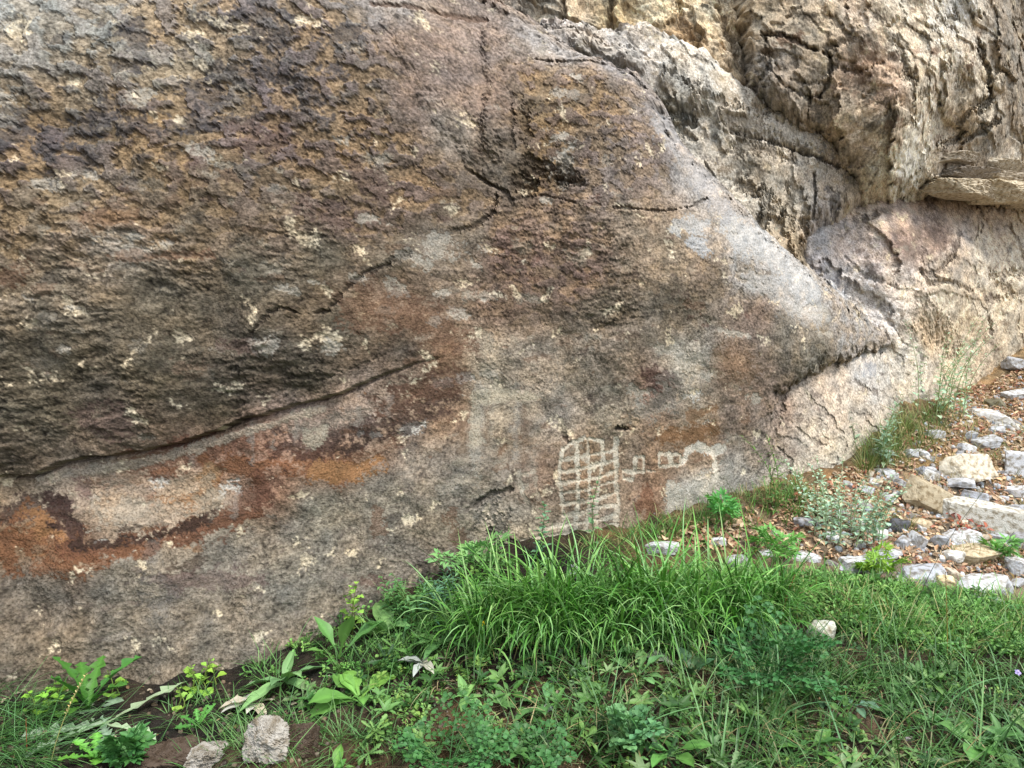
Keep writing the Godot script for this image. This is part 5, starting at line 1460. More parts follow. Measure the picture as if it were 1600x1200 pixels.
			[PackedVector2Array([Vector2(0.11, 0.298), Vector2(0.171, 0.294), Vector2(0.235, 0.293)]), 0.0090, tone(200, 194, 179), 0.590348292397879, 0.62, -0.0045],
			[PackedVector2Array([Vector2(0.235, 0.293), Vector2(0.302, 0.287), Vector2(0.37, 0.288)]), 0.0145, tone(200, 194, 179), 0.5648847209584753, 0.62, -0.0045],
			[PackedVector2Array([Vector2(0.37, 0.288), Vector2(0.415, 0.3), Vector2(0.466, 0.309)]), 0.0105, tone(200, 194, 179), 0.5537967616854093, 0.62, -0.0045],
			[PackedVector2Array([Vector2(0.033, 0.646), Vector2(0.037, 0.608), Vector2(0.046, 0.565)]), 0.0086, tone(200, 194, 179), 0.27681275032794994, 0.62, -0.0045],
			[PackedVector2Array([Vector2(0.046, 0.565), Vector2(0.059, 0.534), Vector2(0.066, 0.509)]), 0.0099, tone(200, 194, 179), 0.36374786856236735, 0.62, -0.0045],
			[PackedVector2Array([Vector2(0.096, 0.643), Vector2(0.075, 0.636), Vector2(0.055, 0.63)]), 0.0099, tone(200, 194, 179), 0.34885991626500323, 0.62, -0.0045],
			[PackedVector2Array([Vector2(0.104, 0.615), Vector2(0.108, 0.568), Vector2(0.116, 0.518)]), 0.0096, tone(200, 194, 179), 0.2516763044848772, 0.62, -0.0045],
			[PackedVector2Array([Vector2(0.495, 0.608), Vector2(0.498, 0.584), Vector2(0.502, 0.567)]), 0.0069, tone(200, 194, 179), 0.5489110558140612, 0.62, -0.0045],
			[PackedVector2Array([Vector2(0.502, 0.567), Vector2(0.526, 0.566), Vector2(0.545, 0.559)]), 0.0079, tone(200, 194, 179), 0.758459102870721, 0.62, -0.0045],
			[PackedVector2Array([Vector2(0.545, 0.559), Vector2(0.549, 0.58), Vector2(0.551, 0.597)]), 0.0071, tone(200, 194, 179), 0.5970514091627628, 0.62, -0.0045],
			[PackedVector2Array([Vector2(0.551, 0.597), Vector2(0.525, 0.599), Vector2(0.501, 0.604)]), 0.0108, tone(200, 194, 179), 0.7401608404133309, 0.62, -0.0045],
			[PackedVector2Array([Vector2(0.556, 0.661), Vector2(0.56, 0.625), Vector2(0.557, 0.596)]), 0.0105, tone(200, 194, 179), 0.7775929686782139, 0.62, -0.0045],
			[PackedVector2Array([Vector2(0.557, 0.596), Vector2(0.583, 0.597), Vector2(0.602, 0.592)]), 0.0082, tone(200, 194, 179), 0.5892112791288028, 0.62, -0.0045],
			[PackedVector2Array([Vector2(0.602, 0.592), Vector2(0.6, 0.628), Vector2(0.597, 0.664)]), 0.0083, tone(200, 194, 179), 0.7543891469381037, 0.62, -0.0045],
			[PackedVector2Array([Vector2(0.597, 0.664), Vector2(0.577, 0.665), Vector2(0.559, 0.661)]), 0.0080, tone(200, 194, 179), 0.6492899010378933, 0.62, -0.0045],
			[PackedVector2Array([Vector2(0.621, 0.599), Vector2(0.641, 0.595), Vector2(0.659, 0.592)]), 0.0093, tone(200, 194, 179), 0.5006520074287176, 0.62, -0.0045],
			[PackedVector2Array([Vector2(0.677, 0.672), Vector2(0.678, 0.644), Vector2(0.682, 0.614)]), 0.0077, tone(200, 194, 179), 0.7143047768286748, 0.62, -0.0045],
			[PackedVector2Array([Vector2(0.682, 0.614), Vector2(0.705, 0.612), Vector2(0.735, 0.612)]), 0.0098, tone(200, 194, 179), 0.5934637989905256, 0.62, -0.0045],
			[PackedVector2Array([Vector2(0.735, 0.612), Vector2(0.733, 0.64), Vector2(0.73, 0.667)]), 0.0089, tone(200, 194, 179), 0.7329503133025357, 0.62, -0.0045],
			[PackedVector2Array([Vector2(0.73, 0.667), Vector2(0.707, 0.666), Vector2(0.68, 0.672)]), 0.0101, tone(200, 194, 179), 0.615341918039022, 0.62, -0.0045],
			[PackedVector2Array([Vector2(0.743, 0.659), Vector2(0.746, 0.636), Vector2(0.748, 0.61)]), 0.0071, tone(200, 194, 179), 0.7168570570498145, 0.62, -0.0045],
			[PackedVector2Array([Vector2(0.748, 0.61), Vector2(0.77, 0.607), Vector2(0.792, 0.609)]), 0.0085, tone(200, 194, 179), 0.8004871531781214, 0.62, -0.0045],
			[PackedVector2Array([Vector2(0.792, 0.609), Vector2(0.79, 0.635), Vector2(0.787, 0.655)]), 0.0102, tone(200, 194, 179), 0.6371858035438205, 0.62, -0.0045],
			[PackedVector2Array([Vector2(0.787, 0.655), Vector2(0.767, 0.661), Vector2(0.747, 0.659)]), 0.0071, tone(200, 194, 179), 0.8264939642221347, 0.62, -0.0045],
			[PackedVector2Array([Vector2(0.806, 0.619), Vector2(0.824, 0.673), Vector2(0.886, 0.688), Vector2(0.952, 0.66), Vector2(0.98, 0.6), Vector2(0.987, 0.517)]), 0.0197, tone(205, 200, 189), 0.95, 0.6, -0.003],
			[PackedVector2Array([Vector2(0.975, 0.645), Vector2(1.018, 0.665)]), 0.0215, tone(203, 198, 187), 0.6, 0.9, 0.0],
			[PackedVector2Array([Vector2(-0.387, 2.348), Vector2(-0.251, 2.186), Vector2(-0.142, 1.98)]), 0.1187, tone(127, 116, 107), 0.0, 0.3, 0.03],
			[PackedVector2Array([Vector2(-0.076, 2.476), Vector2(-0.064, 2.242), Vector2(-0.073, 1.991)]), 0.0659, tone(127, 116, 107), 0.0, 0.3, 0.035],
			[PackedVector2Array([Vector2(0, 2.227), Vector2(0, 2.001)]), 0.0136, tone(66, 59, 52), 0.3, 1.2, -0.02],
			[PackedVector2Array([Vector2(0.075, 1.922), Vector2(0.135, 1.913), Vector2(0.216, 1.891)]), 0.0604, tone(97, 85, 72), 0.4, 0.5, -0.045],
			[PackedVector2Array([Vector2(0.189, 1.877), Vector2(0.284, 1.857)]), 0.0221, tone(75, 67, 55), 0.4, 0.8, -0.04],
			[PackedVector2Array([Vector2(0.032, 1.858), Vector2(0.094, 1.848)]), 0.0438, tone(74, 63, 51), 0.5, 0.5, -0.05],
			[PackedVector2Array([Vector2(0.04, 2.16), Vector2(0.054, 2.047)]), 0.0384, tone(92, 80, 65), 0.3, 0.7, -0.03],
			[PackedVector2Array([Vector2(-0.167, 1.88), Vector2(-0.092, 1.839), Vector2(-0.027, 1.814), Vector2(0, 1.77)]), 0.0108, tone(66, 59, 52), 0.48, 0.8, -0.03],
			[PackedVector2Array([Vector2(-0.066, 1.811), Vector2(-0.074, 1.732), Vector2(-0.143, 1.669), Vector2(-0.241, 1.636)]), 0.0126, tone(66, 59, 52), 0.4, 0.96, -0.025],
			[PackedVector2Array([Vector2(0, 1.785), Vector2(0.135, 1.81), Vector2(0.271, 1.777)]), 0.0060, tone(66, 59, 52), 0.3, 1.2, -0.012],
			[PackedVector2Array([Vector2(0.437, 1.762), Vector2(0.679, 1.764), Vector2(0.817, 1.802), Vector2(0.914, 1.857)]), 0.0080, tone(66, 59, 52), 0.48, 0.96, -0.02],
			[PackedVector2Array([Vector2(-0.455, 1.5), Vector2(-0.547, 1.458), Vector2(-0.613, 1.393), Vector2(-0.668, 1.323), Vector2(-0.74, 1.306), Vector2(-0.799, 1.333)]), 0.0080, tone(66, 59, 52), 0.4, 1.12, -0.02],
			[PackedVector2Array([Vector2(-0.809, 1.333), Vector2(-0.85, 1.299), Vector2(-0.902, 1.243)]), 0.0091, tone(66, 59, 52), 0.4, 1.28, -0.016],
			[PackedVector2Array([Vector2(0.098, 2.418), Vector2(0.281, 2.422), Vector2(0.44, 2.426), Vector2(0.53, 2.404), Vector2(0.601, 2.355)]), 0.0094, tone(66, 59, 52), 0.48, 0.96, -0.025],
			[PackedVector2Array([Vector2(0.516, 2.428), Vector2(0.591, 2.362)]), 0.0178, tone(47, 43, 39), 0.7, 0.5, -0.03],
			[PackedVector2Array([Vector2(-0.392, 1.531), Vector2(-0.46, 1.499)]), 0.0171, tone(86, 80, 70), 0.4, 0.8, -0.02],
			[PackedVector2Array([Vector2(-0.51, 2.45), Vector2(-0.392, 2.479), Vector2(-0.28, 2.5), Vector2(-0.109, 2.556)]), 0.0132, tone(108, 86, 73), 0.6, 0.7, -0.02],
			[PackedVector2Array([Vector2(1.301, 0.835), Vector2(1.327, 0.635), Vector2(1.348, 0.468)]), 0.0077, tone(66, 59, 52), 0.32, 1.28, -0.012],
			[PackedVector2Array([Vector2(-0.516, 1.14), Vector2(-0.715, 1.06)]), 0.0057, tone(66, 59, 52), 0.16, 1.28, -0.01],
			[PackedVector2Array([Vector2(-1.726, 0.769), Vector2(-1.62, 0.761)]), 0.0052, tone(66, 59, 52), 0.4, 0.96, -0.012],
			[PackedVector2Array([Vector2(-1.59, 0.546), Vector2(-1.56, 0.511)]), 0.0109, tone(62, 49, 44), 0.5, 0.8, 0.0],
			[PackedVector2Array([Vector2(-0.458, 0.805), Vector2(-0.598, 0.753)]), 0.0246, tone(104, 75, 58), 0.5, 1.1, 0.0]
		],
	})
	build_rock({
		"called": "ledge_rock", "label": "pale ledge of cracked rock rising behind the great boulder's shoulder", "category": "rock",
		"x0": -0.15, "y0": 0.9, "x1": 2.75, "y1": 2.75, "cell": 0.0058, "edge": 0.06, "dw": 18, "dh": 14,
		"depth": PackedFloat32Array([3.790, 3.845, 3.901, 3.960, 4.022, 4.087, 4.158, 4.235, 4.318, 4.409, 4.508, 4.613, 4.719, 4.818, 4.905, 4.984, 5.062, 5.145, 3.787, 3.840, 3.894, 3.951, 4.011, 4.075, 4.144, 4.218, 4.301, 4.392, 4.493, 4.603, 4.718, 4.824, 4.911, 4.988, 5.066, 5.151, 3.784, 3.835, 3.888, 3.943, 4.001, 4.062, 4.129, 4.201, 4.282, 4.372, 4.473, 4.587, 4.710, 4.827, 4.916, 4.994, 5.074, 5.160, 3.782, 3.831, 3.882, 3.935, 3.990, 4.049, 4.113, 4.184, 4.263, 4.351, 4.451, 4.563, 4.691, 4.815, 4.914, 5.000, 5.085, 5.172, 3.779, 3.826, 3.876, 3.927, 3.981, 4.037, 4.099, 4.168, 4.245, 4.332, 4.431, 4.542, 4.669, 4.798, 4.908, 5.005, 5.095, 5.184, 3.777, 3.822, 3.870, 3.920, 3.972, 4.025, 4.084, 4.153, 4.230, 4.317, 4.421, 4.537, 4.662, 4.789, 4.905, 5.008, 5.104, 5.196, 3.774, 3.817, 3.864, 3.914, 3.963, 4.013, 4.069, 4.141, 4.222, 4.307, 4.420, 4.545, 4.667, 4.788, 4.904, 5.012, 5.112, 5.206, 3.770, 3.810, 3.856, 3.907, 3.957, 4.000, 4.050, 4.127, 4.220, 4.308, 4.431, 4.558, 4.673, 4.788, 4.905, 5.016, 5.119, 5.215, 3.766, 3.801, 3.846, 3.899, 3.951, 3.989, 4.025, 4.104, 4.212, 4.299, 4.434, 4.561, 4.670, 4.784, 4.902, 5.017, 5.123, 5.221, 3.762, 3.790, 3.830, 3.884, 3.943, 3.978, 4.007, 4.078, 4.173, 4.275, 4.415, 4.541, 4.654, 4.772, 4.895, 5.015, 5.122, 5.222, 3.761, 3.777, 3.810, 3.859, 3.914, 3.951, 3.990, 4.066, 4.165, 4.277, 4.402, 4.519, 4.632, 4.757, 4.884, 5.006, 5.117, 5.220, 3.765, 3.767, 3.794, 3.835, 3.864, 3.905, 3.972, 4.065, 4.179, 4.294, 4.403, 4.511, 4.623, 4.748, 4.875, 4.997, 5.110, 5.216, 3.782, 3.766, 3.798, 3.848, 3.846, 3.886, 3.970, 4.073, 4.193, 4.308, 4.412, 4.516, 4.627, 4.747, 4.870, 4.991, 5.104, 5.211, 3.807, 3.795, 3.839, 3.914, 3.915, 3.928, 3.998, 4.095, 4.208, 4.319, 4.424, 4.528, 4.637, 4.752, 4.871, 4.988, 5.101, 5.209]),
		"outline": PackedVector2Array([Vector2(-0.304, 2.617), Vector2(-0.061, 2.682), Vector2(0.122, 2.712), Vector2(0.632, 2.739), Vector2(1.01, 2.646), Vector2(1.34, 2.486), Vector2(1.828, 2.347), Vector2(2.16, 2.227), Vector2(2.386, 2.131), Vector2(2.179, 2.056), Vector2(1.93, 1.952), Vector2(1.799, 1.903), Vector2(1.731, 1.803), Vector2(1.67, 1.65), Vector2(2.139, 1.399), Vector2(2.529, 1.152), Vector2(2.659, 0.765), Vector2(1.747, 0.816), Vector2(0.658, 1.61), Vector2(-0.302, 2.188)]),
		"seed": 31,
		"crag": 0.05,
		"big": 0.07,
		"push": Vector3(-0.3, 0.1, 0.95),
		"scars": 0.2,
		"margin": 0.1,
		"rough": 0.6,
		"pit_tone": tone(172, 156, 130),
		"varnish": tone(150, 140, 134),
		"zones": [
			[Vector2(0.152, 2.613), tone(180, 174, 171), 0.1, 0.2],
			[Vector2(0.439, 2.657), tone(189, 183, 176), 0.15, 0.3],
			[Vector2(0.622, 2.461), tone(196, 193, 189), 0.15, 0.3],
			[Vector2(0.822, 2.512), tone(203, 199, 190), 0.15, 0.3],
			[Vector2(0.974, 2.382), tone(207, 201, 189), 0.2, 0.3],
			[Vector2(1.172, 2.45), tone(207, 201, 190), 0.1, 0.3],
			[Vector2(0.799, 2.334), tone(172, 171, 162), 0.1, 0.4],
			[Vector2(0.947, 2.162), tone(192, 189, 181), 0.15, 0.4],
			[Vector2(1.391, 2.355), tone(206, 201, 193), 0.1, 0.3],
			[Vector2(1.216, 2.241), tone(196, 190, 178), 0.25, 0.4],
			[Vector2(1.636, 2.259), tone(200, 194, 184), 0.2, 0.4],
			[Vector2(1.958, 2.198), tone(192, 185, 176), 0.3, 0.4],
			[Vector2(1.309, 2.105), tone(156, 148, 134), 0.2, 0.5],
			[Vector2(1.501, 2.1), tone(189, 183, 171), 0.2, 0.5],
			[Vector2(1.246, 1.902), tone(200, 195, 184), 0.15, 0.4],
			[Vector2(1.515, 1.892), tone(196, 188, 172), 0.2, 0.4],
			[Vector2(1.618, 1.684), tone(182, 167, 144), 0.1, 0.3],
			[Vector2(1.881, 1.815), tone(172, 168, 167), 0.2, 0.4],
			[Vector2(2.096, 1.988), tone(187, 181, 173), 0.3, 0.4],
			[Vector2(1.955, 1.513), tone(187, 187, 188), 0.15, 0.3],
			[Vector2(2.308, 1.278), tone(193, 190, 185), 0.2, 0.3]
		],
		"flakes": [
			[PackedVector2Array([Vector2(0.309, 2.637), Vector2(0.896, 2.463), Vector2(1.636, 2.259), Vector2(2.135, 2.185)]), 0.097, 90, 0.0045, 0.0223, [tone(114, 105, 94), tone(203, 198, 188), tone(141, 126, 106), tone(93, 89, 84), tone(189, 172, 143)]],
			[PackedVector2Array([Vector2(0.912, 2.159), Vector2(1.418, 1.882), Vector2(2.075, 1.478)]), 0.108, 90, 0.0043, 0.0216, [tone(114, 105, 94), tone(203, 198, 188), tone(141, 126, 106), tone(110, 108, 111), tone(189, 172, 143)]]
		],
		"strokes": [
			[PackedVector2Array([Vector2(1.141, 2.27), Vector2(1.3, 2.263), Vector2(1.536, 2.256), Vector2(1.699, 2.233), Vector2(1.959, 2.19)]), 0.0146, tone(66, 59, 52), 0.56, 0.8, -0.05],
			[PackedVector2Array([Vector2(1.177, 2.204), Vector2(1.391, 2.21), Vector2(1.593, 2.19)]), 0.0427, tone(112, 100, 84), 0.4, 0.9, -0.03],
			[PackedVector2Array([Vector2(1.764, 2.137), Vector2(1.786, 2.031), Vector2(1.783, 1.901)]), 0.0123, tone(66, 59, 52), 0.64, 0.8, -0.05],
			[PackedVector2Array([Vector2(1.695, 1.856), Vector2(1.731, 1.803), Vector2(1.669, 1.705)]), 0.0456, tone(121, 106, 86), 0.5, 0.7, -0.06],
			[PackedVector2Array([Vector2(1.241, 2.003), Vector2(1.368, 1.98), Vector2(1.418, 1.882), Vector2(1.375, 1.808)]), 0.0504, tone(161, 151, 134), 0.3, 0.8, -0.05],
			[PackedVector2Array([Vector2(0.731, 2.344), Vector2(0.817, 2.32), Vector2(0.906, 2.282)]), 0.0395, tone(118, 116, 108), 0.5, 0.8, -0.05],
			[PackedVector2Array([Vector2(0.769, 2.288), Vector2(0.927, 2.207)]), 0.0267, tone(137, 134, 125), 0.4, 0.8, -0.04],
			[PackedVector2Array([Vector2(1.895, 2.043), Vector2(1.983, 1.977), Vector2(1.934, 1.877)]), 0.0474, tone(91, 89, 91), 0.6, 1, 0],
			[PackedVector2Array([Vector2(0.987, 2.102), Vector2(1.12, 1.958), Vector2(1.29, 1.803)]), 0.0138, tone(66, 59, 52), 0.4, 0.96, -0.03],
			[PackedVector2Array([Vector2(1.305, 2.513), Vector2(1.483, 2.442), Vector2(1.828, 2.351)]), 0.0145, tone(66, 59, 52), 0.32, 0.96, -0.03],
			[PackedVector2Array([Vector2(1.048, 2.522), Vector2(1.214, 2.358)]), 0.0346, tone(188, 170, 141), 0.4, 1, 0.0],
			[PackedVector2Array([Vector2(1.132, 2.311), Vector2(1.214, 2.304), Vector2(1.345, 2.34)]), 0.0346, tone(130, 114, 96), 0.5, 1, -0.02],
			[PackedVector2Array([Vector2(1.845, 2.218), Vector2(2.135, 2.185)]), 0.0242, tone(139, 122, 102), 0.5, 1, -0.02],
			[PackedVector2Array([Vector2(1.561, 2.04), Vector2(1.618, 1.903), Vector2(1.591, 1.791)]), 0.0261, tone(142, 129, 111), 0.4, 0.9, -0.035],
			[PackedVector2Array([Vector2(0.121, 2.66), Vector2(0.31, 2.672), Vector2(0.439, 2.657)]), 0.0103, tone(66, 59, 52), 0.4, 0.96, -0.02],
			[PackedVector2Array([Vector2(1.123, 2.329), Vector2(1.39, 2.341), Vector2(1.679, 2.321), Vector2(2.067, 2.251)]), 0.0636, tone(191, 184, 171), 0.2, 0.9, 0.03],
			[PackedVector2Array([Vector2(1.397, 1.949), Vector2(1.489, 1.889)]), 0.0583, tone(185, 178, 165), 0.2, 0.9, 0.05],
			[PackedVector2Array([Vector2(0.756, 2.445), Vector2(0.937, 2.377)]), 0.0531, tone(188, 184, 176), 0.2, 0.9, 0.04],
			[PackedVector2Array([Vector2(1.566, 1.843), Vector2(1.644, 1.667)]), 0.0448, tone(179, 162, 134), 0.3, 0.8, 0.04],
			[PackedVector2Array([Vector2(0.152, 2.638), Vector2(0.405, 2.631), Vector2(0.619, 2.518)]), 0.0387, tone(186, 179, 168), 0.3, 1, 0.03]
		],
	})
	build_rock({
		"called": "overhanging_boulder", "label": "big brown overhanging boulder with dark undercut at the top right of the cliff", "category": "rock",
		"x0": 1.15, "y0": 1.7, "x1": 4.9, "y1": 3.45, "cell": 0.0066, "edge": 0.08, "dw": 18, "dh": 14,
		"depth": PackedFloat32Array([4.367, 4.477, 4.584, 4.679, 4.777, 4.906, 5.063, 5.220, 5.363, 5.500, 5.636, 5.775, 5.913, 6.047, 6.177, 6.303, 6.425, 6.546, 4.326, 4.439, 4.549, 4.633, 4.715, 4.846, 5.018, 5.181, 5.323, 5.458, 5.596, 5.738, 5.880, 6.017, 6.149, 6.275, 6.398, 6.519, 4.283, 4.399, 4.515, 4.588, 4.645, 4.780, 4.972, 5.142, 5.279, 5.410, 5.551, 5.699, 5.846, 5.987, 6.120, 6.247, 6.371, 6.492, 4.235, 4.354, 4.483, 4.543, 4.568, 4.710, 4.927, 5.100, 5.227, 5.356, 5.502, 5.659, 5.813, 5.957, 6.091, 6.219, 6.343, 6.465, 4.184, 4.299, 4.443, 4.486, 4.481, 4.635, 4.876, 5.047, 5.166, 5.295, 5.450, 5.618, 5.779, 5.926, 6.062, 6.191, 6.316, 6.438, 4.139, 4.236, 4.375, 4.403, 4.385, 4.553, 4.797, 4.974, 5.094, 5.229, 5.398, 5.577, 5.746, 5.896, 6.033, 6.163, 6.288, 6.411, 4.121, 4.185, 4.283, 4.318, 4.335, 4.483, 4.707, 4.893, 5.020, 5.164, 5.349, 5.537, 5.712, 5.865, 6.004, 6.135, 6.260, 6.384, 4.139, 4.157, 4.211, 4.266, 4.322, 4.444, 4.642, 4.827, 4.962, 5.116, 5.309, 5.502, 5.679, 5.834, 5.975, 6.107, 6.233, 6.357, 4.161, 4.143, 4.179, 4.249, 4.333, 4.443, 4.612, 4.786, 4.925, 5.087, 5.280, 5.473, 5.649, 5.806, 5.948, 6.080, 6.207, 6.331, 4.162, 4.145, 4.179, 4.256, 4.353, 4.458, 4.603, 4.758, 4.901, 5.069, 5.262, 5.452, 5.624, 5.780, 5.922, 6.055, 6.182, 6.306, 4.168, 4.168, 4.201, 4.276, 4.372, 4.477, 4.604, 4.743, 4.886, 5.059, 5.250, 5.435, 5.603, 5.757, 5.899, 6.032, 6.159, 6.283, 4.183, 4.197, 4.233, 4.304, 4.396, 4.498, 4.614, 4.741, 4.884, 5.055, 5.241, 5.420, 5.584, 5.736, 5.877, 6.011, 6.138, 6.263, 4.201, 4.226, 4.267, 4.336, 4.424, 4.522, 4.630, 4.752, 4.893, 5.058, 5.236, 5.408, 5.568, 5.718, 5.859, 5.992, 6.120, 6.246, 4.216, 4.252, 4.299, 4.368, 4.454, 4.548, 4.651, 4.769, 4.906, 5.064, 5.234, 5.399, 5.555, 5.703, 5.842, 5.976, 6.104, 6.230]),
		"outline": PackedVector2Array([Vector2(1.221, 4.569), Vector2(1.215, 2.875), Vector2(1.241, 2.711), Vector2(1.27, 2.541), Vector2(1.339, 2.45), Vector2(1.546, 2.389), Vector2(1.77, 2.335), Vector2(1.943, 2.212), Vector2(2.124, 2.093), Vector2(2.333, 2.101), Vector2(2.556, 2.143), Vector2(2.71, 2.193), Vector2(2.926, 2.199), Vector2(3.222, 2.165), Vector2(3.828, 2.171), Vector2(5.772, 2.075), Vector2(17.531, 2.77), Vector2(12.024, 8.747)]),
		"seed": 47,
		"crag": 0.1,
		"big": 0.11,
		"push": Vector3(-0.4, -0.15, 0.9),
		"scars": 0.2,
		"margin": 0.18,
		"rough": 0.7,
		"pit_tone": tone(150, 130, 104),
		"varnish": tone(112, 98, 86),
		"zones": [
			[Vector2(1.299, 2.875), tone(167, 156, 137), 0.2, 0.3],
			[Vector2(1.428, 2.804), tone(173, 161, 143), 0.2, 0.3],
			[Vector2(1.404, 2.581), tone(150, 143, 134), 0.2, 0.5],
			[Vector2(1.554, 2.594), tone(164, 156, 144), 0.2, 0.5],
			[Vector2(1.635, 2.845), tone(197, 184, 164), 0.2, 0.4],
			[Vector2(1.612, 2.687), tone(170, 160, 144), 0.2, 0.3],
			[Vector2(1.832, 2.87), tone(210, 195, 177), 0.25, 0.4],
			[Vector2(2.096, 2.917), tone(222, 210, 190), 0.25, 0.5],
			[Vector2(1.85, 2.647), tone(188, 167, 149), 0.2, 0.4],
			[Vector2(2.058, 2.533), tone(197, 174, 154), 0.2, 0.5],
			[Vector2(1.881, 2.413), tone(195, 181, 161), 0.2, 0.4],
			[Vector2(2.115, 2.353), tone(211, 198, 177), 0.25, 0.5],
			[Vector2(1.795, 2.372), tone(159, 144, 124), 0.1, 0.3],
			[Vector2(2.229, 2.691), tone(228, 215, 194), 0.3, 0.5],
			[Vector2(2.527, 2.835), tone(237, 225, 207), 0.3, 0.6],
			[Vector2(2.514, 2.436), tone(238, 228, 210), 0.3, 0.6],
			[Vector2(2.115, 2.168), tone(234, 221, 198), 0.1, 0.3],
			[Vector2(2.429, 2.216), tone(238, 234, 215), 0.1, 0.3],
			[Vector2(2.01, 2.227), tone(181, 167, 149), 0.1, 0.3],
			[Vector2(2.763, 2.962), tone(222, 211, 195), 0.3, 0.7],
			[Vector2(3.121, 3.055), tone(150, 143, 132), 0.3, 0.8],
			[Vector2(3.412, 2.783), tone(156, 149, 137), 0.3, 0.8],
			[Vector2(2.98, 2.683), tone(215, 205, 187), 0.2, 0.6],
			[Vector2(2.847, 2.557), tone(197, 184, 163), 0.2, 0.6],
			[Vector2(2.829, 2.381), tone(201, 191, 176), 0.2, 0.5],
			[Vector2(3.295, 2.443), tone(161, 154, 142), 0.3, 0.6],
			[Vector2(3.729, 2.39), tone(230, 220, 203), 0.2, 0.4],
			[Vector2(2.624, 3.073), tone(238, 238, 230), 0.3, 0.5],
			[Vector2(4.323, 3.189), tone(161, 154, 143), 0.3, 0.6]
		],
		"flakes": [
			[PackedVector2Array([Vector2(1.396, 2.806), Vector2(2.088, 2.738), Vector2(3.051, 2.958)]), 0.180, 150, 0.0054, 0.0252, [tone(94, 85, 72), tone(200, 191, 174), tone(143, 115, 95), tone(86, 79, 72), tone(179, 162, 133)]],
			[PackedVector2Array([Vector2(1.676, 2.464), Vector2(2.087, 2.32), Vector2(2.827, 2.486)]), 0.133, 110, 0.0055, 0.0258, [tone(94, 85, 72), tone(200, 191, 174), tone(143, 115, 95), tone(86, 79, 72), tone(179, 162, 133)]]
		],
		"strokes": [
			[PackedVector2Array([Vector2(1.301, 2.762), Vector2(1.414, 2.757), Vector2(1.536, 2.706), Vector2(1.674, 2.681)]), 0.0138, tone(57, 51, 46), 0.5, 1.1, -0.05],
			[PackedVector2Array([Vector2(1.674, 2.681), Vector2(1.699, 2.579), Vector2(1.666, 2.492)]), 0.0141, tone(57, 51, 46), 0.5, 1.1, -0.05],
			[PackedVector2Array([Vector2(1.318, 2.745), Vector2(1.354, 2.578), Vector2(1.431, 2.506), Vector2(1.592, 2.483), Vector2(1.677, 2.504)]), 0.0121, tone(57, 51, 46), 0.5, 1.1, -0.04],
			[PackedVector2Array([Vector2(1.604, 2.485), Vector2(1.622, 2.4)]), 0.0115, tone(66, 59, 52), 0.48, 0.96, -0.04],
			[PackedVector2Array([Vector2(1.388, 2.548), Vector2(1.567, 2.538), Vector2(1.68, 2.563)]), 0.0112, tone(66, 59, 52), 0.4, 1.28, -0.02],
			[PackedVector2Array([Vector2(1.654, 2.88), Vector2(1.795, 2.767), Vector2(1.645, 2.72)]), 0.0210, tone(84, 73, 61), 0.4, 0.8, -0.03],
			[PackedVector2Array([Vector2(2.832, 2.941), Vector2(2.967, 2.827), Vector2(3.049, 2.696), Vector2(2.946, 2.605)]), 0.0376, tone(76, 69, 58), 0.5, 0.8, -0.07],
			[PackedVector2Array([Vector2(2.808, 2.518), Vector2(2.931, 2.639)]), 0.0330, tone(85, 77, 65), 0.4, 0.8, -0.05],
			[PackedVector2Array([Vector2(2.704, 2.385), Vector2(2.961, 2.466), Vector2(3.201, 2.579)]), 0.0295, tone(85, 77, 65), 0.4, 0.9, -0.05],
			[PackedVector2Array([Vector2(1.85, 2.647), Vector2(1.923, 2.684), Vector2(2.088, 2.668)]), 0.0497, tone(141, 109, 88), 0.4, 1.2, 0.0],
			[PackedVector2Array([Vector2(1.698, 2.636), Vector2(1.856, 2.618), Vector2(2.003, 2.675)]), 0.0142, tone(66, 59, 52), 0.32, 1.3, -0.03],
			[PackedVector2Array([Vector2(2.091, 2.809), Vector2(2.181, 2.648), Vector2(2.275, 2.504)]), 0.0218, tone(103, 91, 77), 0.3, 1.1, -0.04],
			[PackedVector2Array([Vector2(2.338, 2.857), Vector2(2.418, 2.899)]), 0.0377, tone(183, 173, 155), 0.5, 1.3, -0.03],
			[PackedVector2Array([Vector2(2.509, 3.008), Vector2(2.59, 3.05)]), 0.0387, tone(183, 173, 155), 0.5, 1.3, -0.03],
			[PackedVector2Array([Vector2(2.323, 2.546), Vector2(2.409, 2.587)]), 0.0341, tone(183, 173, 155), 0.5, 1.3, -0.03],
			[PackedVector2Array([Vector2(2.481, 2.719), Vector2(2.574, 2.764)]), 0.0311, tone(183, 173, 155), 0.5, 1.3, -0.03],
			[PackedVector2Array([Vector2(2.263, 2.408), Vector2(2.348, 2.446)]), 0.0342, tone(183, 173, 155), 0.5, 1.3, -0.03],
			[PackedVector2Array([Vector2(2.078, 2.439), Vector2(2.136, 2.465)]), 0.0291, tone(183, 173, 155), 0.5, 1.3, -0.03],
			[PackedVector2Array([Vector2(2.71, 2.707), Vector2(2.788, 2.742)]), 0.0362, tone(183, 173, 155), 0.5, 1.3, -0.03],
			[PackedVector2Array([Vector2(1.92, 2.499), Vector2(1.964, 2.517)]), 0.0287, tone(183, 173, 155), 0.5, 1.3, -0.03],
			[PackedVector2Array([Vector2(2.136, 2.607), Vector2(2.202, 2.638)]), 0.0291, tone(183, 173, 155), 0.5, 1.3, -0.03],
			[PackedVector2Array([Vector2(3.079, 2.853), Vector2(3.194, 2.906)]), 0.0426, tone(183, 173, 155), 0.5, 1.3, -0.03],
			[PackedVector2Array([Vector2(3.199, 3.158), Vector2(3.324, 3.221)]), 0.0434, tone(183, 173, 155), 0.5, 1.3, -0.03]
		],
	})
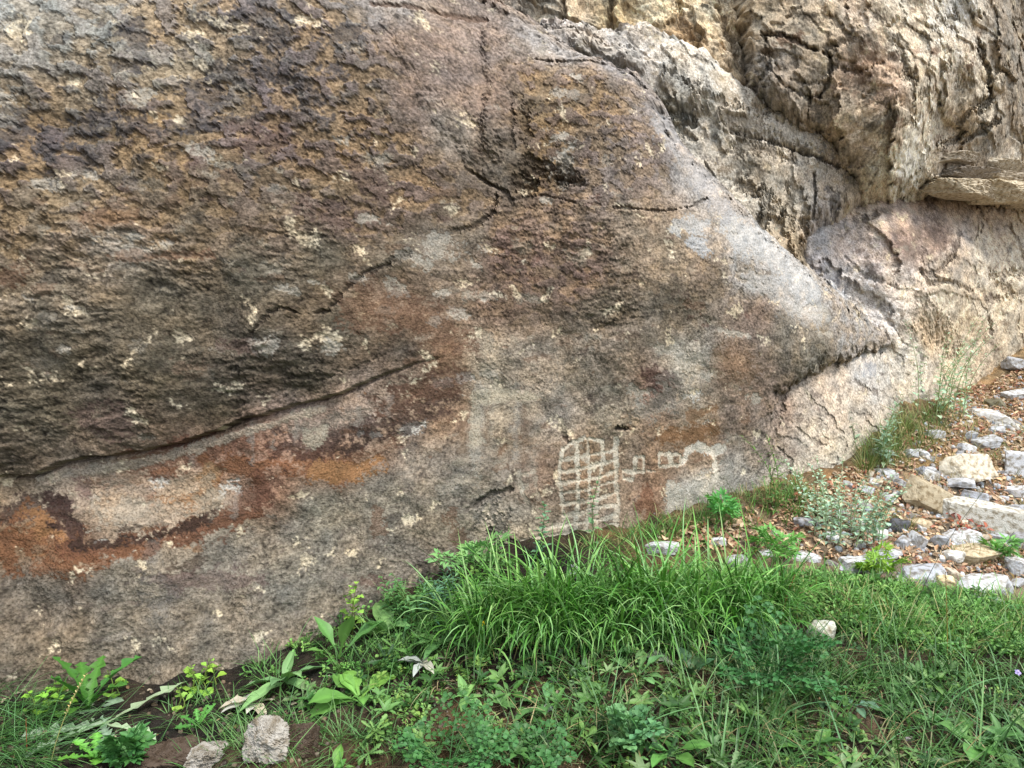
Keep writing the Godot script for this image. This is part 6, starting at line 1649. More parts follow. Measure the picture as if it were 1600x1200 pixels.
	build_rock({
		"called": "yellow_boulder", "label": "bright yellowish boulder wedged behind the ledge at the top edge", "category": "rock",
		"x0": -0.35, "y0": 2.2, "x1": 1.75, "y1": 3.25, "cell": 0.0062, "edge": 0.05, "dw": 18, "dh": 14,
		"depth": PackedFloat32Array([3.872, 3.895, 3.917, 3.939, 3.962, 3.986, 4.010, 4.035, 4.060, 4.086, 4.115, 4.146, 4.181, 4.219, 4.261, 4.305, 4.350, 4.395, 3.891, 3.913, 3.935, 3.957, 3.979, 4.002, 4.026, 4.051, 4.076, 4.102, 4.129, 4.160, 4.195, 4.235, 4.278, 4.324, 4.370, 4.415, 3.910, 3.932, 3.953, 3.974, 3.996, 4.019, 4.043, 4.067, 4.092, 4.117, 4.144, 4.174, 4.209, 4.250, 4.295, 4.343, 4.390, 4.437, 3.929, 3.950, 3.970, 3.991, 4.012, 4.035, 4.059, 4.084, 4.108, 4.132, 4.158, 4.187, 4.223, 4.266, 4.313, 4.362, 4.411, 4.458, 3.948, 3.969, 3.988, 4.008, 4.028, 4.050, 4.075, 4.100, 4.125, 4.148, 4.172, 4.200, 4.236, 4.281, 4.332, 4.383, 4.433, 4.481, 3.967, 3.987, 4.006, 4.024, 4.043, 4.065, 4.090, 4.116, 4.141, 4.164, 4.186, 4.213, 4.249, 4.298, 4.351, 4.405, 4.456, 4.503, 3.987, 4.006, 4.024, 4.040, 4.058, 4.080, 4.105, 4.132, 4.158, 4.180, 4.200, 4.226, 4.263, 4.315, 4.373, 4.428, 4.479, 4.527, 4.006, 4.025, 4.042, 4.056, 4.072, 4.093, 4.118, 4.146, 4.173, 4.195, 4.214, 4.240, 4.278, 4.336, 4.397, 4.453, 4.503, 4.550, 4.024, 4.043, 4.059, 4.072, 4.087, 4.106, 4.130, 4.158, 4.187, 4.208, 4.228, 4.256, 4.299, 4.360, 4.423, 4.478, 4.527, 4.573, 4.043, 4.061, 4.076, 4.089, 4.103, 4.119, 4.140, 4.165, 4.194, 4.216, 4.240, 4.274, 4.322, 4.385, 4.449, 4.503, 4.551, 4.596, 4.062, 4.079, 4.094, 4.107, 4.119, 4.133, 4.149, 4.169, 4.193, 4.219, 4.251, 4.291, 4.344, 4.408, 4.472, 4.525, 4.572, 4.617, 4.082, 4.098, 4.113, 4.125, 4.136, 4.147, 4.159, 4.173, 4.191, 4.221, 4.260, 4.308, 4.364, 4.428, 4.490, 4.544, 4.592, 4.638, 4.101, 4.118, 4.132, 4.144, 4.154, 4.163, 4.171, 4.180, 4.194, 4.227, 4.272, 4.325, 4.383, 4.446, 4.507, 4.562, 4.611, 4.657, 4.121, 4.138, 4.153, 4.165, 4.174, 4.181, 4.187, 4.194, 4.208, 4.241, 4.289, 4.343, 4.402, 4.463, 4.523, 4.578, 4.629, 4.676]),
		"outline": PackedVector2Array([Vector2(-0.566, 5.155), Vector2(-0.506, 2.637), Vector2(0.098, 2.708), Vector2(0.669, 2.7), Vector2(1.094, 2.61), Vector2(1.326, 2.533), Vector2(1.415, 2.851), Vector2(1.655, 5.812)]),
		"seed": 53,
		"crag": 0.09,
		"big": 0.1,
		"push": Vector3(-0.2, 0.2, 0.95),
		"scars": 0.2,
		"margin": 0.08,
		"rough": 1.1,
		"pit_tone": tone(186, 146, 90),
		"varnish": tone(186, 170, 140),
		"zones": [
			[Vector2(-0.511, 2.874), tone(119, 100, 83), 0.2, 0.3],
			[Vector2(-0.258, 2.858), tone(147, 126, 108), 0.2, 0.3],
			[Vector2(0, 2.839), tone(178, 168, 156), 0.1, 0.3],
			[Vector2(0.164, 2.847), tone(190, 181, 165), 0.2, 0.4],
			[Vector2(0.33, 2.875), tone(195, 181, 159), 0.1, 0.4],
			[Vector2(0.533, 2.876), tone(206, 190, 158), 0.3, 0.4],
			[Vector2(0.742, 2.911), tone(221, 209, 181), 0.3, 0.4],
			[Vector2(0.88, 2.765), tone(198, 170, 136), 0.3, 0.4],
			[Vector2(1.03, 2.924), tone(218, 207, 183), 0.3, 0.5],
			[Vector2(1.225, 2.851), tone(199, 183, 158), 0.2, 0.5],
			[Vector2(1.297, 2.713), tone(187, 174, 155), 0.2, 0.4],
			[Vector2(0.673, 3.294), tone(210, 194, 166), 0.3, 0.4]
		],
		"strokes": [
			[PackedVector2Array([Vector2(0.263, 2.922), Vector2(0.279, 2.787), Vector2(0.295, 2.72)]), 0.0136, tone(66, 59, 52), 0.4, 1.12, -0.05],
			[PackedVector2Array([Vector2(0.533, 2.975), Vector2(0.499, 2.839), Vector2(0.671, 2.787)]), 0.0207, tone(136, 113, 88), 0.4, 0.9, -0.04],
			[PackedVector2Array([Vector2(0.884, 3.009), Vector2(0.899, 2.837), Vector2(1.022, 2.707)]), 0.0211, tone(136, 113, 88), 0.4, 0.9, -0.05],
			[PackedVector2Array([Vector2(1.114, 3.015), Vector2(1.162, 2.837), Vector2(1.214, 2.699)]), 0.0252, tone(119, 102, 83), 0.4, 0.8, -0.05],
			[PackedVector2Array([Vector2(-0.448, 2.862), Vector2(-0.258, 2.845), Vector2(-0.13, 2.839)]), 0.0302, tone(55, 46, 40), 0.6, 0.6, -0.05]
		],
	})
	build_rock({
		"called": "pink_boulder", "label": "smooth pinkish boulder below the ledges at the right end of the cliff", "category": "rock",
		"x0": 1.7, "y0": 0.55, "x1": 5.9, "y1": 2.35, "cell": 0.0072, "edge": 0.1, "dw": 18, "dh": 14,
		"depth": PackedFloat32Array([4.516, 4.634, 4.748, 4.872, 5.035, 5.242, 5.450, 5.635, 5.800, 5.952, 6.094, 6.227, 6.357, 6.486, 6.615, 6.745, 6.878, 7.012, 4.553, 4.670, 4.778, 4.894, 5.054, 5.266, 5.478, 5.659, 5.818, 5.969, 6.111, 6.244, 6.374, 6.504, 6.634, 6.765, 6.898, 7.034, 4.591, 4.709, 4.813, 4.922, 5.077, 5.286, 5.501, 5.674, 5.829, 5.980, 6.122, 6.256, 6.388, 6.520, 6.652, 6.785, 6.919, 7.056, 4.629, 4.749, 4.850, 4.948, 5.094, 5.296, 5.512, 5.677, 5.829, 5.982, 6.127, 6.264, 6.400, 6.535, 6.669, 6.804, 6.940, 7.078, 4.665, 4.790, 4.887, 4.972, 5.103, 5.292, 5.496, 5.665, 5.819, 5.973, 6.125, 6.269, 6.411, 6.550, 6.687, 6.823, 6.961, 7.101, 4.695, 4.826, 4.920, 4.988, 5.103, 5.277, 5.470, 5.645, 5.803, 5.959, 6.118, 6.273, 6.421, 6.565, 6.705, 6.844, 6.983, 7.124, 4.718, 4.851, 4.941, 4.994, 5.100, 5.260, 5.445, 5.625, 5.788, 5.946, 6.114, 6.278, 6.434, 6.582, 6.725, 6.865, 7.006, 7.148, 4.733, 4.857, 4.939, 4.994, 5.100, 5.249, 5.430, 5.615, 5.783, 5.942, 6.118, 6.290, 6.450, 6.601, 6.746, 6.888, 7.030, 7.174, 4.744, 4.858, 4.934, 4.998, 5.112, 5.254, 5.432, 5.620, 5.792, 5.958, 6.135, 6.308, 6.471, 6.624, 6.771, 6.914, 7.056, 7.201, 4.760, 4.869, 4.948, 5.024, 5.146, 5.286, 5.459, 5.643, 5.818, 5.988, 6.163, 6.335, 6.497, 6.650, 6.798, 6.942, 7.085, 7.230, 4.786, 4.900, 4.995, 5.079, 5.203, 5.347, 5.510, 5.683, 5.856, 6.028, 6.201, 6.368, 6.527, 6.680, 6.827, 6.972, 7.116, 7.260, 4.827, 4.952, 5.073, 5.156, 5.276, 5.423, 5.574, 5.736, 5.904, 6.074, 6.244, 6.405, 6.561, 6.712, 6.859, 7.004, 7.148, 7.292, 4.878, 5.011, 5.142, 5.236, 5.355, 5.500, 5.643, 5.794, 5.956, 6.124, 6.290, 6.446, 6.598, 6.747, 6.893, 7.037, 7.181, 7.325, 4.930, 5.068, 5.199, 5.308, 5.429, 5.568, 5.708, 5.854, 6.010, 6.173, 6.334, 6.487, 6.636, 6.783, 6.928, 7.072, 7.216, 7.359]),
		"outline": PackedVector2Array([Vector2(1.626, 1.737), Vector2(1.923, 1.931), Vector2(2.271, 2.087), Vector2(2.495, 2.157), Vector2(3.036, 2.192), Vector2(3.451, 2.132), Vector2(4.306, 2.256), Vector2(7.792, 2.533), Vector2(6.925, -0.614), Vector2(2.647, 0.042), Vector2(2.385, 0.796), Vector2(2.14, 1.279), Vector2(1.741, 1.549)]),
		"seed": 61,
		"crag": 0.03,
		"big": 0.09,
		"push": Vector3(-0.4, 0.1, 0.9),
		"scars": 0.35,
		"margin": 0.14,
		"rough": 0.8,
		"pit_tone": tone(196, 172, 134),
		"varnish": tone(168, 148, 138),
		"zones": [
			[Vector2(1.841, 1.787), tone(184, 180, 178), 0.1, 0.18],
			[Vector2(1.888, 1.593), tone(168, 168, 173), 0.1, 0.24],
			[Vector2(2.084, 1.758), tone(192, 184, 181), 0.15, 0.18],
			[Vector2(2.314, 1.978), tone(201, 189, 178), 0.2, 0.24],
			[Vector2(2.519, 1.989), tone(169, 153, 142), 0.15, 0.24],
			[Vector2(2.759, 2.007), tone(189, 176, 168), 0.15, 0.24],
			[Vector2(2.516, 1.771), tone(156, 137, 127), 0.15, 0.24],
			[Vector2(2.822, 1.831), tone(159, 140, 129), 0.1, 0.24],
			[Vector2(2.271, 1.683), tone(179, 170, 166), 0.15, 0.24],
			[Vector2(2.46, 1.564), tone(200, 191, 183), 0.1, 0.18],
			[Vector2(3.165, 1.997), tone(200, 189, 180), 0.1, 0.18],
			[Vector2(2.915, 1.619), tone(179, 169, 156), 0.1, 0.24],
			[Vector2(3.408, 1.735), tone(217, 207, 191), 0.1, 0.18],
			[Vector2(3.888, 1.862), tone(222, 211, 193), 0.1, 0.18],
			[Vector2(3.672, 2.045), tone(204, 192, 180), 0.1, 0.18],
			[Vector2(3.932, 1.617), tone(225, 213, 193), 0.1, 0.24],
			[Vector2(3.596, 1.416), tone(221, 207, 184), 0.1, 0.24],
			[Vector2(2.188, 1.521), tone(204, 201, 200), 0.1, 0.18],
			[Vector2(2.332, 1.319), tone(215, 210, 207), 0.1, 0.18],
			[Vector2(2.675, 1.403), tone(216, 202, 187), 0, 0.12],
			[Vector2(2.927, 1.449), tone(219, 207, 187), 0, 0.09],
			[Vector2(2.752, 1.193), tone(199, 179, 153), 0, 0.12],
			[Vector2(3.125, 1.276), tone(215, 199, 174), 0, 0.12],
			[Vector2(2.627, 1.029), tone(208, 200, 188), 0, 0.12],
			[Vector2(3.107, 1.007), tone(217, 201, 176), 0.05, 0.18],
			[Vector2(3.509, 1.086), tone(209, 193, 171), 0.1, 0.24],
			[Vector2(3.905, 1.175), tone(204, 193, 173), 0.1, 0.24],
			[Vector2(2.549, 0.787), tone(197, 189, 176), 0.1, 0.18]
		],
		"flakes": [
			[PackedVector2Array([Vector2(1.937, 1.752), Vector2(2.49, 1.898), Vector2(3.252, 1.816), Vector2(3.938, 1.666)]), 0.165, 110, 0.0069, 0.0320, [tone(131, 115, 107), tone(201, 195, 182), tone(152, 138, 123), tone(117, 111, 110)]],
			[PackedVector2Array([Vector2(2.146, 1.4), Vector2(2.752, 1.193), Vector2(3.894, 1.225)]), 0.127, 60, 0.0051, 0.0255, [tone(142, 130, 116), tone(200, 191, 174), tone(159, 142, 122)]]
		],
		"strokes": [
			[PackedVector2Array([Vector2(2.645, 1.444), Vector2(2.854, 1.49), Vector2(3.333, 1.449), Vector2(3.48, 1.368)]), 0.0276, tone(161, 147, 128), 0.4, 0.5, 0.02],
			[PackedVector2Array([Vector2(2.714, 1.278), Vector2(2.897, 1.191), Vector2(3.095, 1.075)]), 0.1473, tone(185, 168, 144), 0.3, 0.4, -0.05],
			[PackedVector2Array([Vector2(3.122, 1.899), Vector2(2.99, 1.709), Vector2(2.786, 1.572), Vector2(2.668, 1.59)]), 0.0255, tone(113, 102, 94), 0.4, 0.7, -0.035],
			[PackedVector2Array([Vector2(2.668, 1.59), Vector2(2.727, 1.508), Vector2(2.918, 1.534), Vector2(3.24, 1.478)]), 0.0259, tone(113, 102, 93), 0.4, 0.7, -0.035],
			[PackedVector2Array([Vector2(3.489, 1.6), Vector2(3.934, 1.642)]), 0.0347, tone(166, 152, 130), 0.3, 0.9, -0.04],
			[PackedVector2Array([Vector2(3.427, 1.414), Vector2(3.932, 1.47)]), 0.0297, tone(166, 152, 130), 0.3, 0.9, -0.03],
			[PackedVector2Array([Vector2(3.504, 1.275), Vector2(3.552, 1.18)]), 0.0285, tone(112, 98, 83), 0.5, 0.9, -0.03],
			[PackedVector2Array([Vector2(2.247, 1.909), Vector2(2.413, 1.983)]), 0.0211, tone(104, 94, 87), 0.4, 0.8, -0.025],
			[PackedVector2Array([Vector2(2.083, 1.678), Vector2(2.231, 1.562), Vector2(2.465, 1.483)]), 0.0164, tone(115, 106, 101), 0.4, 0.9, -0.02],
			[PackedVector2Array([Vector2(1.864, 1.572), Vector2(2.041, 1.518)]), 0.0726, tone(139, 140, 147), 0.5, 1.1, 0.0],
			[PackedVector2Array([Vector2(2.507, 1.688), Vector2(2.772, 1.872), Vector2(2.875, 1.79)]), 0.1037, tone(139, 120, 109), 0.4, 1.2, 0.0],
			[PackedVector2Array([Vector2(3.842, 2.01), Vector2(3.958, 1.767)]), 0.0300, tone(142, 130, 117), 0.3, 1, -0.03],
			[PackedVector2Array([Vector2(3.578, 1.557), Vector2(3.754, 1.49)]), 0.0339, tone(159, 142, 123), 0.3, 1, -0.03],
			[PackedVector2Array([Vector2(2.447, 1.237), Vector2(2.519, 1.134), Vector2(2.759, 1.024)]), 0.0099, tone(66, 59, 52), 0.32, 0.96, -0.015]
		],
	})
	build_rock({
		"called": "foot_boulder", "label": "smooth pale pink rock under the boulder's right lip, at the foot of the cliff", "category": "rock",
		"x0": 1.2, "y0": 0.25, "x1": 2.85, "y1": 1.3, "cell": 0.0055, "edge": 0.07, "dw": 18, "dh": 14,
		"depth": PackedFloat32Array([3.890, 3.940, 3.984, 4.022, 4.060, 4.104, 4.157, 4.220, 4.290, 4.364, 4.440, 4.520, 4.600, 4.683, 4.767, 4.852, 4.936, 5.021, 3.895, 3.943, 3.987, 4.022, 4.058, 4.102, 4.158, 4.224, 4.298, 4.375, 4.454, 4.534, 4.617, 4.701, 4.787, 4.873, 4.959, 5.043, 3.896, 3.942, 3.983, 4.019, 4.056, 4.100, 4.160, 4.231, 4.309, 4.389, 4.470, 4.551, 4.635, 4.721, 4.808, 4.895, 4.982, 5.068, 3.897, 3.940, 3.979, 4.016, 4.056, 4.104, 4.167, 4.243, 4.324, 4.406, 4.488, 4.571, 4.655, 4.743, 4.831, 4.921, 5.008, 5.094, 3.899, 3.939, 3.978, 4.016, 4.060, 4.114, 4.182, 4.260, 4.343, 4.427, 4.510, 4.593, 4.678, 4.767, 4.858, 4.948, 5.036, 5.122, 3.904, 3.943, 3.980, 4.020, 4.068, 4.129, 4.200, 4.281, 4.365, 4.451, 4.534, 4.619, 4.704, 4.794, 4.887, 4.978, 5.066, 5.150, 3.912, 3.951, 3.987, 4.027, 4.080, 4.146, 4.222, 4.304, 4.389, 4.475, 4.561, 4.648, 4.735, 4.827, 4.921, 5.011, 5.097, 5.180, 3.924, 3.964, 3.999, 4.036, 4.094, 4.167, 4.247, 4.330, 4.416, 4.502, 4.590, 4.679, 4.771, 4.866, 4.958, 5.045, 5.128, 5.210, 3.938, 3.980, 4.016, 4.052, 4.115, 4.192, 4.275, 4.358, 4.443, 4.531, 4.620, 4.712, 4.806, 4.902, 4.992, 5.076, 5.158, 5.238, 3.952, 3.996, 4.036, 4.080, 4.143, 4.220, 4.303, 4.387, 4.472, 4.559, 4.649, 4.742, 4.837, 4.932, 5.021, 5.105, 5.186, 5.266, 3.969, 4.015, 4.060, 4.111, 4.174, 4.249, 4.331, 4.415, 4.500, 4.587, 4.678, 4.771, 4.865, 4.958, 5.046, 5.130, 5.212, 5.291, 3.987, 4.036, 4.086, 4.141, 4.206, 4.280, 4.360, 4.443, 4.528, 4.616, 4.706, 4.798, 4.891, 4.982, 5.070, 5.154, 5.236, 5.315, 4.007, 4.058, 4.112, 4.171, 4.237, 4.310, 4.389, 4.471, 4.556, 4.644, 4.733, 4.824, 4.915, 5.005, 5.092, 5.177, 5.258, 5.338, 4.028, 4.083, 4.140, 4.201, 4.268, 4.341, 4.419, 4.500, 4.584, 4.671, 4.760, 4.849, 4.939, 5.027, 5.114, 5.198, 5.280, 5.360]),
		"outline": PackedVector2Array([Vector2(1.13, -0.003), Vector2(1.172, 0.829), Vector2(1.541, 1.009), Vector2(1.811, 1.064), Vector2(2.101, 1.095), Vector2(2.395, 1.066), Vector2(2.584, 0.962), Vector2(2.666, 0.812), Vector2(2.571, 0.465), Vector2(2.289, -0.241)]),
		"seed": 73,
		"crag": 0.02,
		"big": 0.05,
		"push": Vector3(-0.45, 0.05, 0.9),
		"scars": 0.3,
		"margin": 0.1,
		"rough": 0.8,
		"zones": [
			[Vector2(1.402, 0.817), tone(163, 147, 136), 0.1, 0.3],
			[Vector2(1.439, 0.616), tone(162, 151, 140), 0.1, 0.36],
			[Vector2(1.567, 0.875), tone(182, 170, 157), 0.1, 0.3],
			[Vector2(1.791, 0.96), tone(192, 179, 165), 0, 0.18],
			[Vector2(1.815, 0.785), tone(196, 183, 168), 0, 0.18],
			[Vector2(2.107, 0.975), tone(194, 191, 187), 0.1, 0.18],
			[Vector2(2.327, 0.959), tone(195, 191, 184), 0.15, 0.24],
			[Vector2(1.993, 0.766), tone(189, 180, 167), 0.1, 0.24],
			[Vector2(1.602, 0.671), tone(196, 186, 171), 0.05, 0.24],
			[Vector2(1.486, 0.441), tone(199, 193, 180), 0.05, 0.18],
			[Vector2(1.785, 0.515), tone(197, 189, 173), 0.1, 0.24],
			[Vector2(2.43, 0.794), tone(190, 182, 170), 0.1, 0.24],
			[Vector2(1.409, 0.413), tone(190, 184, 173), 0.05, 0.24]
		],
		"flakes": [
			[PackedVector2Array([Vector2(1.441, 0.548), Vector2(1.717, 0.863), Vector2(2.395, 0.915)]), 0.105, 70, 0.0042, 0.0174, [tone(124, 114, 106), tone(196, 190, 180), tone(141, 126, 115), tone(105, 97, 93)]]
		],
		"strokes": [
			[PackedVector2Array([Vector2(1.415, 0.915), Vector2(1.421, 0.816)]), 0.0232, tone(103, 92, 84), 0.5, 0.8, -0.02],
			[PackedVector2Array([Vector2(1.458, 0.748), Vector2(1.602, 0.637), Vector2(1.739, 0.589)]), 0.0108, tone(66, 59, 52), 0.24, 1.3, -0.015],
			[PackedVector2Array([Vector2(2.024, 0.907), Vector2(2.212, 0.835)]), 0.0193, tone(113, 102, 93), 0.4, 1, -0.02],
			[PackedVector2Array([Vector2(1.932, 0.772), Vector2(2.113, 0.716)]), 0.0187, tone(113, 102, 93), 0.4, 1, -0.02],
			[PackedVector2Array([Vector2(1.38, 0.62), Vector2(1.481, 0.545), Vector2(1.447, 0.444)]), 0.0106, tone(66, 59, 52), 0.32, 1.3, -0.02],
			[PackedVector2Array([Vector2(2.111, 0.993), Vector2(2.218, 0.986)]), 0.0353, tone(172, 176, 184), 0.5, 1, 0.0]
		],
	})
	build_rock({
		"called": "rock_face", "label": "left-hand continuation of the brown boulder face, running out of the view", "category": "rock face",
		"x0": -5.6, "y0": -0.4, "x1": -1.9, "y1": 3.4, "cell": 0.014, "edge": 0.1, "dw": 18, "dh": 14,
		"depth": PackedFloat32Array([1.768, 1.808, 1.849, 1.890, 1.930, 1.971, 2.012, 2.053, 2.093, 2.134, 2.175, 2.215, 2.256, 2.297, 2.337, 2.378, 2.419, 2.460, 1.768, 1.808, 1.849, 1.890, 1.930, 1.971, 2.012, 2.052, 2.093, 2.134, 2.175, 2.215, 2.256, 2.297, 2.337, 2.378, 2.419, 2.459, 1.767, 1.808, 1.848, 1.889, 1.930, 1.970, 2.011, 2.052, 2.092, 2.133, 2.174, 2.215, 2.255, 2.296, 2.337, 2.377, 2.418, 2.459, 1.764, 1.804, 1.845, 1.886, 1.926, 1.967, 2.008, 2.048, 2.089, 2.130, 2.171, 2.211, 2.252, 2.293, 2.333, 2.374, 2.415, 2.455, 1.754, 1.794, 1.835, 1.876, 1.917, 1.957, 1.998, 2.039, 2.079, 2.120, 2.161, 2.201, 2.242, 2.283, 2.324, 2.364, 2.405, 2.446, 1.736, 1.777, 1.818, 1.858, 1.899, 1.940, 1.980, 2.021, 2.062, 2.102, 2.143, 2.184, 2.225, 2.265, 2.306, 2.347, 2.387, 2.428, 1.720, 1.761, 1.802, 1.842, 1.883, 1.924, 1.964, 2.005, 2.046, 2.086, 2.127, 2.168, 2.209, 2.249, 2.290, 2.331, 2.371, 2.412, 1.720, 1.761, 1.802, 1.842, 1.883, 1.924, 1.964, 2.005, 2.046, 2.087, 2.127, 2.168, 2.209, 2.249, 2.290, 2.331, 2.371, 2.412, 1.747, 1.788, 1.829, 1.870, 1.910, 1.951, 1.992, 2.032, 2.073, 2.114, 2.154, 2.195, 2.236, 2.277, 2.317, 2.358, 2.399, 2.439, 1.794, 1.835, 1.875, 1.916, 1.957, 1.997, 2.038, 2.079, 2.120, 2.160, 2.201, 2.242, 2.282, 2.323, 2.364, 2.404, 2.445, 2.486, 1.850, 1.891, 1.932, 1.972, 2.013, 2.054, 2.094, 2.135, 2.176, 2.217, 2.257, 2.298, 2.339, 2.379, 2.420, 2.461, 2.501, 2.542, 1.918, 1.958, 1.999, 2.040, 2.081, 2.121, 2.162, 2.203, 2.243, 2.284, 2.325, 2.365, 2.406, 2.447, 2.488, 2.528, 2.569, 2.610, 2.000, 2.041, 2.082, 2.122, 2.163, 2.204, 2.245, 2.285, 2.326, 2.367, 2.407, 2.448, 2.489, 2.529, 2.570, 2.611, 2.652, 2.692, 2.100, 2.141, 2.181, 2.222, 2.263, 2.304, 2.344, 2.385, 2.426, 2.466, 2.507, 2.548, 2.588, 2.629, 2.670, 2.711, 2.751, 2.792]),
		"outline": PackedVector2Array([Vector2(-9, -3), Vector2(-9, 9), Vector2(4, 9), Vector2(4, -3)]),
		"seed": 83,
		"big": 0.09,
		"push": Vector3(-0.2, 0.0, 0.98),
		"scars": 0.2,
		"margin": 0.06,
		"zones": [
			[Vector2(-2.1, 0.3), tone(129, 118, 105), 0, 0.6],
			[Vector2(-2.1, 1.1), tone(114, 106, 94), 0, 0.8],
			[Vector2(-2.1, 2.0), tone(121, 111, 98), 0.5, 0.4],
			[Vector2(-3.5, 0.3), tone(129, 118, 105), 0, 0.6],
			[Vector2(-3.5, 1.3), tone(114, 106, 94), 0.1, 0.8],
			[Vector2(-3.5, 2.4), tone(131, 124, 113), 0.5, 0.3],
			[Vector2(-5, 1), tone(118, 109, 98), 0.1, 0.7],
			[Vector2(-5, 2.5), tone(136, 130, 120), 0.5, 0.3]
		],
		"strokes": [
			
		],
	})
	build_rock({
		"called": "upper_cliff", "label": "bare brownish cliff rising above and behind the boulders, above the view", "category": "cliff",
		"x0": -5.6, "y0": 2.2, "x1": 7.4, "y1": 7.6, "cell": 0.035, "edge": 0.1, "dw": 18, "dh": 14,
		"depth": PackedFloat32Array([5.298, 5.298, 5.298, 5.298, 5.298, 5.298, 5.298, 5.298, 5.298, 5.298, 5.564, 5.961, 6.358, 6.756, 7.153, 7.550, 7.947, 8.345, 5.395, 5.395, 5.395, 5.395, 5.395, 5.395, 5.395, 5.395, 5.395, 5.395, 5.660, 6.058, 6.455, 6.852, 7.249, 7.647, 8.044, 8.441, 5.491, 5.491, 5.491, 5.491, 5.491, 5.491, 5.491, 5.491, 5.491, 5.491, 5.757, 6.154, 6.551, 6.949, 7.346, 7.743, 8.140, 8.537, 5.587, 5.587, 5.587, 5.587, 5.587, 5.587, 5.587, 5.587, 5.587, 5.587, 5.853, 6.251, 6.648, 7.045, 7.442, 7.839, 8.237, 8.634, 5.684, 5.684, 5.684, 5.684, 5.684, 5.684, 5.684, 5.684, 5.684, 5.684, 5.950, 6.347, 6.744, 7.141, 7.539, 7.936, 8.333, 8.730, 5.780, 5.780, 5.780, 5.780, 5.780, 5.780, 5.780, 5.780, 5.780, 5.780, 6.046, 6.443, 6.841, 7.238, 7.635, 8.032, 8.430, 8.827, 5.877, 5.877, 5.877, 5.877, 5.877, 5.877, 5.877, 5.877, 5.877, 5.877, 6.143, 6.540, 6.937, 7.334, 7.732, 8.129, 8.526, 8.923, 5.973, 5.973, 5.973, 5.973, 5.973, 5.973, 5.973, 5.973, 5.973, 5.973, 6.239, 6.636, 7.033, 7.431, 7.828, 8.225, 8.622, 9.020, 6.070, 6.070, 6.070, 6.070, 6.070, 6.070, 6.070, 6.070, 6.070, 6.070, 6.335, 6.733, 7.130, 7.527, 7.924, 8.322, 8.719, 9.116, 6.166, 6.166, 6.166, 6.166, 6.166, 6.166, 6.166, 6.166, 6.166, 6.166, 6.432, 6.829, 7.226, 7.624, 8.021, 8.418, 8.815, 9.212, 6.263, 6.263, 6.263, 6.263, 6.263, 6.263, 6.263, 6.263, 6.263, 6.263, 6.528, 6.926, 7.323, 7.720, 8.117, 8.514, 8.912, 9.309, 6.359, 6.359, 6.359, 6.359, 6.359, 6.359, 6.359, 6.359, 6.359, 6.359, 6.625, 7.022, 7.419, 7.816, 8.214, 8.611, 9.008, 9.405, 6.455, 6.455, 6.455, 6.455, 6.455, 6.455, 6.455, 6.455, 6.455, 6.455, 6.721, 7.118, 7.516, 7.913, 8.310, 8.707, 9.105, 9.502, 6.552, 6.552, 6.552, 6.552, 6.552, 6.552, 6.552, 6.552, 6.552, 6.552, 6.818, 7.215, 7.612, 8.009, 8.407, 8.804, 9.201, 9.598]),
		"outline": PackedVector2Array([Vector2(-9, -3), Vector2(-9, 19), Vector2(14, 19), Vector2(14, -3)]),
		"seed": 89,
		"big": 0.3,
		"crag": 0.2,
		"push": Vector3(-0.2, 0.1, 0.97),
		"margin": 0.06,
		"rough": 2.0,
		"zones": [
			[Vector2(-4, 3), tone(134, 125, 111), 0.3, 0.5],
			[Vector2(0, 3.4), tone(153, 143, 126), 0.2, 0.5],
			[Vector2(4, 3), tone(144, 135, 120), 0.2, 0.5],
			[Vector2(-2, 6), tone(145, 137, 123), 0.2, 0.5],
			[Vector2(3, 6), tone(155, 147, 132), 0.2, 0.5]
		],
		"strokes": [
			
		],
	})
	rock_slab("leftmost thin slab of the layered ledge, its tip under the overhanging boulder", Vector3(2.706, 2.321, -5.15), Vector3(3.157, 2.363, -5.45), 0.08, 0.32, Color8(196, 186, 170), 811)
	rock_slab("middle thin slab of the layered ledge under the overhanging boulder", Vector3(3.039, 2.335, -5.35), Vector3(3.652, 2.367, -5.75), 0.08, 0.34, Color8(206, 198, 182), 812)
	rock_slab("right-hand thin slab of the layered ledge, cut by the right edge of the view", Vector3(3.525, 2.348, -5.65), Vector3(4.446, 2.401, -6.2), 0.09, 0.34, Color8(190, 180, 164), 813)
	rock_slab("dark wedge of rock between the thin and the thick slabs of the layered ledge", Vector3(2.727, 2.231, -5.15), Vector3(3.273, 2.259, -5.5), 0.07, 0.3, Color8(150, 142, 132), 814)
	rock_slab("sliver of rock above the thick block of the layered ledge, near the right edge", Vector3(3.147, 2.242, -5.4), Vector3(4.077, 2.29, -5.95), 0.08, 0.34, Color8(186, 176, 160), 815)
	rock_slab("left block of the thick bottom layer of the ledge, above the pink boulder", Vector3(2.754, 2.148, -5.1), Vector3(3.293, 2.154, -5.45), 0.12, 0.34, Color8(202, 190, 168), 816)
	rock_slab("rounded middle block of the thick bottom layer of the ledge, above the pink boulder", Vector3(3.115, 2.139, -5.3), Vector3(3.785, 2.183, -5.75), 0.14, 0.4, Color8(208, 196, 172), 817)
	rock_slab("right block of the thick bottom layer of the ledge, cut by the right edge", Vector3(3.644, 2.186, -5.65), Vector3(4.734, 2.267, -6.3), 0.14, 0.4, Color8(196, 186, 166), 818)

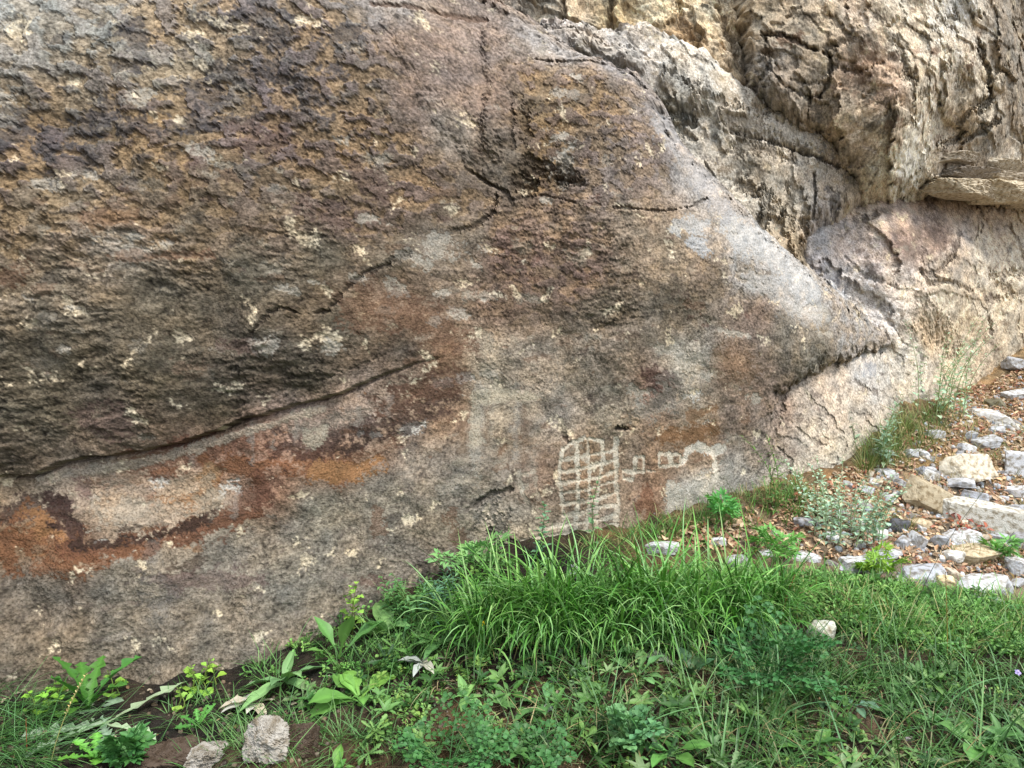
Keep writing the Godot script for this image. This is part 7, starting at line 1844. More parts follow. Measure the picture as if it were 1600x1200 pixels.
func ground_zones() -> Array:
	return [
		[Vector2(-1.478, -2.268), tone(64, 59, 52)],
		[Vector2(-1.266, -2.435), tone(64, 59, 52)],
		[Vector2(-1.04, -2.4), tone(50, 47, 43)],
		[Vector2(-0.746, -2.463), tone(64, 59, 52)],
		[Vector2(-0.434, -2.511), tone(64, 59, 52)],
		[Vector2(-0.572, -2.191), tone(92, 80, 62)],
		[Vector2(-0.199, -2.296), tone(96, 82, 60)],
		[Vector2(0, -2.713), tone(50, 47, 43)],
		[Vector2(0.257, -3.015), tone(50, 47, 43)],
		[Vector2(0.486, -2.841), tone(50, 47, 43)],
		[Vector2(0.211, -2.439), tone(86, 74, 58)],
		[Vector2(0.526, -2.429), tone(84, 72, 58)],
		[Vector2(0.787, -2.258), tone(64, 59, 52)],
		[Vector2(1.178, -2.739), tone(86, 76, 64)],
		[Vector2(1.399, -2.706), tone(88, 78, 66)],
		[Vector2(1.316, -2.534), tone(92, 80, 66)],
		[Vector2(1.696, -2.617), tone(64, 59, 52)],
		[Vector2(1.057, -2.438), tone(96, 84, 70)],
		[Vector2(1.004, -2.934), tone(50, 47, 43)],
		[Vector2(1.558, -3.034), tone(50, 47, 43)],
		[Vector2(1.969, -3.065), tone(84, 74, 60)],
		[Vector2(0.842, -3.302), tone(110, 96, 70)],
		[Vector2(1.393, -3.656), tone(130, 108, 84)],
		[Vector2(1.158, -3.41), tone(158, 140, 118)],
		[Vector2(1.752, -3.763), tone(158, 140, 118)],
		[Vector2(2.135, -3.881), tone(158, 140, 118)],
		[Vector2(2.538, -3.999), tone(140, 126, 108)],
		[Vector2(1.724, -3.376), tone(150, 136, 120)],
		[Vector2(2.078, -3.487), tone(150, 138, 122)],
		[Vector2(2.312, -3.475), tone(140, 128, 112)],
		[Vector2(2.427, -4.444), tone(156, 132, 100)],
		[Vector2(2.898, -4.599), tone(158, 140, 112)],
		[Vector2(3.138, -5.366), tone(162, 138, 108)],
		[Vector2(3.879, -5.904), tone(166, 144, 112)],
		[Vector2(0.562, -3.313), tone(110, 96, 70)],
		[Vector2(1.74, -3.965), tone(140, 116, 86)],
		[Vector2(2.272, -4.513), tone(134, 120, 88)]
	]

func ground_hollows() -> void:
	for h in [
		[PackedVector2Array([Vector2(1.132, -2.68), Vector2(1.392, -2.691), Vector2(1.647, -2.731), Vector2(1.839, -2.698)]), 0.058, -0.045],
		[PackedVector2Array([Vector2(1.741, -2.77), Vector2(1.769, -2.756)]), 0.041, -0.06],
		[PackedVector2Array([Vector2(0.229, -2.668), Vector2(0.461, -2.68), Vector2(0.699, -2.712)]), 0.067, -0.04],
		[PackedVector2Array([Vector2(-0.565, -2.16), Vector2(-0.311, -2.232), Vector2(-0.079, -2.269)]), 0.065, -0.05],
		[PackedVector2Array([Vector2(-1.167, -2.36), Vector2(-0.978, -2.399)]), 0.051, -0.03],
		[PackedVector2Array([Vector2(0.276, -2.27), Vector2(0.305, -2.188)]), 0.057, -0.05],
		[PackedVector2Array([Vector2(-0.576, -2.371), Vector2(-0.331, -2.386), Vector2(-0.084, -2.418)]), 0.051, 0.03],
		[PackedVector2Array([Vector2(0.407, -2.347), Vector2(0.628, -2.418)]), 0.078, 0.03],
		[PackedVector2Array([Vector2(1.036, -2.436), Vector2(1.201, -2.473)]), 0.081, 0.03],
		[PackedVector2Array([Vector2(-0.944, -2.166), Vector2(-0.676, -2.154)]), 0.072, 0.03]
	]:
		var pts: PackedVector2Array = h[0]
		var wide: float = h[1]
		var lo := pts[0]
		var hi := pts[0]
		for p in pts:
			lo = lo.min(p)
			hi = hi.max(p)
		for j in range(maxi(0, int((lo.y - wide - gz0) / gcell)), mini(gnz, int((hi.y + wide - gz0) / gcell) + 1)):
			for i in range(maxi(0, int((lo.x - wide - gx0) / gcell)), mini(gnx, int((hi.x + wide - gx0) / gcell) + 1)):
				var d := segment_distance(gx0 + (i + 0.5) * gcell, gz0 + (j + 0.5) * gcell, pts)
				gh[j * gnx + i] += float(h[2]) * smoothstep(wide, wide * 0.35, d)


func build_stones() -> void:
	stone("stone", "cream squarish block with a rounded top, upper middle of the rubble slope", Vector2(2.536, -4.23), Vector3(0.246, 0.169, 0.111), 0.22, Vector3(-8, 12, 0), Color8(222, 214, 196), 3, 0.85, 5, "", 0.0)
	stone("stone", "white upright block cut by the right edge of the view, beside the cream block", Vector2(2.938, -4.401), Vector3(0.168, 0.172, 0.067), 0.2, Vector3(-8, -8, 0), Color8(204, 207, 212), 4, 0.9, 4, "", 0.0)
	stone("stone", "tan leaning wedge of rock with a grey ridge, left of the long slab", Vector2(2.154, -3.918), Vector3(0.254, 0.165, 0.102), 0.2, Vector3(-8, 16, -22), Color8(178, 166, 142), 5, 0.7, 4, "", 0.0)
	stone("stone", "largest long grey slab lying tilted with pale top on the slope", Vector2(2.408, -3.836), Vector3(0.484, 0.179, 0.107), 0.2, Vector3(-10, -14, -12), Color8(200, 198, 190), 6, 0.82, 4, "", 0.0)
	stone("stone", "small pale stone leaning behind the long slab", Vector2(2.467, -4.041), Vector3(0.148, 0.092, 0.111), 0.30000000000000004, Vector3(0, -16, 0), Color8(176, 180, 188), 7, 0.5, 7, "", 0.0)
	stone("stone", "dark slate-coloured angular stone below the tan wedge", Vector2(1.877, -3.689), Vector3(0.104, 0.086, 0.083), 0.30000000000000004, Vector3(0, 30, 10), Color8(96, 98, 104), 8, 0.4, 8, "", 0.0)
	stone("stone", "small rounded white stone touching the dark angular stone", Vector2(1.756, -3.593), Vector3(0.066, 0.057, 0.049), 0.30000000000000004, Vector3(0, 8, 0), Color8(218, 218, 214), 9, 0.3, 8, "", 0.0)
	stone("stone", "flat white stone tipped downhill right of the dark angular stone", Vector2(1.924, -3.584), Vector3(0.101, 0.071, 0.081), 0.25, Vector3(20, 20, -20), Color8(204, 207, 212), 10, 0.7, 6, "", 0.0)
	stone("stone", "grey pointed stone standing right of the tipped white stone", Vector2(2.033, -3.591), Vector3(0.084, 0.073, 0.063), 0.30000000000000004, Vector3(0, -18, 0), Color8(176, 180, 188), 11, 0.3, 8, "", 0.0)
	stone("stone", "buff stone with a dark shaded hollow beneath, below the long slab", Vector2(2.181, -3.56), Vector3(0.213, 0.058, 0.149), 0.2, Vector3(0, 8, 6), Color8(198, 184, 156), 12, 0.6, 6, "", 0.0)
	stone("stone", "white stone half under the buff stone", Vector2(2.049, -3.494), Vector3(0.093, 0.055, 0.070), 0.30000000000000004, Vector3(0, 6, 0), Color8(218, 218, 214), 13, 0.4, 8, "", 0.0)
	stone("stone", "broad grey angular slab at the lower edge of the rubble, above the grass", Vector2(1.814, -3.32), Vector3(0.204, 0.063, 0.163), 0.30000000000000004, Vector3(8, -14, 8), Color8(176, 180, 188), 14, 0.6, 6, "", 0.0)
	stone("stone", "long flat white slab sunk in the grass edge", Vector2(1.532, -3.299), Vector3(0.208, 0.079, 0.104), 0.44999999999999996, Vector3(6, 14, 4), Color8(204, 207, 212), 15, 0.85, 4, "", 0.0)
	stone("stone", "flat white stone left of the long flat slab at the grass edge", Vector2(1.283, -3.315), Vector3(0.132, 0.054, 0.093), 0.5, Vector3(4, 5, 0), Color8(204, 207, 212), 16, 0.7, 5, "", 0.0)
	stone("stone", "white blocky stone in the green grass below the pecked grid drawing's right side", Vector2(0.632, -3.219), Vector3(0.139, 0.059, 0.083), 0.30000000000000004, Vector3(4, 8, 0), Color8(204, 207, 212), 17, 0.8, 5, "", 0.0)
	stone("stone", "little white stone between two clumps near the foot of the cliff", Vector2(0.904, -3.305), Vector3(0.077, 0.033, 0.058), 0.30000000000000004, Vector3(0, -9, 0), Color8(204, 207, 212), 18, 0.5, 7, "", 0.0)
	stone("stone", "broken pale stone in the grass below the little white stone", Vector2(0.954, -3.184), Vector3(0.106, 0.057, 0.085), 0.30000000000000004, Vector3(0, 30, 12), Color8(184, 187, 192), 19, 0.5, 8, "", 0.0)
	stone("stone", "small upright pinkish-tan stone at the foot of the cliff", Vector2(1.038, -3.48), Vector3(0.049, 0.058, 0.037), 0.30000000000000004, Vector3(0, 15, 0), Color8(206, 180, 148), 20, 0.6, 6, "", 0.0)
	stone("stone", "round whitish stone lying alone in the lower green grass", Vector2(1.172, -2.82), Vector3(0.103, 0.069, 0.082), 0.2, Vector3(30, 10, 0), Color8(206, 208, 196), 21, 2.0, 22, "", 0.0)
	stone("stone", "small pale stone upright among the long grass blades", Vector2(0.249, -3.007), Vector3(0.045, 0.060, 0.034), 0.30000000000000004, Vector3(0, -11, 0), Color8(184, 187, 192), 22, 0.4, 8, "", 0.0)
	stone("stone", "wide greyish-white block at the bottom right of the rubble", Vector2(2.038, -3.283), Vector3(0.229, 0.074, 0.138), 0.30000000000000004, Vector3(6, -10, 10), Color8(204, 207, 212), 23, 0.6, 7, "", 0.0)
	stone("stone", "pale stone standing against the wide block's right end", Vector2(2.156, -3.286), Vector3(0.082, 0.107, 0.049), 0.30000000000000004, Vector3(0, 20, 30), Color8(184, 187, 192), 24, 0.5, 8, "", 0.0)
	stone("stone", "bright white stone at the right edge below the rubble", Vector2(2.357, -3.49), Vector3(0.099, 0.087, 0.074), 0.30000000000000004, Vector3(0, 0, 0), Color8(204, 207, 212), 25, 0.6, 6, "", 0.0)
	stone("stone", "small flat pale stone near the feet of the silvery plant", Vector2(2.089, -4.306), Vector3(0.143, 0.045, 0.100), 0.30000000000000004, Vector3(4, 10, -6), Color8(184, 187, 192), 26, 0.7, 6, "", 0.0)
	stone("stone", "flat pale stone higher up the slope above the cream block", Vector2(2.545, -4.582), Vector3(0.122, 0.056, 0.091), 0.30000000000000004, Vector3(0, 24, 0), Color8(184, 187, 192), 27, 0.7, 6, "", 0.0)
	stone("stone", "long pale slab lying high on the slope", Vector2(3.104, -4.989), Vector3(0.274, 0.096, 0.164), 0.4, Vector3(4, -16, -8), Color8(206, 206, 204), 28, 0.85, 4, "", 0.0)
	stone("stone", "dark olive stone sitting above the long pale slab", Vector2(3.294, -5.231), Vector3(0.122, 0.078, 0.091), 0.30000000000000004, Vector3(0, -2, 0), Color8(120, 116, 98), 29, 0.4, 8, "", 0.0)
	stone("stone", "white flat stone at the right edge high on the slope", Vector2(3.538, -5.361), Vector3(0.196, 0.078, 0.118), 0.30000000000000004, Vector3(4, 10, 8), Color8(204, 207, 212), 30, 0.8, 5, "", 0.0)
	stone("stone", "pale slab at the right edge, topmost stone of the slope", Vector2(3.812, -5.782), Vector3(0.221, 0.099, 0.133), 0.30000000000000004, Vector3(4, 14, -10), Color8(184, 187, 192), 31, 0.8, 5, "", 0.0)
	stone("stone", "thin pale flagstone above the cream block", Vector2(2.863, -4.606), Vector3(0.176, 0.054, 0.123), 0.30000000000000004, Vector3(4, 6, 6), Color8(184, 187, 192), 32, 0.9, 4, "", 0.0)
	stone("stone", "flat white stone at the right edge below the upright block", Vector2(2.813, -4.227), Vector3(0.162, 0.061, 0.097), 0.30000000000000004, Vector3(4, -8, 10), Color8(204, 207, 212), 33, 0.8, 5, "", 0.0)
	stone("stone", "white flat stone left of the cream block", Vector2(2.295, -4.196), Vector3(0.105, 0.064, 0.084), 0.30000000000000004, Vector3(6, 10, -12), Color8(218, 218, 214), 34, 0.6, 6, "", 0.0)
	stone("stone", "small grey-white stone up-slope of the tan wedge", Vector2(2.042, -4.142), Vector3(0.110, 0.040, 0.083), 0.30000000000000004, Vector3(0, 20, 0), Color8(184, 187, 192), 35, 0.6, 6, "", 0.0)
	stone("stone", "grey stone at the right edge level with the long slab", Vector2(2.705, -4.046), Vector3(0.114, 0.081, 0.086), 0.30000000000000004, Vector3(0, 7, 0), Color8(176, 180, 188), 36, 0.5, 8, "", 0.0)
	stone("stone", "small dark grey stone at the left side of the silvery plant", Vector2(1.371, -3.562), Vector3(0.095, 0.045, 0.071), 0.30000000000000004, Vector3(0, -6, 0), Color8(176, 176, 184), 37, 0.4, 8, "", 0.0)
	stone("stone", "pale slab fragment between cream block and white upright block", Vector2(2.453, -4.151), Vector3(0.152, 0.049, 0.114), 0.30000000000000004, Vector3(0, -19, 0), Color8(184, 187, 192), 38, 0.7, 6, "", 0.0)
	stone("stone", "cream pebble-sized stone below the tan wedge", Vector2(2.026, -3.727), Vector3(0.093, 0.055, 0.070), 0.30000000000000004, Vector3(0, 18, 0), Color8(216, 200, 172), 39, 0.4, 8, "", 0.0)
	stone("stone", "white stone beneath the red leaves right of the grey pointed stone", Vector2(2.201, -3.702), Vector3(0.185, 0.057, 0.129), 0.30000000000000004, Vector3(4, 8, 6), Color8(204, 207, 212), 40, 0.6, 7, "", 0.0)
	stone("stone", "dark grey stone at the right edge below the long slab", Vector2(2.517, -3.74), Vector3(0.093, 0.075, 0.070), 0.30000000000000004, Vector3(0, -8, 0), Color8(150, 150, 154), 41, 0.5, 8, "", 0.0)  # one even grey, darker than most stones here
	stone("stone", "grey stone at the right edge left of the dark grey one", Vector2(2.429, -3.764), Vector3(0.106, 0.045, 0.080), 0.30000000000000004, Vector3(0, -21, 0), Color8(176, 180, 188), 42, 0.5, 8, "", 0.0)
	stone("stone", "small white stone under the grey broad slab's left end", Vector2(1.739, -3.435), Vector3(0.086, 0.036, 0.064), 0.30000000000000004, Vector3(0, 16, 0), Color8(204, 207, 212), 43, 0.5, 7, "", 0.0)
	stone("stone", "little grey flat stone in the leaf litter by the silvery plant's lower edge", Vector2(1.663, -3.398), Vector3(0.113, 0.035, 0.085), 0.30000000000000004, Vector3(0, 3, 0), Color8(176, 180, 188), 44, 0.8, 5, "", 0.0)
	stone("stone", "cream stone peeping from the green weeds below the rubble", Vector2(1.873, -3.251), Vector3(0.081, 0.064, 0.061), 0.30000000000000004, Vector3(0, -10, 0), Color8(222, 206, 170), 45, 0.4, 8, "", 0.0)
	stone("stone", "pale flat stone half hidden in the weeds at the lower right of the rubble", Vector2(1.991, -3.145), Vector3(0.136, 0.042, 0.102), 0.30000000000000004, Vector3(0, -23, 0), Color8(184, 187, 192), 46, 0.6, 7, "", 0.0)
	stone("stone", "white stone beneath the weeds at the left end of the rubble's lower edge", Vector2(1.101, -3.278), Vector3(0.054, 0.027, 0.041), 0.30000000000000004, Vector3(0, 14, 0), Color8(204, 207, 212), 47, 0.5, 7, "", 0.0)
	stone("stone", "small purple-grey pebble lying on bare soil at the lower right", Vector2(1.279, -2.372), Vector3(0.030, 0.019, 0.022), 0.30000000000000004, Vector3(0, 1, 0), Color8(168, 158, 164), 48, 0.2, 9, "", 0.0)
	stone("stone", "purple-grey pebble half buried near the lower right corner", Vector2(1.586, -2.444), Vector3(0.028, 0.018, 0.021), 0.30000000000000004, Vector3(0, -12, 0), Color8(150, 142, 150), 49, 0.2, 9, "", 0.0)
	stone("stone", "grey pebble on soil in the lower middle grass", Vector2(0.149, -2.533), Vector3(0.034, 0.019, 0.024), 0.30000000000000004, Vector3(0, 20, 0), Color8(170, 166, 170), 50, 0.3, 9, "", 0.0)
	stone("stone", "white pebble under the lower middle rosette", Vector2(0.121, -2.414), Vector3(0.032, 0.024, 0.024), 0.30000000000000004, Vector3(0, 12, 0), Color8(200, 198, 200), 51, 0.2, 9, "", 0.0)
	stone("stone_chip", "small angular pale grey stone chip uphill of the bushy silvery plant", Vector2(1.767, -3.995), Vector3(0.055, 0.032, 0.033), 0.4, Vector3(22, -25, 2), Color8(184, 187, 192), 200, 0.3, 5, "stone chips on the rubble slope", 0.0)
	stone("stone_chip", "small angular pale grey stone chip just right of the buff stone", Vector2(2.437, -3.732), Vector3(0.071, 0.027, 0.036), 0.4, Vector3(4, -48, -16), Color8(184, 187, 192), 201, 0.7, 5, "stone chips on the rubble slope", 0.0)
	stone("stone_chip", "small angular pale grey stone chip downhill of the high pale slab", Vector2(3.04, -4.802), Vector3(0.105, 0.075, 0.089), 0.4, Vector3(-4, -30, 10), Color8(184, 187, 192), 202, 0.5, 5, "stone chips on the rubble slope", 0.0)
	stone("stone_chip", "tiny flat buff stone chip just right of the high pale slab", Vector2(3.238, -4.925), Vector3(0.062, 0.034, 0.038), 0.4, Vector3(-8, -64, -3), Color8(206, 196, 176), 203, 0.3, 5, "stone chips on the rubble slope", 0.0)
	stone("stone_chip", "small flat grey stone chip uphill of the cream block", Vector2(2.594, -4.431), Vector3(0.059, 0.031, 0.046), 0.4, Vector3(-13, 43, 6), Color8(176, 180, 188), 204, 0.5, 5, "stone chips on the rubble slope", 0.0)
	stone("stone_chip", "tiny flat buff stone chip downhill of the bushy silvery plant", Vector2(1.463, -3.467), Vector3(0.030, 0.012, 0.023), 0.4, Vector3(-24, 35, -22), Color8(206, 196, 176), 205, 0.7, 5, "stone chips on the rubble slope", 0.0)
	stone("stone_chip", "small slanting dark grey stone chip just right of the cream block", Vector2(2.655, -4.258), Vector3(0.057, 0.023, 0.046), 0.4, Vector3(-18, 70, 23), Color8(150, 148, 148), 206, 0.5, 5, "stone chips on the rubble slope", 0.0)
	stone("stone_chip", "small flat grey stone chip just right of the bushy silvery plant", Vector2(1.839, -3.935), Vector3(0.084, 0.034, 0.065), 0.4, Vector3(10, -57, -5), Color8(176, 180, 188), 207, 0.7, 5, "stone chips on the rubble slope", 0.0)
	stone("stone_chip", "tiny slanting tan stone chip just right of the grass-edge slab", Vector2(1.714, -3.457), Vector3(0.036, 0.013, 0.032), 0.4, Vector3(-14, -68, -19), Color8(186, 176, 160), 208, 0.5, 5, "stone chips on the rubble slope", 0.0)
	stone("stone_chip", "small flat pale grey stone chip uphill of the tan wedge", Vector2(2.324, -4.229), Vector3(0.079, 0.057, 0.041), 0.4, Vector3(17, 27, -15), Color8(184, 187, 192), 209, 0.5, 5, "stone chips on the rubble slope", 0.0)
	stone("stone_chip", "small angular pale grey stone chip just left of the white upright block", Vector2(2.82, -4.389), Vector3(0.063, 0.022, 0.055), 0.4, Vector3(-6, -44, 5), Color8(184, 187, 192), 210, 0.5, 5, "stone chips on the rubble slope", 0.0)
	stone("stone_chip", "tiny flat grey stone chip uphill of the cream block", Vector2(2.629, -4.472), Vector3(0.056, 0.040, 0.042), 0.4, Vector3(0, 56, -13), Color8(176, 180, 188), 211, 0.3, 5, "stone chips on the rubble slope", 0.0)
	stone("stone_chip", "small slanting white stone chip uphill of the tan wedge", Vector2(2.348, -4.349), Vector3(0.066, 0.044, 0.052), 0.4, Vector3(-1, -64, -2), Color8(204, 207, 212), 212, 0.7, 5, "stone chips on the rubble slope", 0.0)
	stone("stone_chip", "small slanting grey stone chip just right of the grey pointed stone", Vector2(2.147, -3.653), Vector3(0.059, 0.022, 0.045), 0.4, Vector3(-8, -5, -3), Color8(176, 180, 188), 213, 0.5, 5, "stone chips on the rubble slope", 0.0)
	stone("stone_chip", "small flat dark grey stone chip downhill of the cream block", Vector2(2.452, -4.187), Vector3(0.073, 0.031, 0.064), 0.4, Vector3(-2, 24, -2), Color8(150, 148, 148), 214, 0.7, 5, "stone chips on the rubble slope", 0.0)
	stone("stone_chip", "small angular dark grey stone chip downhill of the white upright block", Vector2(2.76, -4.185), Vector3(0.093, 0.061, 0.071), 0.4, Vector3(-6, -60, 22), Color8(150, 148, 148), 215, 0.5, 5, "stone chips on the rubble slope", 0.0)
	stone("stone_chip", "small flat dark grey stone chip just right of the dark angular stone", Vector2(1.995, -3.82), Vector3(0.060, 0.022, 0.054), 0.4, Vector3(16, -11, 22), Color8(150, 148, 148), 216, 0.7, 5, "stone chips on the rubble slope", 0.0)
	stone("stone_chip", "small angular dark grey stone chip just right of the bushy silvery plant", Vector2(1.761, -3.788), Vector3(0.066, 0.039, 0.059), 0.4, Vector3(16, -70, 6), Color8(150, 148, 148), 217, 0.3, 5, "stone chips on the rubble slope", 0.0)
	stone("stone_chip", "small slanting white stone chip well uphill of the dark angular stone", Vector2(2.01, -4.151), Vector3(0.075, 0.038, 0.040), 0.4, Vector3(11, 77, -5), Color8(204, 207, 212), 218, 0.3, 5, "stone chips on the rubble slope", 0.0)
	stone("stone_chip", "tiny flat dark grey stone chip well left of the cream block", Vector2(2.409, -4.368), Vector3(0.054, 0.038, 0.039), 0.4, Vector3(2, 64, 17), Color8(150, 148, 148), 219, 0.5, 5, "stone chips on the rubble slope", 0.0)
	stone("stone_chip", "small slanting pale grey stone chip just left of the tan wedge", Vector2(2.077, -4.059), Vector3(0.089, 0.032, 0.056), 0.4, Vector3(-24, 17, -18), Color8(184, 187, 192), 220, 0.7, 5, "stone chips on the rubble slope", 0.0)
	stone("stone_chip", "small slanting grey stone chip just right of the long slab", Vector2(2.691, -4.143), Vector3(0.071, 0.033, 0.049), 0.4, Vector3(-10, 46, -6), Color8(176, 180, 188), 221, 0.5, 5, "stone chips on the rubble slope", 0.0)
	stone("stone_chip", "small flat grey stone chip uphill of the tan wedge", Vector2(2.268, -4.2), Vector3(0.091, 0.051, 0.050), 0.4, Vector3(-15, 42, -23), Color8(176, 180, 188), 222, 0.5, 5, "stone chips on the rubble slope", 0.0)
	stone("stone_chip", "tiny angular grey stone chip just left of the cream block", Vector2(2.41, -4.209), Vector3(0.037, 0.026, 0.023), 0.4, Vector3(6, 56, 11), Color8(176, 180, 188), 223, 0.3, 5, "stone chips on the rubble slope", 0.0)
	stone("stone_chip", "small flat buff stone chip just left of the thin flagstone", Vector2(2.712, -4.551), Vector3(0.077, 0.042, 0.062), 0.4, Vector3(23, -50, -23), Color8(206, 196, 176), 224, 0.7, 5, "stone chips on the rubble slope", 0.0)
	stone("stone_chip", "small slanting grey stone chip uphill of the dark angular stone", Vector2(1.93, -3.928), Vector3(0.067, 0.034, 0.053), 0.4, Vector3(-2, 12, 19), Color8(176, 180, 188), 225, 0.5, 5, "stone chips on the rubble slope", 0.0)
	stone("stone_chip", "small slanting white stone chip well uphill of the bushy silvery plant", Vector2(1.94, -4.059), Vector3(0.085, 0.032, 0.066), 0.4, Vector3(3, 72, 12), Color8(204, 207, 212), 226, 0.5, 5, "stone chips on the rubble slope", 0.0)
	stone("stone_chip", "small slanting buff stone chip just right of the long slab", Vector2(2.607, -3.946), Vector3(0.059, 0.042, 0.031), 0.4, Vector3(-6, 39, 24), Color8(206, 196, 176), 227, 0.3, 5, "stone chips on the rubble slope", 0.0)
	stone("stone_chip", "small slanting buff stone chip downhill of the long slab", Vector2(2.415, -3.825), Vector3(0.063, 0.038, 0.049), 0.4, Vector3(-15, -38, 6), Color8(206, 196, 176), 228, 0.5, 5, "stone chips on the rubble slope", 0.0)
	stone("stone_chip", "small angular dark grey stone chip uphill of the tan wedge", Vector2(2.311, -4.194), Vector3(0.083, 0.050, 0.073), 0.4, Vector3(-19, -64, 18), Color8(150, 148, 148), 229, 0.5, 5, "stone chips on the rubble slope", 0.0)
	stone("stone_chip", "small slanting white stone chip well left of the tan wedge", Vector2(2.055, -4.123), Vector3(0.092, 0.048, 0.070), 0.4, Vector3(-17, -24, 15), Color8(204, 207, 212), 230, 0.3, 5, "stone chips on the rubble slope", 0.0)
	stone("stone_chip", "small slanting pale grey stone chip just right of the long slab", Vector2(2.526, -3.818), Vector3(0.085, 0.059, 0.057), 0.4, Vector3(-13, 76, -13), Color8(184, 187, 192), 231, 0.3, 5, "stone chips on the rubble slope", 0.0)
	stone("stone_chip", "tiny slanting grey stone chip just right of the grey pointed stone", Vector2(2.163, -3.687), Vector3(0.034, 0.012, 0.023), 0.4, Vector3(15, -46, -24), Color8(176, 180, 188), 232, 0.5, 5, "stone chips on the rubble slope", 0.0)
	stone("stone_chip", "small slanting buff stone chip uphill of the dark angular stone", Vector2(1.891, -3.816), Vector3(0.051, 0.023, 0.037), 0.4, Vector3(-16, -5, -15), Color8(206, 196, 176), 233, 0.3, 5, "stone chips on the rubble slope", 0.0)
	stone("stone_chip", "small angular dark grey stone chip uphill of the cream block", Vector2(2.646, -4.525), Vector3(0.073, 0.034, 0.045), 0.4, Vector3(-9, -15, 24), Color8(150, 148, 148), 234, 0.7, 5, "stone chips on the rubble slope", 0.0)
	stone("stone_chip", "small flat grey stone chip just right of the buff stone", Vector2(2.46, -3.678), Vector3(0.054, 0.019, 0.039), 0.4, Vector3(-23, 7, -19), Color8(176, 180, 188), 235, 0.7, 5, "stone chips on the rubble slope", 0.0)
	stone("stone_chip", "small angular dark grey stone chip just left of the grass-edge slab", Vector2(1.399, -3.279), Vector3(0.055, 0.021, 0.045), 0.4, Vector3(6, 2, -18), Color8(150, 148, 148), 236, 0.5, 5, "stone chips on the rubble slope", 0.0)
	stone("stone_chip", "small flat white stone chip downhill of the bushy silvery plant", Vector2(1.479, -3.491), Vector3(0.071, 0.037, 0.063), 0.4, Vector3(23, -51, -19), Color8(204, 207, 212), 237, 0.3, 5, "stone chips on the rubble slope", 0.0)
	stone("stone_chip", "small flat pale grey stone chip just left of the buff stone", Vector2(2.081, -3.533), Vector3(0.064, 0.025, 0.050), 0.4, Vector3(-6, 5, 15), Color8(184, 187, 192), 238, 0.3, 5, "stone chips on the rubble slope", 0.0)
	stone("stone_chip", "small slanting tan stone chip just right of the cream block", Vector2(2.713, -4.402), Vector3(0.088, 0.043, 0.045), 0.4, Vector3(3, 12, 9), Color8(186, 176, 160), 239, 0.7, 5, "stone chips on the rubble slope", 0.0)
	stone("stone_chip", "small angular pale grey stone chip uphill of the white upright block", Vector2(3.244, -4.885), Vector3(0.068, 0.025, 0.047), 0.4, Vector3(-12, -30, -22), Color8(184, 187, 192), 240, 0.3, 5, "stone chips on the rubble slope", 0.0)
	stone("stone_chip", "tiny flat grey stone chip just right of the long slab", Vector2(2.583, -3.933), Vector3(0.033, 0.014, 0.022), 0.4, Vector3(3, 2, 5), Color8(176, 180, 188), 241, 0.7, 5, "stone chips on the rubble slope", 0.0)
	stone("stone_chip", "small flat white stone chip just right of the bushy silvery plant", Vector2(1.704, -3.669), Vector3(0.050, 0.036, 0.027), 0.4, Vector3(-15, 61, -8), Color8(204, 207, 212), 242, 0.5, 5, "stone chips on the rubble slope", 0.0)
	stone("stone_chip", "tiny flat tan stone chip just right of the buff stone", Vector2(2.339, -3.727), Vector3(0.043, 0.027, 0.038), 0.4, Vector3(24, 14, -4), Color8(186, 176, 160), 243, 0.5, 5, "stone chips on the rubble slope", 0.0)
	stone("stone_chip", "small angular buff stone chip just right of the grey pointed stone", Vector2(2.262, -3.816), Vector3(0.077, 0.027, 0.060), 0.4, Vector3(-4, -6, 5), Color8(206, 196, 176), 244, 0.7, 5, "stone chips on the rubble slope", 0.0)
	stone("stone_chip", "small angular pale grey stone chip uphill of the buff stone", Vector2(2.266, -3.745), Vector3(0.072, 0.040, 0.057), 0.4, Vector3(17, 75, 3), Color8(184, 187, 192), 245, 0.3, 5, "stone chips on the rubble slope", 0.0)
	stone("stone_chip", "small flat buff stone chip well uphill of the dark angular stone", Vector2(1.957, -4.054), Vector3(0.078, 0.031, 0.050), 0.4, Vector3(11, 52, 12), Color8(206, 196, 176), 246, 0.3, 5, "stone chips on the rubble slope", 0.0)
	stone("stone_chip", "tiny angular buff stone chip downhill of the white upright block", Vector2(2.731, -4.239), Vector3(0.038, 0.024, 0.023), 0.4, Vector3(1, -65, -21), Color8(206, 196, 176), 247, 0.5, 5, "stone chips on the rubble slope", 0.0)
	stone("stone_chip", "small angular dark grey stone chip just right of the high pale slab", Vector2(3.269, -4.968), Vector3(0.086, 0.051, 0.062), 0.4, Vector3(-4, -53, -19), Color8(150, 148, 148), 248, 0.3, 5, "stone chips on the rubble slope", 0.0)
	stone("stone_chip", "tiny angular tan stone chip just right of the long slab", Vector2(2.632, -4.039), Vector3(0.046, 0.021, 0.037), 0.4, Vector3(7, 28, 12), Color8(186, 176, 160), 249, 0.5, 5, "stone chips on the rubble slope", 0.0)
	stone("stone_chip", "small angular tan stone chip downhill of the bushy silvery plant", Vector2(1.445, -3.445), Vector3(0.050, 0.024, 0.041), 0.4, Vector3(-5, 43, -19), Color8(186, 176, 160), 250, 0.3, 5, "stone chips on the rubble slope", 0.0)
	stone("stone_chip", "tiny angular pale grey stone chip well uphill of the dark angular stone", Vector2(2.002, -4.17), Vector3(0.042, 0.022, 0.032), 0.4, Vector3(-19, 29, 12), Color8(184, 187, 192), 251, 0.7, 5, "stone chips on the rubble slope", 0.0)
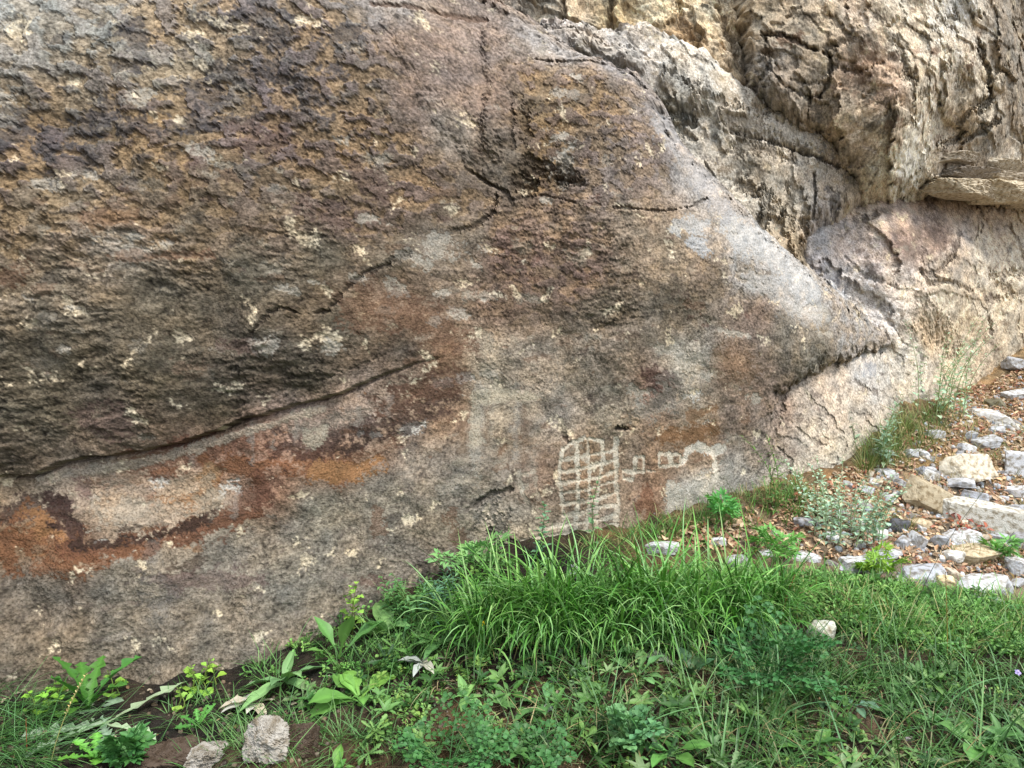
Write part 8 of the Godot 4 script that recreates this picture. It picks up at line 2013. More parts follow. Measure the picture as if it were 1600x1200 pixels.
	stone("stone_chip", "small slanting white stone chip downhill of the bushy silvery plant", Vector2(1.626, -3.591), Vector3(0.067, 0.032, 0.042), 0.4, Vector3(0, 63, -16), Color8(204, 207, 212), 252, 0.3, 5, "stone chips on the rubble slope", 0.0)
	stone("stone_chip", "tiny slanting white stone chip well uphill of the tan wedge", Vector2(2.367, -4.389), Vector3(0.040, 0.022, 0.034), 0.4, Vector3(-17, -68, -16), Color8(204, 207, 212), 253, 0.3, 5, "stone chips on the rubble slope", 0.0)
	stone("stone_chip", "tiny flat buff stone chip downhill of the broad grey slab", Vector2(1.736, -3.252), Vector3(0.032, 0.015, 0.020), 0.4, Vector3(5, 72, 3), Color8(206, 196, 176), 254, 0.3, 5, "stone chips on the rubble slope", 0.0)
	stone("stone_chip", "small flat pale grey stone chip downhill of the bushy silvery plant", Vector2(1.54, -3.598), Vector3(0.057, 0.034, 0.030), 0.4, Vector3(-16, 27, 19), Color8(184, 187, 192), 255, 0.3, 5, "stone chips on the rubble slope", 0.0)
	stone("stone_chip", "small angular grey stone chip just right of the tan wedge", Vector2(2.315, -4.122), Vector3(0.057, 0.023, 0.037), 0.4, Vector3(-5, 63, 9), Color8(176, 180, 188), 256, 0.3, 5, "stone chips on the rubble slope", 0.0)
	stone("stone_chip", "small slanting grey stone chip just left of the thin flagstone", Vector2(2.805, -4.652), Vector3(0.092, 0.066, 0.059), 0.4, Vector3(15, 46, 1), Color8(176, 180, 188), 257, 0.3, 5, "stone chips on the rubble slope", 0.0)
	stone("stone_chip", "small angular grey stone chip downhill of the dark angular stone", Vector2(1.839, -3.545), Vector3(0.075, 0.046, 0.056), 0.4, Vector3(6, 40, 10), Color8(176, 180, 188), 258, 0.5, 5, "stone chips on the rubble slope", 0.0)
	stone("stone_chip", "tiny slanting white stone chip just right of the cream block", Vector2(2.727, -4.418), Vector3(0.043, 0.025, 0.033), 0.4, Vector3(0, -75, -4), Color8(204, 207, 212), 259, 0.3, 5, "stone chips on the rubble slope", 0.0)
	stone("stone_chip", "small slanting dark grey stone chip just right of the tan wedge", Vector2(2.322, -4.069), Vector3(0.061, 0.040, 0.032), 0.4, Vector3(13, 62, 18), Color8(150, 148, 148), 260, 0.5, 5, "stone chips on the rubble slope", 0.0)
	stone("stone_chip", "tiny angular grey stone chip downhill of the high pale slab", Vector2(2.9, -4.777), Vector3(0.045, 0.030, 0.040), 0.4, Vector3(13, 25, -5), Color8(176, 180, 188), 261, 0.7, 5, "stone chips on the rubble slope", 0.0)
	stone("stone_chip", "tiny slanting white stone chip just right of the bushy silvery plant", Vector2(1.841, -3.938), Vector3(0.046, 0.024, 0.026), 0.4, Vector3(18, 19, 0), Color8(204, 207, 212), 262, 0.3, 5, "stone chips on the rubble slope", 0.0)
	stone("stone_chip", "small flat tan stone chip just left of the wide bottom block", Vector2(1.981, -3.375), Vector3(0.057, 0.020, 0.049), 0.4, Vector3(11, 15, -9), Color8(186, 176, 160), 263, 0.7, 5, "stone chips on the rubble slope", 0.0)
	stone("stone_chip", "tiny flat pale grey stone chip just left of the dark angular stone", Vector2(1.819, -3.76), Vector3(0.035, 0.022, 0.026), 0.4, Vector3(17, -64, 12), Color8(184, 187, 192), 264, 0.3, 5, "stone chips on the rubble slope", 0.0)
	stone("stone_chip", "small angular tan stone chip uphill of the wide bottom block", Vector2(2.21, -3.493), Vector3(0.049, 0.022, 0.033), 0.4, Vector3(14, -18, -5), Color8(186, 176, 160), 265, 0.7, 5, "stone chips on the rubble slope", 0.0)
	stone("stone_chip", "tiny angular grey stone chip just left of the grass-edge slab", Vector2(1.431, -3.257), Vector3(0.036, 0.013, 0.026), 0.4, Vector3(12, 62, 14), Color8(176, 180, 188), 266, 0.5, 5, "stone chips on the rubble slope", 0.0)
	stone("stone_chip", "small slanting white stone chip well uphill of the tan wedge", Vector2(2.277, -4.354), Vector3(0.076, 0.034, 0.063), 0.4, Vector3(-21, 44, -16), Color8(204, 207, 212), 267, 0.3, 5, "stone chips on the rubble slope", 0.0)
	stone("stone_chip", "small flat tan stone chip just right of the thin flagstone", Vector2(3.101, -4.79), Vector3(0.081, 0.060, 0.044), 0.4, Vector3(-12, -40, -17), Color8(186, 176, 160), 268, 0.3, 5, "stone chips on the rubble slope", 0.0)
	stone("stone_chip", "small slanting pale grey stone chip well uphill of the tan wedge", Vector2(2.283, -4.35), Vector3(0.080, 0.059, 0.066), 0.4, Vector3(-18, 13, -18), Color8(184, 187, 192), 269, 0.7, 5, "stone chips on the rubble slope", 0.0)
	stone("stone_chip", "small flat pale grey stone chip just right of the wide bottom block", Vector2(2.273, -3.378), Vector3(0.061, 0.023, 0.049), 0.4, Vector3(23, -62, 7), Color8(184, 187, 192), 270, 0.5, 5, "stone chips on the rubble slope", 0.0)
	stone("stone_chip", "small flat white stone chip just left of the thin flagstone", Vector2(2.694, -4.521), Vector3(0.089, 0.061, 0.055), 0.4, Vector3(-3, 17, -15), Color8(204, 207, 212), 271, 0.3, 5, "stone chips on the rubble slope", 0.0)
	stone("stone_chip", "small flat white stone chip just left of the grey pointed stone", Vector2(2.015, -3.702), Vector3(0.061, 0.030, 0.036), 0.4, Vector3(9, 30, -21), Color8(204, 207, 212), 272, 0.3, 5, "stone chips on the rubble slope", 0.0)
	stone("stone_chip", "tiny flat tan stone chip uphill of the white upright block", Vector2(3.132, -4.723), Vector3(0.044, 0.034, 0.032), 0.4, Vector3(6, 30, -13), Color8(186, 176, 160), 273, 0.7, 5, "stone chips on the rubble slope", 0.0)
	stone("stone_chip", "small angular white stone chip just left of the broad grey slab", Vector2(1.678, -3.237), Vector3(0.048, 0.032, 0.024), 0.4, Vector3(-15, 12, -23), Color8(204, 207, 212), 274, 0.3, 5, "stone chips on the rubble slope", 0.0)
	stone("stone_chip", "tiny slanting buff stone chip just right of the high pale slab", Vector2(3.257, -4.949), Vector3(0.042, 0.017, 0.021), 0.4, Vector3(14, 40, 8), Color8(206, 196, 176), 275, 0.5, 5, "stone chips on the rubble slope", 0.0)
	stone("stone_chip", "small slanting dark grey stone chip uphill of the grass-edge slab", Vector2(1.581, -3.454), Vector3(0.050, 0.034, 0.037), 0.4, Vector3(17, 78, 16), Color8(150, 148, 148), 276, 0.7, 5, "stone chips on the rubble slope", 0.0)
	stone("stone_chip", "small flat tan stone chip well uphill of the bushy silvery plant", Vector2(1.924, -4.11), Vector3(0.058, 0.044, 0.033), 0.4, Vector3(-24, -38, -3), Color8(186, 176, 160), 277, 0.5, 5, "stone chips on the rubble slope", 0.0)
	stone("mud_clod", "large crumbly grey lump of dried mud at the bottom left, in front of dark soil", Vector2(-0.72, -2.158), Vector3(0.140, 0.114, 0.112), 0.2, Vector3(0, 10, 0), Color8(166, 162, 154), 91, 0.0, 12, "", 0.13)
	stone("mud_clod", "smaller crumbly grey mud lump left of the large one", Vector2(-0.886, -2.126), Vector3(0.110, 0.054, 0.088), 0.2, Vector3(0, 30, 0), Color8(160, 156, 148), 92, 0.0, 12, "", 0.13)
	stone("mud_clod", "low brownish mud lump against the large grey lump's left side", Vector2(-0.818, -2.252), Vector3(0.067, 0.034, 0.054), 0.25, Vector3(0, 60, 0), Color8(106, 98, 88), 93, 0.0, 12, "", 0.13)
	stone("mud_clod", "broad dark lump of soil between the two grey mud lumps", Vector2(-0.998, -2.153), Vector3(0.215, 0.076, 0.150), 0.4, Vector3(0, 0, 0), Color8(84, 72, 62), 94, 0.0, 10, "", 0.13)
	stone("mud_clod", "dark brown lump of soil right of the large grey mud lump", Vector2(-0.626, -2.212), Vector3(0.103, 0.121, 0.072), 0.4, Vector3(0, 40, 0), Color8(88, 76, 66), 95, 0.0, 10, "", 0.13)


func build_plants() -> void:
	rosette("plantain", "bright green plantain rosette of broad leaves on the bare bank, lower left of centre", "plant", Vector2(-0.506, -2.458), "spoon", 12, 0.175, 0.082, Vector2(0.25, 1.0), -0.9, tone(98, 142, 66), 301, "")
	rosette("plantain", "tall plantain with few upright spoon leaves against the boulder's foot, left of centre", "plant", Vector2(-0.625, -2.689), "spoon", 4, 0.236, 0.075, Vector2(0.8, 1.35), -0.5, tone(94, 136, 72), 302, "")
	rosette("plantain", "dull green plantain rosette with a white pebble under it, lower middle", "plant", Vector2(0.109, -2.416), "spoon", 9, 0.137, 0.059, Vector2(0.2, 0.8), -0.7, tone(92, 134, 80), 303, "")
	rosette("plantain", "dark blue-green plantain rosette with ribbed leaves, lower centre-right", "plant", Vector2(0.623, -2.542), "spoon", 7, 0.135, 0.058, Vector2(0.4, 1.1), -0.5, tone(78, 112, 78), 304, "")
	rosette("plantain", "pale plantain rosette just left of the ribbed dark one", "plant", Vector2(0.436, -2.524), "spoon", 7, 0.120, 0.048, Vector2(0.3, 0.9), -0.5, tone(104, 146, 90), 305, "")
	rosette("plantain", "small round-leaved rosette on bare soil left of the lower right corner", "plant", Vector2(1.053, -2.49), "spoon", 7, 0.082, 0.043, Vector2(0.2, 0.6), -0.4, tone(98, 134, 96), 306, "")
	rosette("plantain", "small blue-grey rosette beside the bare soil patch, right of the round-leaved one", "plant", Vector2(1.132, -2.443), "spoon", 6, 0.080, 0.038, Vector2(0.2, 0.6), -0.4, tone(98, 136, 110), 307, "")
	rosette("dandelion", "flat star-shaped rosette of narrow toothed leaves at the bottom right", "dandelion", Vector2(1.216, -2.339), "tooth", 9, 0.154, 0.041, Vector2(0.15, 0.6), -0.4, tone(104, 138, 82), 308, "")
	rosette("plantain", "large lush broad-leaved rosette in the bottom right corner", "plant", Vector2(1.502, -2.381), "spoon", 11, 0.200, 0.083, Vector2(0.25, 0.9), -0.7, tone(84, 126, 62), 309, "")
	rosette("plantain", "little rosette of pointed leaves on the bank right of the meadow-rue tuft at the bottom", "plant", Vector2(-0.147, -2.416), "oval", 7, 0.088, 0.030, Vector2(0.2, 0.7), -0.4, tone(112, 154, 90), 310, "")
	rosette("dandelion", "dandelion with upright dark toothed leaves against the boulder at the far left", "dandelion", Vector2(-1.388, -2.42), "tooth", 7, 0.230, 0.084, Vector2(0.7, 1.4), -0.6, tone(70, 118, 50), 311, "")
	rosette("dandelion", "dandelion with flattened pale grey-green toothed leaves on dark soil, far left", "dandelion", Vector2(-1.297, -2.335), "tooth", 7, 0.265, 0.094, Vector2(0.05, 0.3), -0.25, tone(150, 172, 140), 312, "")
	rosette("broadleaf_plant", "plant with large grey-green lance leaves drooping over soil left of centre", "plant", Vector2(-0.792, -2.583), "oval", 8, 0.203, 0.063, Vector2(0.1, 1.1), -0.8, tone(118, 158, 104), 313, "")
	rosette("broadleaf_plant", "single-tufted plant with one big oval leaf leaning on the rock, above the tall plantain", "plant", Vector2(-0.467, -2.804), "oval", 5, 0.169, 0.078, Vector2(0.3, 1.1), -0.7, tone(120, 160, 96), 314, "")
	rosette("broadleaf_plant", "oval-leaved weed in the short grass below the long grass, left side", "plant", Vector2(-0.255, -2.701), "oval", 6, 0.138, 0.047, Vector2(0.2, 0.9), -0.7, tone(104, 146, 84), 315, "")
	rosette("plantain", "green plantain half hidden by grass at the bottom centre", "plant", Vector2(0.483, -2.219), "spoon", 8, 0.146, 0.058, Vector2(0.3, 0.9), -0.6, tone(92, 140, 70), 316, "")
	rosette("plantain", "low plantain beside the bottom edge left of the corner rosette", "plant", Vector2(0.919, -2.284), "spoon", 6, 0.138, 0.052, Vector2(0.3, 0.9), -0.6, tone(84, 128, 66), 317, "")
	rosette("plantain", "bright small rosette at the bottom edge right of the large mud lump", "plant", Vector2(-0.526, -2.155), "spoon", 9, 0.095, 0.038, Vector2(0.3, 0.9), -0.6, tone(92, 140, 64), 318, "")
	rosette("lobed_weed", "bright green lobed-leaf weed at the bottom left corner", "plant", Vector2(-1.211, -2.137), "tooth", 8, 0.105, 0.063, Vector2(0.2, 0.8), -0.5, tone(104, 164, 66), 319, "")
	rosette("lobed_weed", "lobed-leaf weed right of the corner weed, beside the dark soil lump", "plant", Vector2(-1.092, -2.181), "tooth", 7, 0.096, 0.053, Vector2(0.2, 0.8), -0.5, tone(92, 150, 66), 320, "")
	rosette("lobed_weed", "small dark feathery weed on bare soil left of the large mud lump", "plant", Vector2(-0.996, -2.343), "tooth", 8, 0.094, 0.045, Vector2(0.4, 1.1), -0.5, tone(78, 134, 62), 321, "")
	rosette("dry_plant", "withered rosette of pale grey curled leaves on dark soil, left of centre", "dead plant", Vector2(-0.864, -2.463), "oval", 8, 0.104, 0.043, Vector2(0.0, 0.5), -0.9, tone(176, 172, 158), 322, "")
	rosette("dry_plant", "withered grey leaf cluster under the long grass, right of centre", "dead plant", Vector2(0.479, -2.654), "oval", 9, 0.136, 0.056, Vector2(0.0, 0.5), -0.6, tone(158, 164, 140), 323, "")
	rosette("dry_plant", "withered whitish leaf cluster in the short grass left of the yellow flower", "dead plant", Vector2(-0.314, -2.606), "oval", 6, 0.119, 0.045, Vector2(0.0, 0.7), -0.6, tone(164, 166, 156), 324, "")
	stems("round_leaf_seedling", "yellow-green round-leaved seedlings at the rock's foot, left of centre", "seedling", Vector2(-1.083, -2.601), 7, 0.099, 0.052, 0.85, 4, 0.3, tone(134, 176, 72), tone(120, 140, 70), 331, "round", 0.07)
	stems("round_leaf_seedling", "upright reddish-stemmed sprout with pairs of round leaves, against the rock left of the long grass", "seedling", Vector2(-0.601, -2.834), 2, 0.188, 0.057, 0.85, 10, 0.1, tone(140, 182, 80), tone(110, 120, 56), 332, "round", 0.01)
	stems("round_leaf_seedling", "small yellow-green seedlings among fine grass at the left edge", "seedling", Vector2(-1.515, -2.437), 5, 0.105, 0.053, 0.85, 4, 0.4, tone(126, 176, 66), tone(110, 130, 60), 333, "round", 0.06)
	stems("round_leaf_seedling", "seedling with two round leaves beside the far-left dandelion", "seedling", Vector2(-1.359, -2.534), 2, 0.097, 0.051, 0.85, 4, 0.2, tone(132, 176, 72), tone(110, 130, 60), 334, "round", 0.02)
	stems("round_leaf_seedling", "pale seedlings in the fine grass left of the upright sprout", "seedling", Vector2(-0.899, -2.909), 8, 0.145, 0.044, 0.85, 6, 0.4, tone(134, 172, 84), tone(120, 140, 70), 335, "round", 0.07)
	stems("round_leaf_seedling", "lone seedling on soil between rock foot and grey mud lump", "seedling", Vector2(-1.099, -2.479), 2, 0.091, 0.037, 0.85, 4, 0.2, tone(140, 178, 84), tone(110, 130, 60), 336, "round", 0.02)
	stems("leafy_weed", "small-leaved bushy weed at the top of the soil bank left of the long grass", "plant", Vector2(-0.393, -2.868), 12, 0.167, 0.052, 0.4, 14, 0.6, tone(92, 138, 80), tone(90, 110, 60), 337, "lance", 0.08)
	stems("leafy_weed", "blue-green narrow-leaved weed at the rock foot left of the long grass", "plant", Vector2(-0.291, -2.881), 10, 0.192, 0.072, 0.2, 16, 0.6, tone(92, 134, 104), tone(90, 110, 70), 338, "lance", 0.06)
	stems("silvery_mugwort", "bushy silver-green mugwort at the left edge of the rubble, in front of leaf litter", "shrub", Vector2(1.534, -3.487), 24, 0.348, 0.043, 0.6, 30, 0.55, tone(164, 192, 164), tone(150, 164, 130), 341, "spoon", 0.16)
	stems("silvery_mugwort", "taller thin silver-green mugwort at the cliff foot, high on the slope", "shrub", Vector2(2.646, -4.866), 17, 0.667, 0.053, 0.45, 34, 0.5, tone(176, 202, 170), tone(150, 164, 120), 342, "spoon", 0.22)
	stems("slender_weed", "thin upright weed with small pale leaves in front of the pecked grid", "plant", Vector2(0.126, -3.075), 1, 0.348, 0.051, 0.55, 34, 0.05, tone(104, 146, 108), tone(96, 116, 80), 343, "oval", 0.005)
	stems("slender_weed", "wispy weed beside the pecked grid's middle, thinner than its left neighbour", "plant", Vector2(0.344, -3.239), 1, 0.350, 0.043, 0.55, 20, 0.1, tone(104, 146, 100), tone(96, 116, 80), 344, "oval", 0.005)
	stems("slender_weed", "spindly green weed leaning right against the pale foot rock", "plant", Vector2(1.273, -3.623), 2, 0.557, 0.060, 0.22, 40, 0.65, tone(104, 140, 76), tone(100, 122, 66), 345, "lance", 0.01)
	stems("slender_weed", "thin green sprig standing left of the leaning weed", "plant", Vector2(1.248, -3.641), 1, 0.363, 0.042, 0.22, 24, 0.05, tone(96, 134, 70), tone(96, 116, 62), 346, "lance", 0.005)
	stems("grey_weed", "grey-green fine-leaved weed above the bushy mugwort at the cliff foot", "plant", Vector2(2.017, -4.242), 6, 0.388, 0.078, 0.3, 22, 0.4, tone(150, 178, 150), tone(140, 150, 110), 347, "lance", 0.1)
	fronds("meadow_rue", "bushy blue-green meadow-rue with lacy leaves in the lower right grass", "plant", Vector2(0.906, -2.544), 18, 0.296, 0.021, "round", Vector2(0.05, 0.9), tone(62, 110, 60), 351, 4)
	fronds("meadow_rue", "meadow-rue with small round blue-green leaflets at the bottom centre edge", "plant", Vector2(-0.184, -2.11), 11, 0.263, 0.019, "round", Vector2(0.0, 0.5), tone(66, 112, 60), 352, 4)
	fronds("meadow_rue", "smaller meadow-rue tuft at the bottom edge right of the first", "plant", Vector2(0.018, -2.108), 7, 0.193, 0.019, "round", Vector2(0.0, 0.5), tone(62, 106, 58), 353, 4)
	fronds("meadow_rue", "pale meadow-rue sprig in the lower middle grass", "plant", Vector2(0.363, -2.255), 7, 0.139, 0.024, "round", Vector2(0.2, 0.9), tone(98, 144, 96), 354, 4)
	fronds("feathery_weed", "feathery bright weed at the rock foot left of the long grass crest", "plant", Vector2(-0.141, -3.01), 5, 0.210, 0.038, "lance", Vector2(0.2, 0.9), tone(112, 156, 92), 355, 5)
	fronds("feathery_weed", "feathery green weed at the cliff foot right of the pecked figure", "plant", Vector2(0.973, -3.477), 5, 0.173, 0.036, "lance", Vector2(0.3, 1.1), tone(96, 160, 84), 356, 5)
	fronds("feathery_weed", "feathery weed in the grass left of the long flat slab", "plant", Vector2(1.126, -3.226), 6, 0.204, 0.037, "lance", Vector2(0.2, 0.9), tone(108, 164, 84), 357, 5)
	fronds("feathery_weed", "yellowish feathery weed beside the flat white slab at the grass edge", "plant", Vector2(1.569, -3.226), 6, 0.161, 0.034, "lance", Vector2(0.3, 1.0), tone(124, 160, 58), 358, 5)
	fronds("feathery_weed", "small lobed weed among stones near the right edge", "plant", Vector2(2.31, -3.57), 4, 0.131, 0.044, "lance", Vector2(0.3, 0.9), tone(108, 158, 84), 359, 3)
	fronds("trefoil_weed", "grey-green leafy weed at the bottom edge left of the dark soil lump", "plant", Vector2(-1.105, -2.131), 6, 0.127, 0.035, "oval", Vector2(0.3, 1.1), tone(74, 124, 66), 360, 3)
	flower("yellow_flower", "tiny yellow flower among grass left of the long blades", Vector2(-0.109, -2.637), 0.136, 0.013, tone(232, 206, 30), 361)
	flower("violet_flower", "tiny pale violet flower at the right edge of the grass", Vector2(1.81, -2.675), 0.076, 0.016, tone(164, 150, 208), 362)
	stalk("grass_stalk", "straw-yellow grass stalk with a narrow seed head leaning right at the far left", "grass stalk", Vector2(-1.349, -2.145), Vector3(0.118, 0.275, 0), 0.0016, tone(176, 176, 112), 0.45, tone(196, 180, 130), 371)
	stalk("seed_stalk", "reddish-brown seed stalk rising from the lower grass left of the round white stone", "seed stalk", Vector2(1.006, -2.824), Vector3(0.058, 0.236, 0), 0.0018, tone(150, 104, 56), 0.55, tone(120, 84, 56), 372)
	stalk("seed_stalk", "tall thin brown seed stalk standing in the right-hand grass below the rubble", "seed stalk", Vector2(1.618, -2.76), Vector3(-0.025, 0.365, 0), 0.0016, tone(150, 126, 66), 0.55, tone(104, 80, 56), 373)
	stalk("seed_stalk", "short dark reddish seed head bending in the grass right of the long blades", "seed stalk", Vector2(1.375, -2.944), Vector3(-0.087, 0.096, 0), 0.0016, tone(110, 90, 56), 0.5, tone(120, 70, 66), 374)
	stalk("seed_stalk", "dark brown dead stalk beside the hole at the lower right", "seed stalk", Vector2(1.661, -2.702), Vector3(0.037, 0.144, 0), 0.0016, tone(96, 64, 44), 0.4, tone(84, 60, 44), 375)
	stalk("grass_stalk", "dark green stem slanting across the rubble's lower edge", "grass stalk", Vector2(1.607, -3.002), Vector3(0.268, 0.522, 0), 0.0014, tone(52, 66, 48), 0, tone(60, 70, 50), 376)
	stalk("grass_stalk", "second dark stem slanting across the weeds, lower right of the first", "grass stalk", Vector2(1.82, -3.035), Vector3(0.147, 0.16, 0), 0.0014, tone(60, 80, 48), 0, tone(60, 70, 50), 377)
	stalk("grass_stalk", "thin dark stem slanting over the grass left of the rubble", "grass stalk", Vector2(0.746, -3.068), Vector3(0.189, 0.267, 0), 0.0014, tone(60, 84, 50), 0, tone(60, 70, 50), 378)
	stalk("twig", "bare pale twig arching out from the cliff foot by the upper mugwort", "twig", Vector2(2.485, -4.631), Vector3(-0.279, 0.18, 0), 0.003, tone(170, 148, 120), 0, tone(0, 0, 0), 379)
	stalk("twig", "second bare twig beside the arching one at the cliff foot", "twig", Vector2(2.526, -4.621), Vector3(-0.207, 0.125, 0), 0.0024, tone(160, 138, 110), 0, tone(0, 0, 0), 380)
	stalk("twig", "reddish dead stem standing in the soil at the far left", "twig", Vector2(-1.43, -2.167), Vector3(0.003, 0.128, 0), 0.0016, tone(150, 84, 56), 0, tone(0, 0, 0), 381)
	stalk("twig", "red dry stem on the bank above the bottom meadow-rue", "twig", Vector2(-0.176, -2.296), Vector3(-0.015, 0.079, 0), 0.002, tone(140, 74, 52), 0, tone(0, 0, 0), 382)
	stalk("twig", "pair of pinkish dry stems in the bare soil of the lower middle", "twig", Vector2(0.238, -2.321), Vector3(0.012, 0.05, 0), 0.003, tone(170, 104, 86), 0, tone(0, 0, 0), 383)
	stalk("grass_stalk", "single thin green stem against the rock left of the upright sprout", "grass stalk", Vector2(-0.902, -2.854), Vector3(0.018, 0.214, 0), 0.0009, tone(110, 120, 80), 0.1, tone(120, 120, 80), 384)


func flower(called: String, label: String, at: Vector2, tall: float, size: float, c: Color, seed_: int) -> void:
	rng.seed = seed_
	var root := thing(called, label, "flower", on_ground(at))
	var st := begin()
	add_stem(st, PackedVector3Array([Vector3.ZERO, Vector3(0.006, tall * 0.5, 0.004), Vector3(0.004, tall, 0.012)]), 0.0012, 0.0009, tone(90, 130, 60))
	part("stem", finish(st), mats.leaf, root)
	for k in 5:
		part("petal", leaf_mesh("round", size * 0.75, size * 0.62, 0.35, -0.2, 0.2, vary(c, 0.08), 0.0), mats.leaf, root, Transform3D(Basis(Vector3.RIGHT, 0.7) * Basis(UP, k * TAU / 5.0), Vector3(0.004, tall, 0.012)))


func flat_rosette(seed_: int, count: int, shape: String) -> ArrayMesh:
	var r := RandomNumberGenerator.new()
	r.seed = seed_
	var st := begin()
	for k in count:
		var l := r.randf_range(0.6, 1.0)
		add_leaf(st, turned(k * TAU / count + r.randf_range(-0.4, 0.4), Vector3.ZERO, r.randf_range(-0.3, 0.3)), shape, l, l * r.randf_range(0.28, 0.42), r.randf_range(0.15, 0.9), r.randf_range(-0.9, -0.2), r.randf_range(0.2, 0.5), 12 if shape == "tooth" else 6, Color.WHITE * r.randf_range(0.8, 1.1), 0.15, 1.15)
	return finish(st)


func build_scatter() -> void:
	grass("long_grass", "lush long arching green grass growing at the foot of the rock in the middle", PackedVector2Array([Vector2(-0.262, -2.773), Vector2(-0.096, -2.802), Vector2(0.121, -2.833), Vector2(0.316, -2.837), Vector2(0.539, -2.866), Vector2(0.769, -2.9), Vector2(0.972, -2.912), Vector2(1.098, -2.948), Vector2(0.993, -2.822), Vector2(0.778, -2.744), Vector2(0.508, -2.686), Vector2(0.229, -2.668), Vector2(0, -2.66), Vector2(-0.161, -2.667)]), 210, 12, 0.34, 0.0075, Vector2(1.0, 1.5), Vector2(-2.8, -0.8), 0.04, [tone(92, 146, 62), tone(108, 158, 76), tone(78, 130, 52), tone(138, 178, 112), tone(58, 102, 42), tone(88, 138, 58), tone(120, 166, 92)], 401, 0.5, 0.35, -0.2)
	grass("mixed_grass", "short mixed green grass and weeds on the right below the rubble", PackedVector2Array([Vector2(0.727, -3.045), Vector2(1.032, -3.102), Vector2(1.336, -3.13), Vector2(1.661, -3.135), Vector2(1.862, -3.109), Vector2(2.909, -3.232), Vector2(2.52, -2.781), Vector2(1.666, -2.764), Vector2(1.394, -2.796), Vector2(1.112, -2.884), Vector2(0.841, -2.799)]), 760, 9, 0.14, 0.004, Vector2(0.7, 1.5), Vector2(-2.2, -0.4), 0.05, [tone(86, 132, 58), tone(106, 152, 72), tone(72, 114, 50), tone(130, 168, 98), tone(148, 150, 100)], 402, 0.45, 0.0, 0.0)
	grass("foreground_grass", "thin dark green grass over soil across the lower middle and right", PackedVector2Array([Vector2(-0.373, -2.713), Vector2(0, -2.754), Vector2(0.465, -2.71), Vector2(0.973, -2.834), Vector2(1.43, -2.77), Vector2(2.56, -2.827), Vector2(2.044, -2.227), Vector2(0.741, -2.119), Vector2(-0.073, -2.076), Vector2(-0.084, -2.418), Vector2(-0.439, -2.542)]), 400, 9, 0.19, 0.0036, Vector2(0.15, 1.3), Vector2(-2.2, -0.3), 0.05, [tone(60, 94, 44), tone(76, 110, 54), tone(96, 130, 76), tone(48, 78, 38), tone(124, 148, 106), tone(140, 134, 96)], 403, 0.25, 0.0, 0.0)
	grass("foreground_grass", "fine grass along the rock foot left of the long grass", PackedVector2Array([Vector2(-0.963, -2.594), Vector2(-0.909, -2.781), Vector2(-0.686, -2.855), Vector2(-0.402, -2.935), Vector2(-0.2, -2.932), Vector2(-0.094, -2.746), Vector2(-0.225, -2.615), Vector2(-0.534, -2.58), Vector2(-0.712, -2.496)]), 180, 9, 0.14, 0.0026, Vector2(0.3, 1.4), Vector2(-1.8, -0.3), 0.05, [tone(72, 116, 54), tone(92, 134, 70), tone(110, 148, 90), tone(60, 98, 48)], 404, 0.25, 0.0, 0.0)
	grass("fine_grass", "long thin dark green blades sweeping in from the lower left corner", PackedVector2Array([Vector2(-2.285, -2.398), Vector2(-1.607, -2.511), Vector2(-1.448, -2.423), Vector2(-1.345, -2.277), Vector2(-1.306, -2.14), Vector2(-1.892, -1.966)]), 170, 10, 0.26, 0.0026, Vector2(0.1, 0.8), Vector2(-1.4, 0.0), 0.05, [tone(58, 100, 46), tone(76, 120, 60), tone(96, 136, 86)], 405, 0.5, 0.75, 1.3)
	grass("fine_grass", "fine grass wisps among the left soil bank", PackedVector2Array([Vector2(-1.19, -2.284), Vector2(-1.09, -2.52), Vector2(-0.7, -2.53), Vector2(-0.368, -2.355), Vector2(-0.373, -2.138), Vector2(-0.614, -2.066), Vector2(-1.083, -2.068)]), 110, 9, 0.14, 0.0026, Vector2(0.2, 1.2), Vector2(-1.6, -0.2), 0.05, [tone(80, 122, 60), tone(100, 140, 84), tone(70, 108, 54)], 406, 0.2, 0.0, 0.0)
	grass("fine_grass", "dry yellow-green grass tufts at the cliff foot on the right slope", PackedVector2Array([Vector2(1.842, -4.126), Vector2(2.09, -4.364), Vector2(2.456, -4.732), Vector2(2.827, -4.97), Vector2(2.549, -4.532), Vector2(2.198, -4.282), Vector2(1.894, -4.084)]), 90, 12, 0.17, 0.0032, Vector2(0.8, 1.5), Vector2(-1.4, -0.2), 0.04, [tone(124, 142, 84), tone(148, 146, 96), tone(104, 128, 70), tone(92, 116, 60)], 407, 0.4, 0.0, 0.0)
	grass("dry_grass", "sparse dry grass tufts between the stones of the rubble slope", PackedVector2Array([Vector2(1.592, -3.764), Vector2(2.023, -4.14), Vector2(2.71, -4.757), Vector2(3.483, -5.49), Vector2(4.03, -5.428), Vector2(3.211, -3.586), Vector2(2.078, -3.487), Vector2(1.733, -3.518)]), 340, 8, 0.11, 0.0028, Vector2(0.4, 1.5), Vector2(-1.5, -0.2), 0.03, [tone(146, 140, 88), tone(124, 134, 78), tone(170, 154, 110), tone(104, 124, 66)], 408, 0.1, 0.0, 0.0)
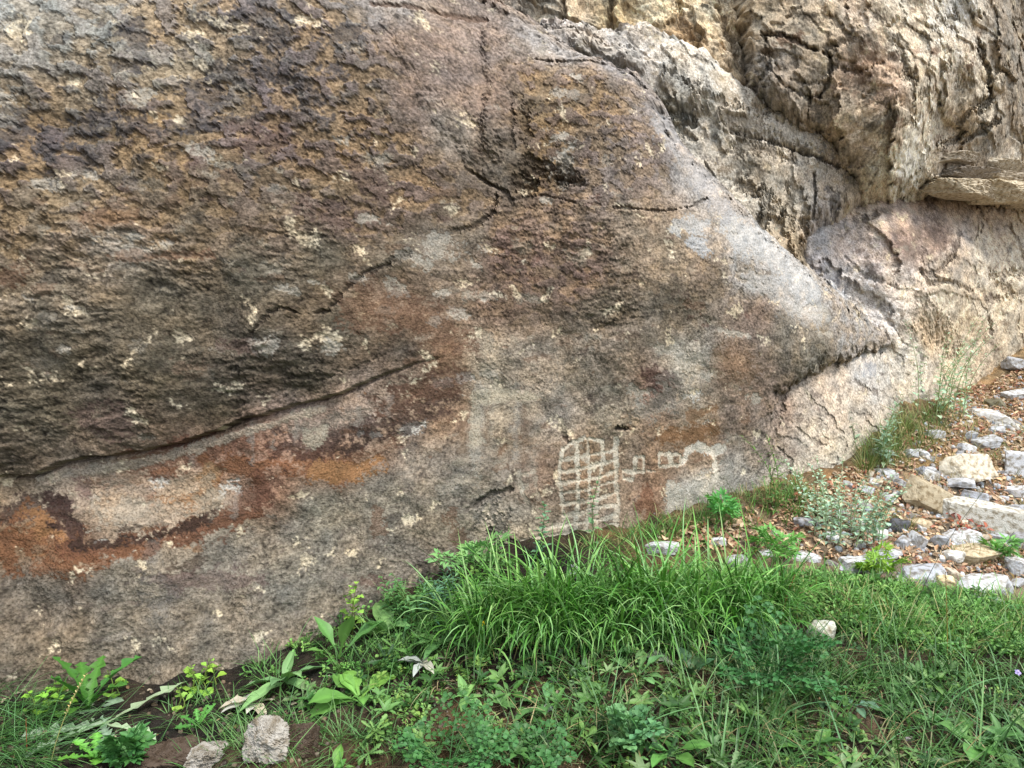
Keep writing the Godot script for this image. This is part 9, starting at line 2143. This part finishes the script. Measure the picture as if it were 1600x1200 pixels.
	grass("fine_grass", "short grass fringe along the cliff foot right of the pecked figure", PackedVector2Array([Vector2(0.441, -3.248), Vector2(0.693, -3.407), Vector2(1.092, -3.584), Vector2(1.48, -3.807), Vector2(1.639, -3.882), Vector2(1.544, -3.725), Vector2(1.142, -3.452), Vector2(0.778, -3.268)]), 70, 9, 0.09, 0.003, Vector2(0.8, 1.5), Vector2(-1.8, -0.3), 0.035, [tone(88, 142, 60), tone(104, 154, 74), tone(72, 120, 52), tone(130, 146, 86)], 409, 0.4, 0.0, 0.0)
	grass("fine_grass", "low ragged grass and weeds hugging the rock foot left of the silvery plant", PackedVector2Array([Vector2(0.105, -3.096), Vector2(0.386, -3.242), Vector2(0.605, -3.397), Vector2(0.911, -3.588), Vector2(1.285, -3.806), Vector2(1.5, -3.951), Vector2(1.48, -3.807), Vector2(1.157, -3.596), Vector2(0.801, -3.369), Vector2(0.43, -3.16)]), 120, 9, 0.1, 0.003, Vector2(0.5, 1.5), Vector2(-1.8, -0.2), 0.035, [tone(78, 128, 54), tone(96, 142, 66), tone(120, 134, 80), tone(64, 106, 46), tone(146, 140, 96)], 412, 0.4, 0.0, 0.0)
	grass("dry_grass", "straw and dead grass blades on the bare soil of the lower middle", PackedVector2Array([Vector2(-0.534, -2.58), Vector2(0, -2.608), Vector2(0.44, -2.55), Vector2(1.133, -2.627), Vector2(2.445, -2.694), Vector2(2.11, -2.304), Vector2(0.184, -2.103), Vector2(-0.459, -2.196)]), 260, 5, 0.12, 0.0024, Vector2(-0.05, 0.35), Vector2(-0.6, 0.3), 0.06, [tone(176, 160, 122), tone(150, 134, 98), tone(190, 178, 146), tone(120, 104, 76)], 410, 0.2, 0.0, 0.0)
	grass("foreground_grass", "scattered longer arching blades in the lower right foreground", PackedVector2Array([Vector2(0.223, -2.591), Vector2(0.689, -2.668), Vector2(1.19, -2.769), Vector2(2.601, -2.875), Vector2(2.066, -2.252), Vector2(0.184, -2.103)]), 150, 7, 0.3, 0.0046, Vector2(0.6, 1.4), Vector2(-1.9, -0.4), 0.03, [tone(72, 112, 58), tone(94, 134, 84), tone(60, 96, 46)], 411, 0.3, 0.0, 0.0)
	var sprigs := [sprig_mesh(1, 3, "round"), sprig_mesh(2, 6, "oval"), sprig_mesh(3, 5, "tooth")]
	var flats := [flat_rosette(21, 7, "spoon"), flat_rosette(22, 5, "oval"), flat_rosette(23, 8, "tooth"), flat_rosette(24, 6, "lance")]
	cover("ground_cover", "small-leaved green weeds carpeting the right side below the rubble", "weeds", PackedVector2Array([Vector2(0.673, -3.036), Vector2(1.039, -3.123), Vector2(1.349, -3.163), Vector2(1.673, -3.159), Vector2(1.877, -3.135), Vector2(2.931, -3.258), Vector2(2.52, -2.781), Vector2(1.666, -2.764), Vector2(1.394, -2.796), Vector2(1.112, -2.884), Vector2(0.811, -2.869)]), 5200, sprigs, Vector2(0.012, 0.03), [tone(80, 128, 56), tone(100, 148, 70), tone(66, 110, 48), tone(120, 162, 86)], 421, 0.4, Vector2(0.0, 0.05), 0.5)
	cover("ground_cover", "patchy small-leaved weeds among the foreground grass", "weeds", PackedVector2Array([Vector2(-0.7, -2.53), Vector2(-0.373, -2.713), Vector2(0, -2.741), Vector2(0.461, -2.68), Vector2(0.963, -2.803), Vector2(1.414, -2.738), Vector2(2.52, -2.781), Vector2(2.044, -2.227), Vector2(0.55, -2.097), Vector2(-0.471, -2.259)]), 1850, sprigs, Vector2(0.01, 0.027), [tone(74, 114, 52), tone(96, 138, 68), tone(118, 152, 76), tone(60, 96, 46)], 422, 0.0, Vector2(0.0, 0.03), 0.5)
	cover("ground_cover", "many small flat weed rosettes mixed into the foreground grass", "weeds", PackedVector2Array([Vector2(-0.801, -2.503), Vector2(-0.373, -2.713), Vector2(0, -2.713), Vector2(0.456, -2.653), Vector2(0.953, -2.773), Vector2(1.399, -2.706), Vector2(2.481, -2.736), Vector2(2.044, -2.227), Vector2(0.364, -2.084), Vector2(-0.535, -2.193)]), 380, flats, Vector2(0.03, 0.075), [tone(60, 102, 46), tone(80, 122, 62), tone(98, 136, 74), tone(52, 88, 42), tone(114, 142, 96)], 425, 0.3, Vector2(0.01, 0.04), 0.3)
	cover("ground_cover", "tiny weeds at the rock foot between soil and grass on the left", "weeds", PackedVector2Array([Vector2(-0.978, -2.635), Vector2(-0.881, -2.849), Vector2(-0.6, -2.92), Vector2(-0.259, -3.042), Vector2(-0.052, -3.023), Vector2(-0.094, -2.746), Vector2(-0.366, -2.653), Vector2(-0.7, -2.53)]), 360, sprigs, Vector2(0.012, 0.028), [tone(92, 144, 66), tone(120, 166, 84), tone(74, 122, 58)], 423, 0.1, Vector2(0.0, 0.03), 0.5)
	var litters := [litter_mesh(11, 1.7), litter_mesh(12, 2.6), litter_mesh(13, 4.5)]
	cover("leaf_litter", "dry brown leaf litter covering the slope between the stones", "leaf litter", PackedVector2Array([Vector2(0.596, -3.343), Vector2(1.164, -3.621), Vector2(1.702, -4.037), Vector2(2.242, -4.45), Vector2(3.225, -5.519), Vector2(4.456, -6.028), Vector2(3.211, -3.586), Vector2(2.008, -3.365), Vector2(1.671, -3.385), Vector2(1.054, -3.261), Vector2(0.717, -3.245)]), 15000, litters, Vector2(0.016, 0.042), [tone(164, 130, 104), tone(186, 154, 124), tone(140, 104, 82), tone(208, 182, 150), tone(160, 134, 108), tone(190, 170, 142), tone(150, 100, 78)], 431, 0.5, Vector2(0.0, 0.012), 0.5)
	cover("leaf_litter", "sparse dead leaves and bits on the foreground soil", "leaf litter", PackedVector2Array([Vector2(-2.252, -2.479), Vector2(-0.907, -2.628), Vector2(0, -2.713), Vector2(0.953, -2.773), Vector2(2.56, -2.827), Vector2(2.044, -2.227), Vector2(-1.807, -1.968)]), 620, litters, Vector2(0.01, 0.026), [tone(150, 130, 104), tone(120, 98, 74), tone(176, 164, 142), tone(96, 80, 62)], 432, 0.1, Vector2(0.0, 0.008), 0.4)
	cover("leaf_litter", "reddish dead leaves lying among stones below the long slab", "leaf litter", PackedVector2Array([Vector2(2.209, -3.834), Vector2(2.464, -3.932), Vector2(2.445, -3.79), Vector2(2.141, -3.651)]), 60, litters, Vector2(0.03, 0.05), [tone(142, 72, 56), tone(120, 60, 48), tone(164, 96, 72)], 433, 0.6, Vector2(0.02, 0.05), 0.5)
	var chips := [stone_mesh(901, 0.4, 8, 3), stone_mesh(902, 0.7, 6, 3)]
	cover("gravel", "fine pale gravel between the stones of the rubble slope", "gravel", PackedVector2Array([Vector2(1.081, -3.347), Vector2(1.615, -3.822), Vector2(2.327, -4.47), Vector2(3.138, -5.366), Vector2(4.397, -5.946), Vector2(3.126, -3.486), Vector2(1.957, -3.275), Vector2(1.647, -3.334)]), 1700, chips, Vector2(0.008, 0.03), [tone(176, 178, 180), tone(200, 200, 200), tone(150, 152, 156), tone(170, 158, 140)], 441, 0.3, Vector2(0.0, 0.004), 0.5)
	cover("gravel", "crumbs of soil on the bare ground at the left and bottom", "gravel", PackedVector2Array([Vector2(-2.214, -2.436), Vector2(-1.124, -2.602), Vector2(-0.718, -2.601), Vector2(-0.087, -2.502), Vector2(0.9, -2.607), Vector2(2.377, -2.615), Vector2(2.044, -2.227), Vector2(-1.807, -1.968)]), 1800, chips, Vector2(0.005, 0.016), [tone(96, 84, 70), tone(76, 66, 56), tone(120, 106, 90)], 442, 0.2, Vector2(0.0, 0.003), 0.5)
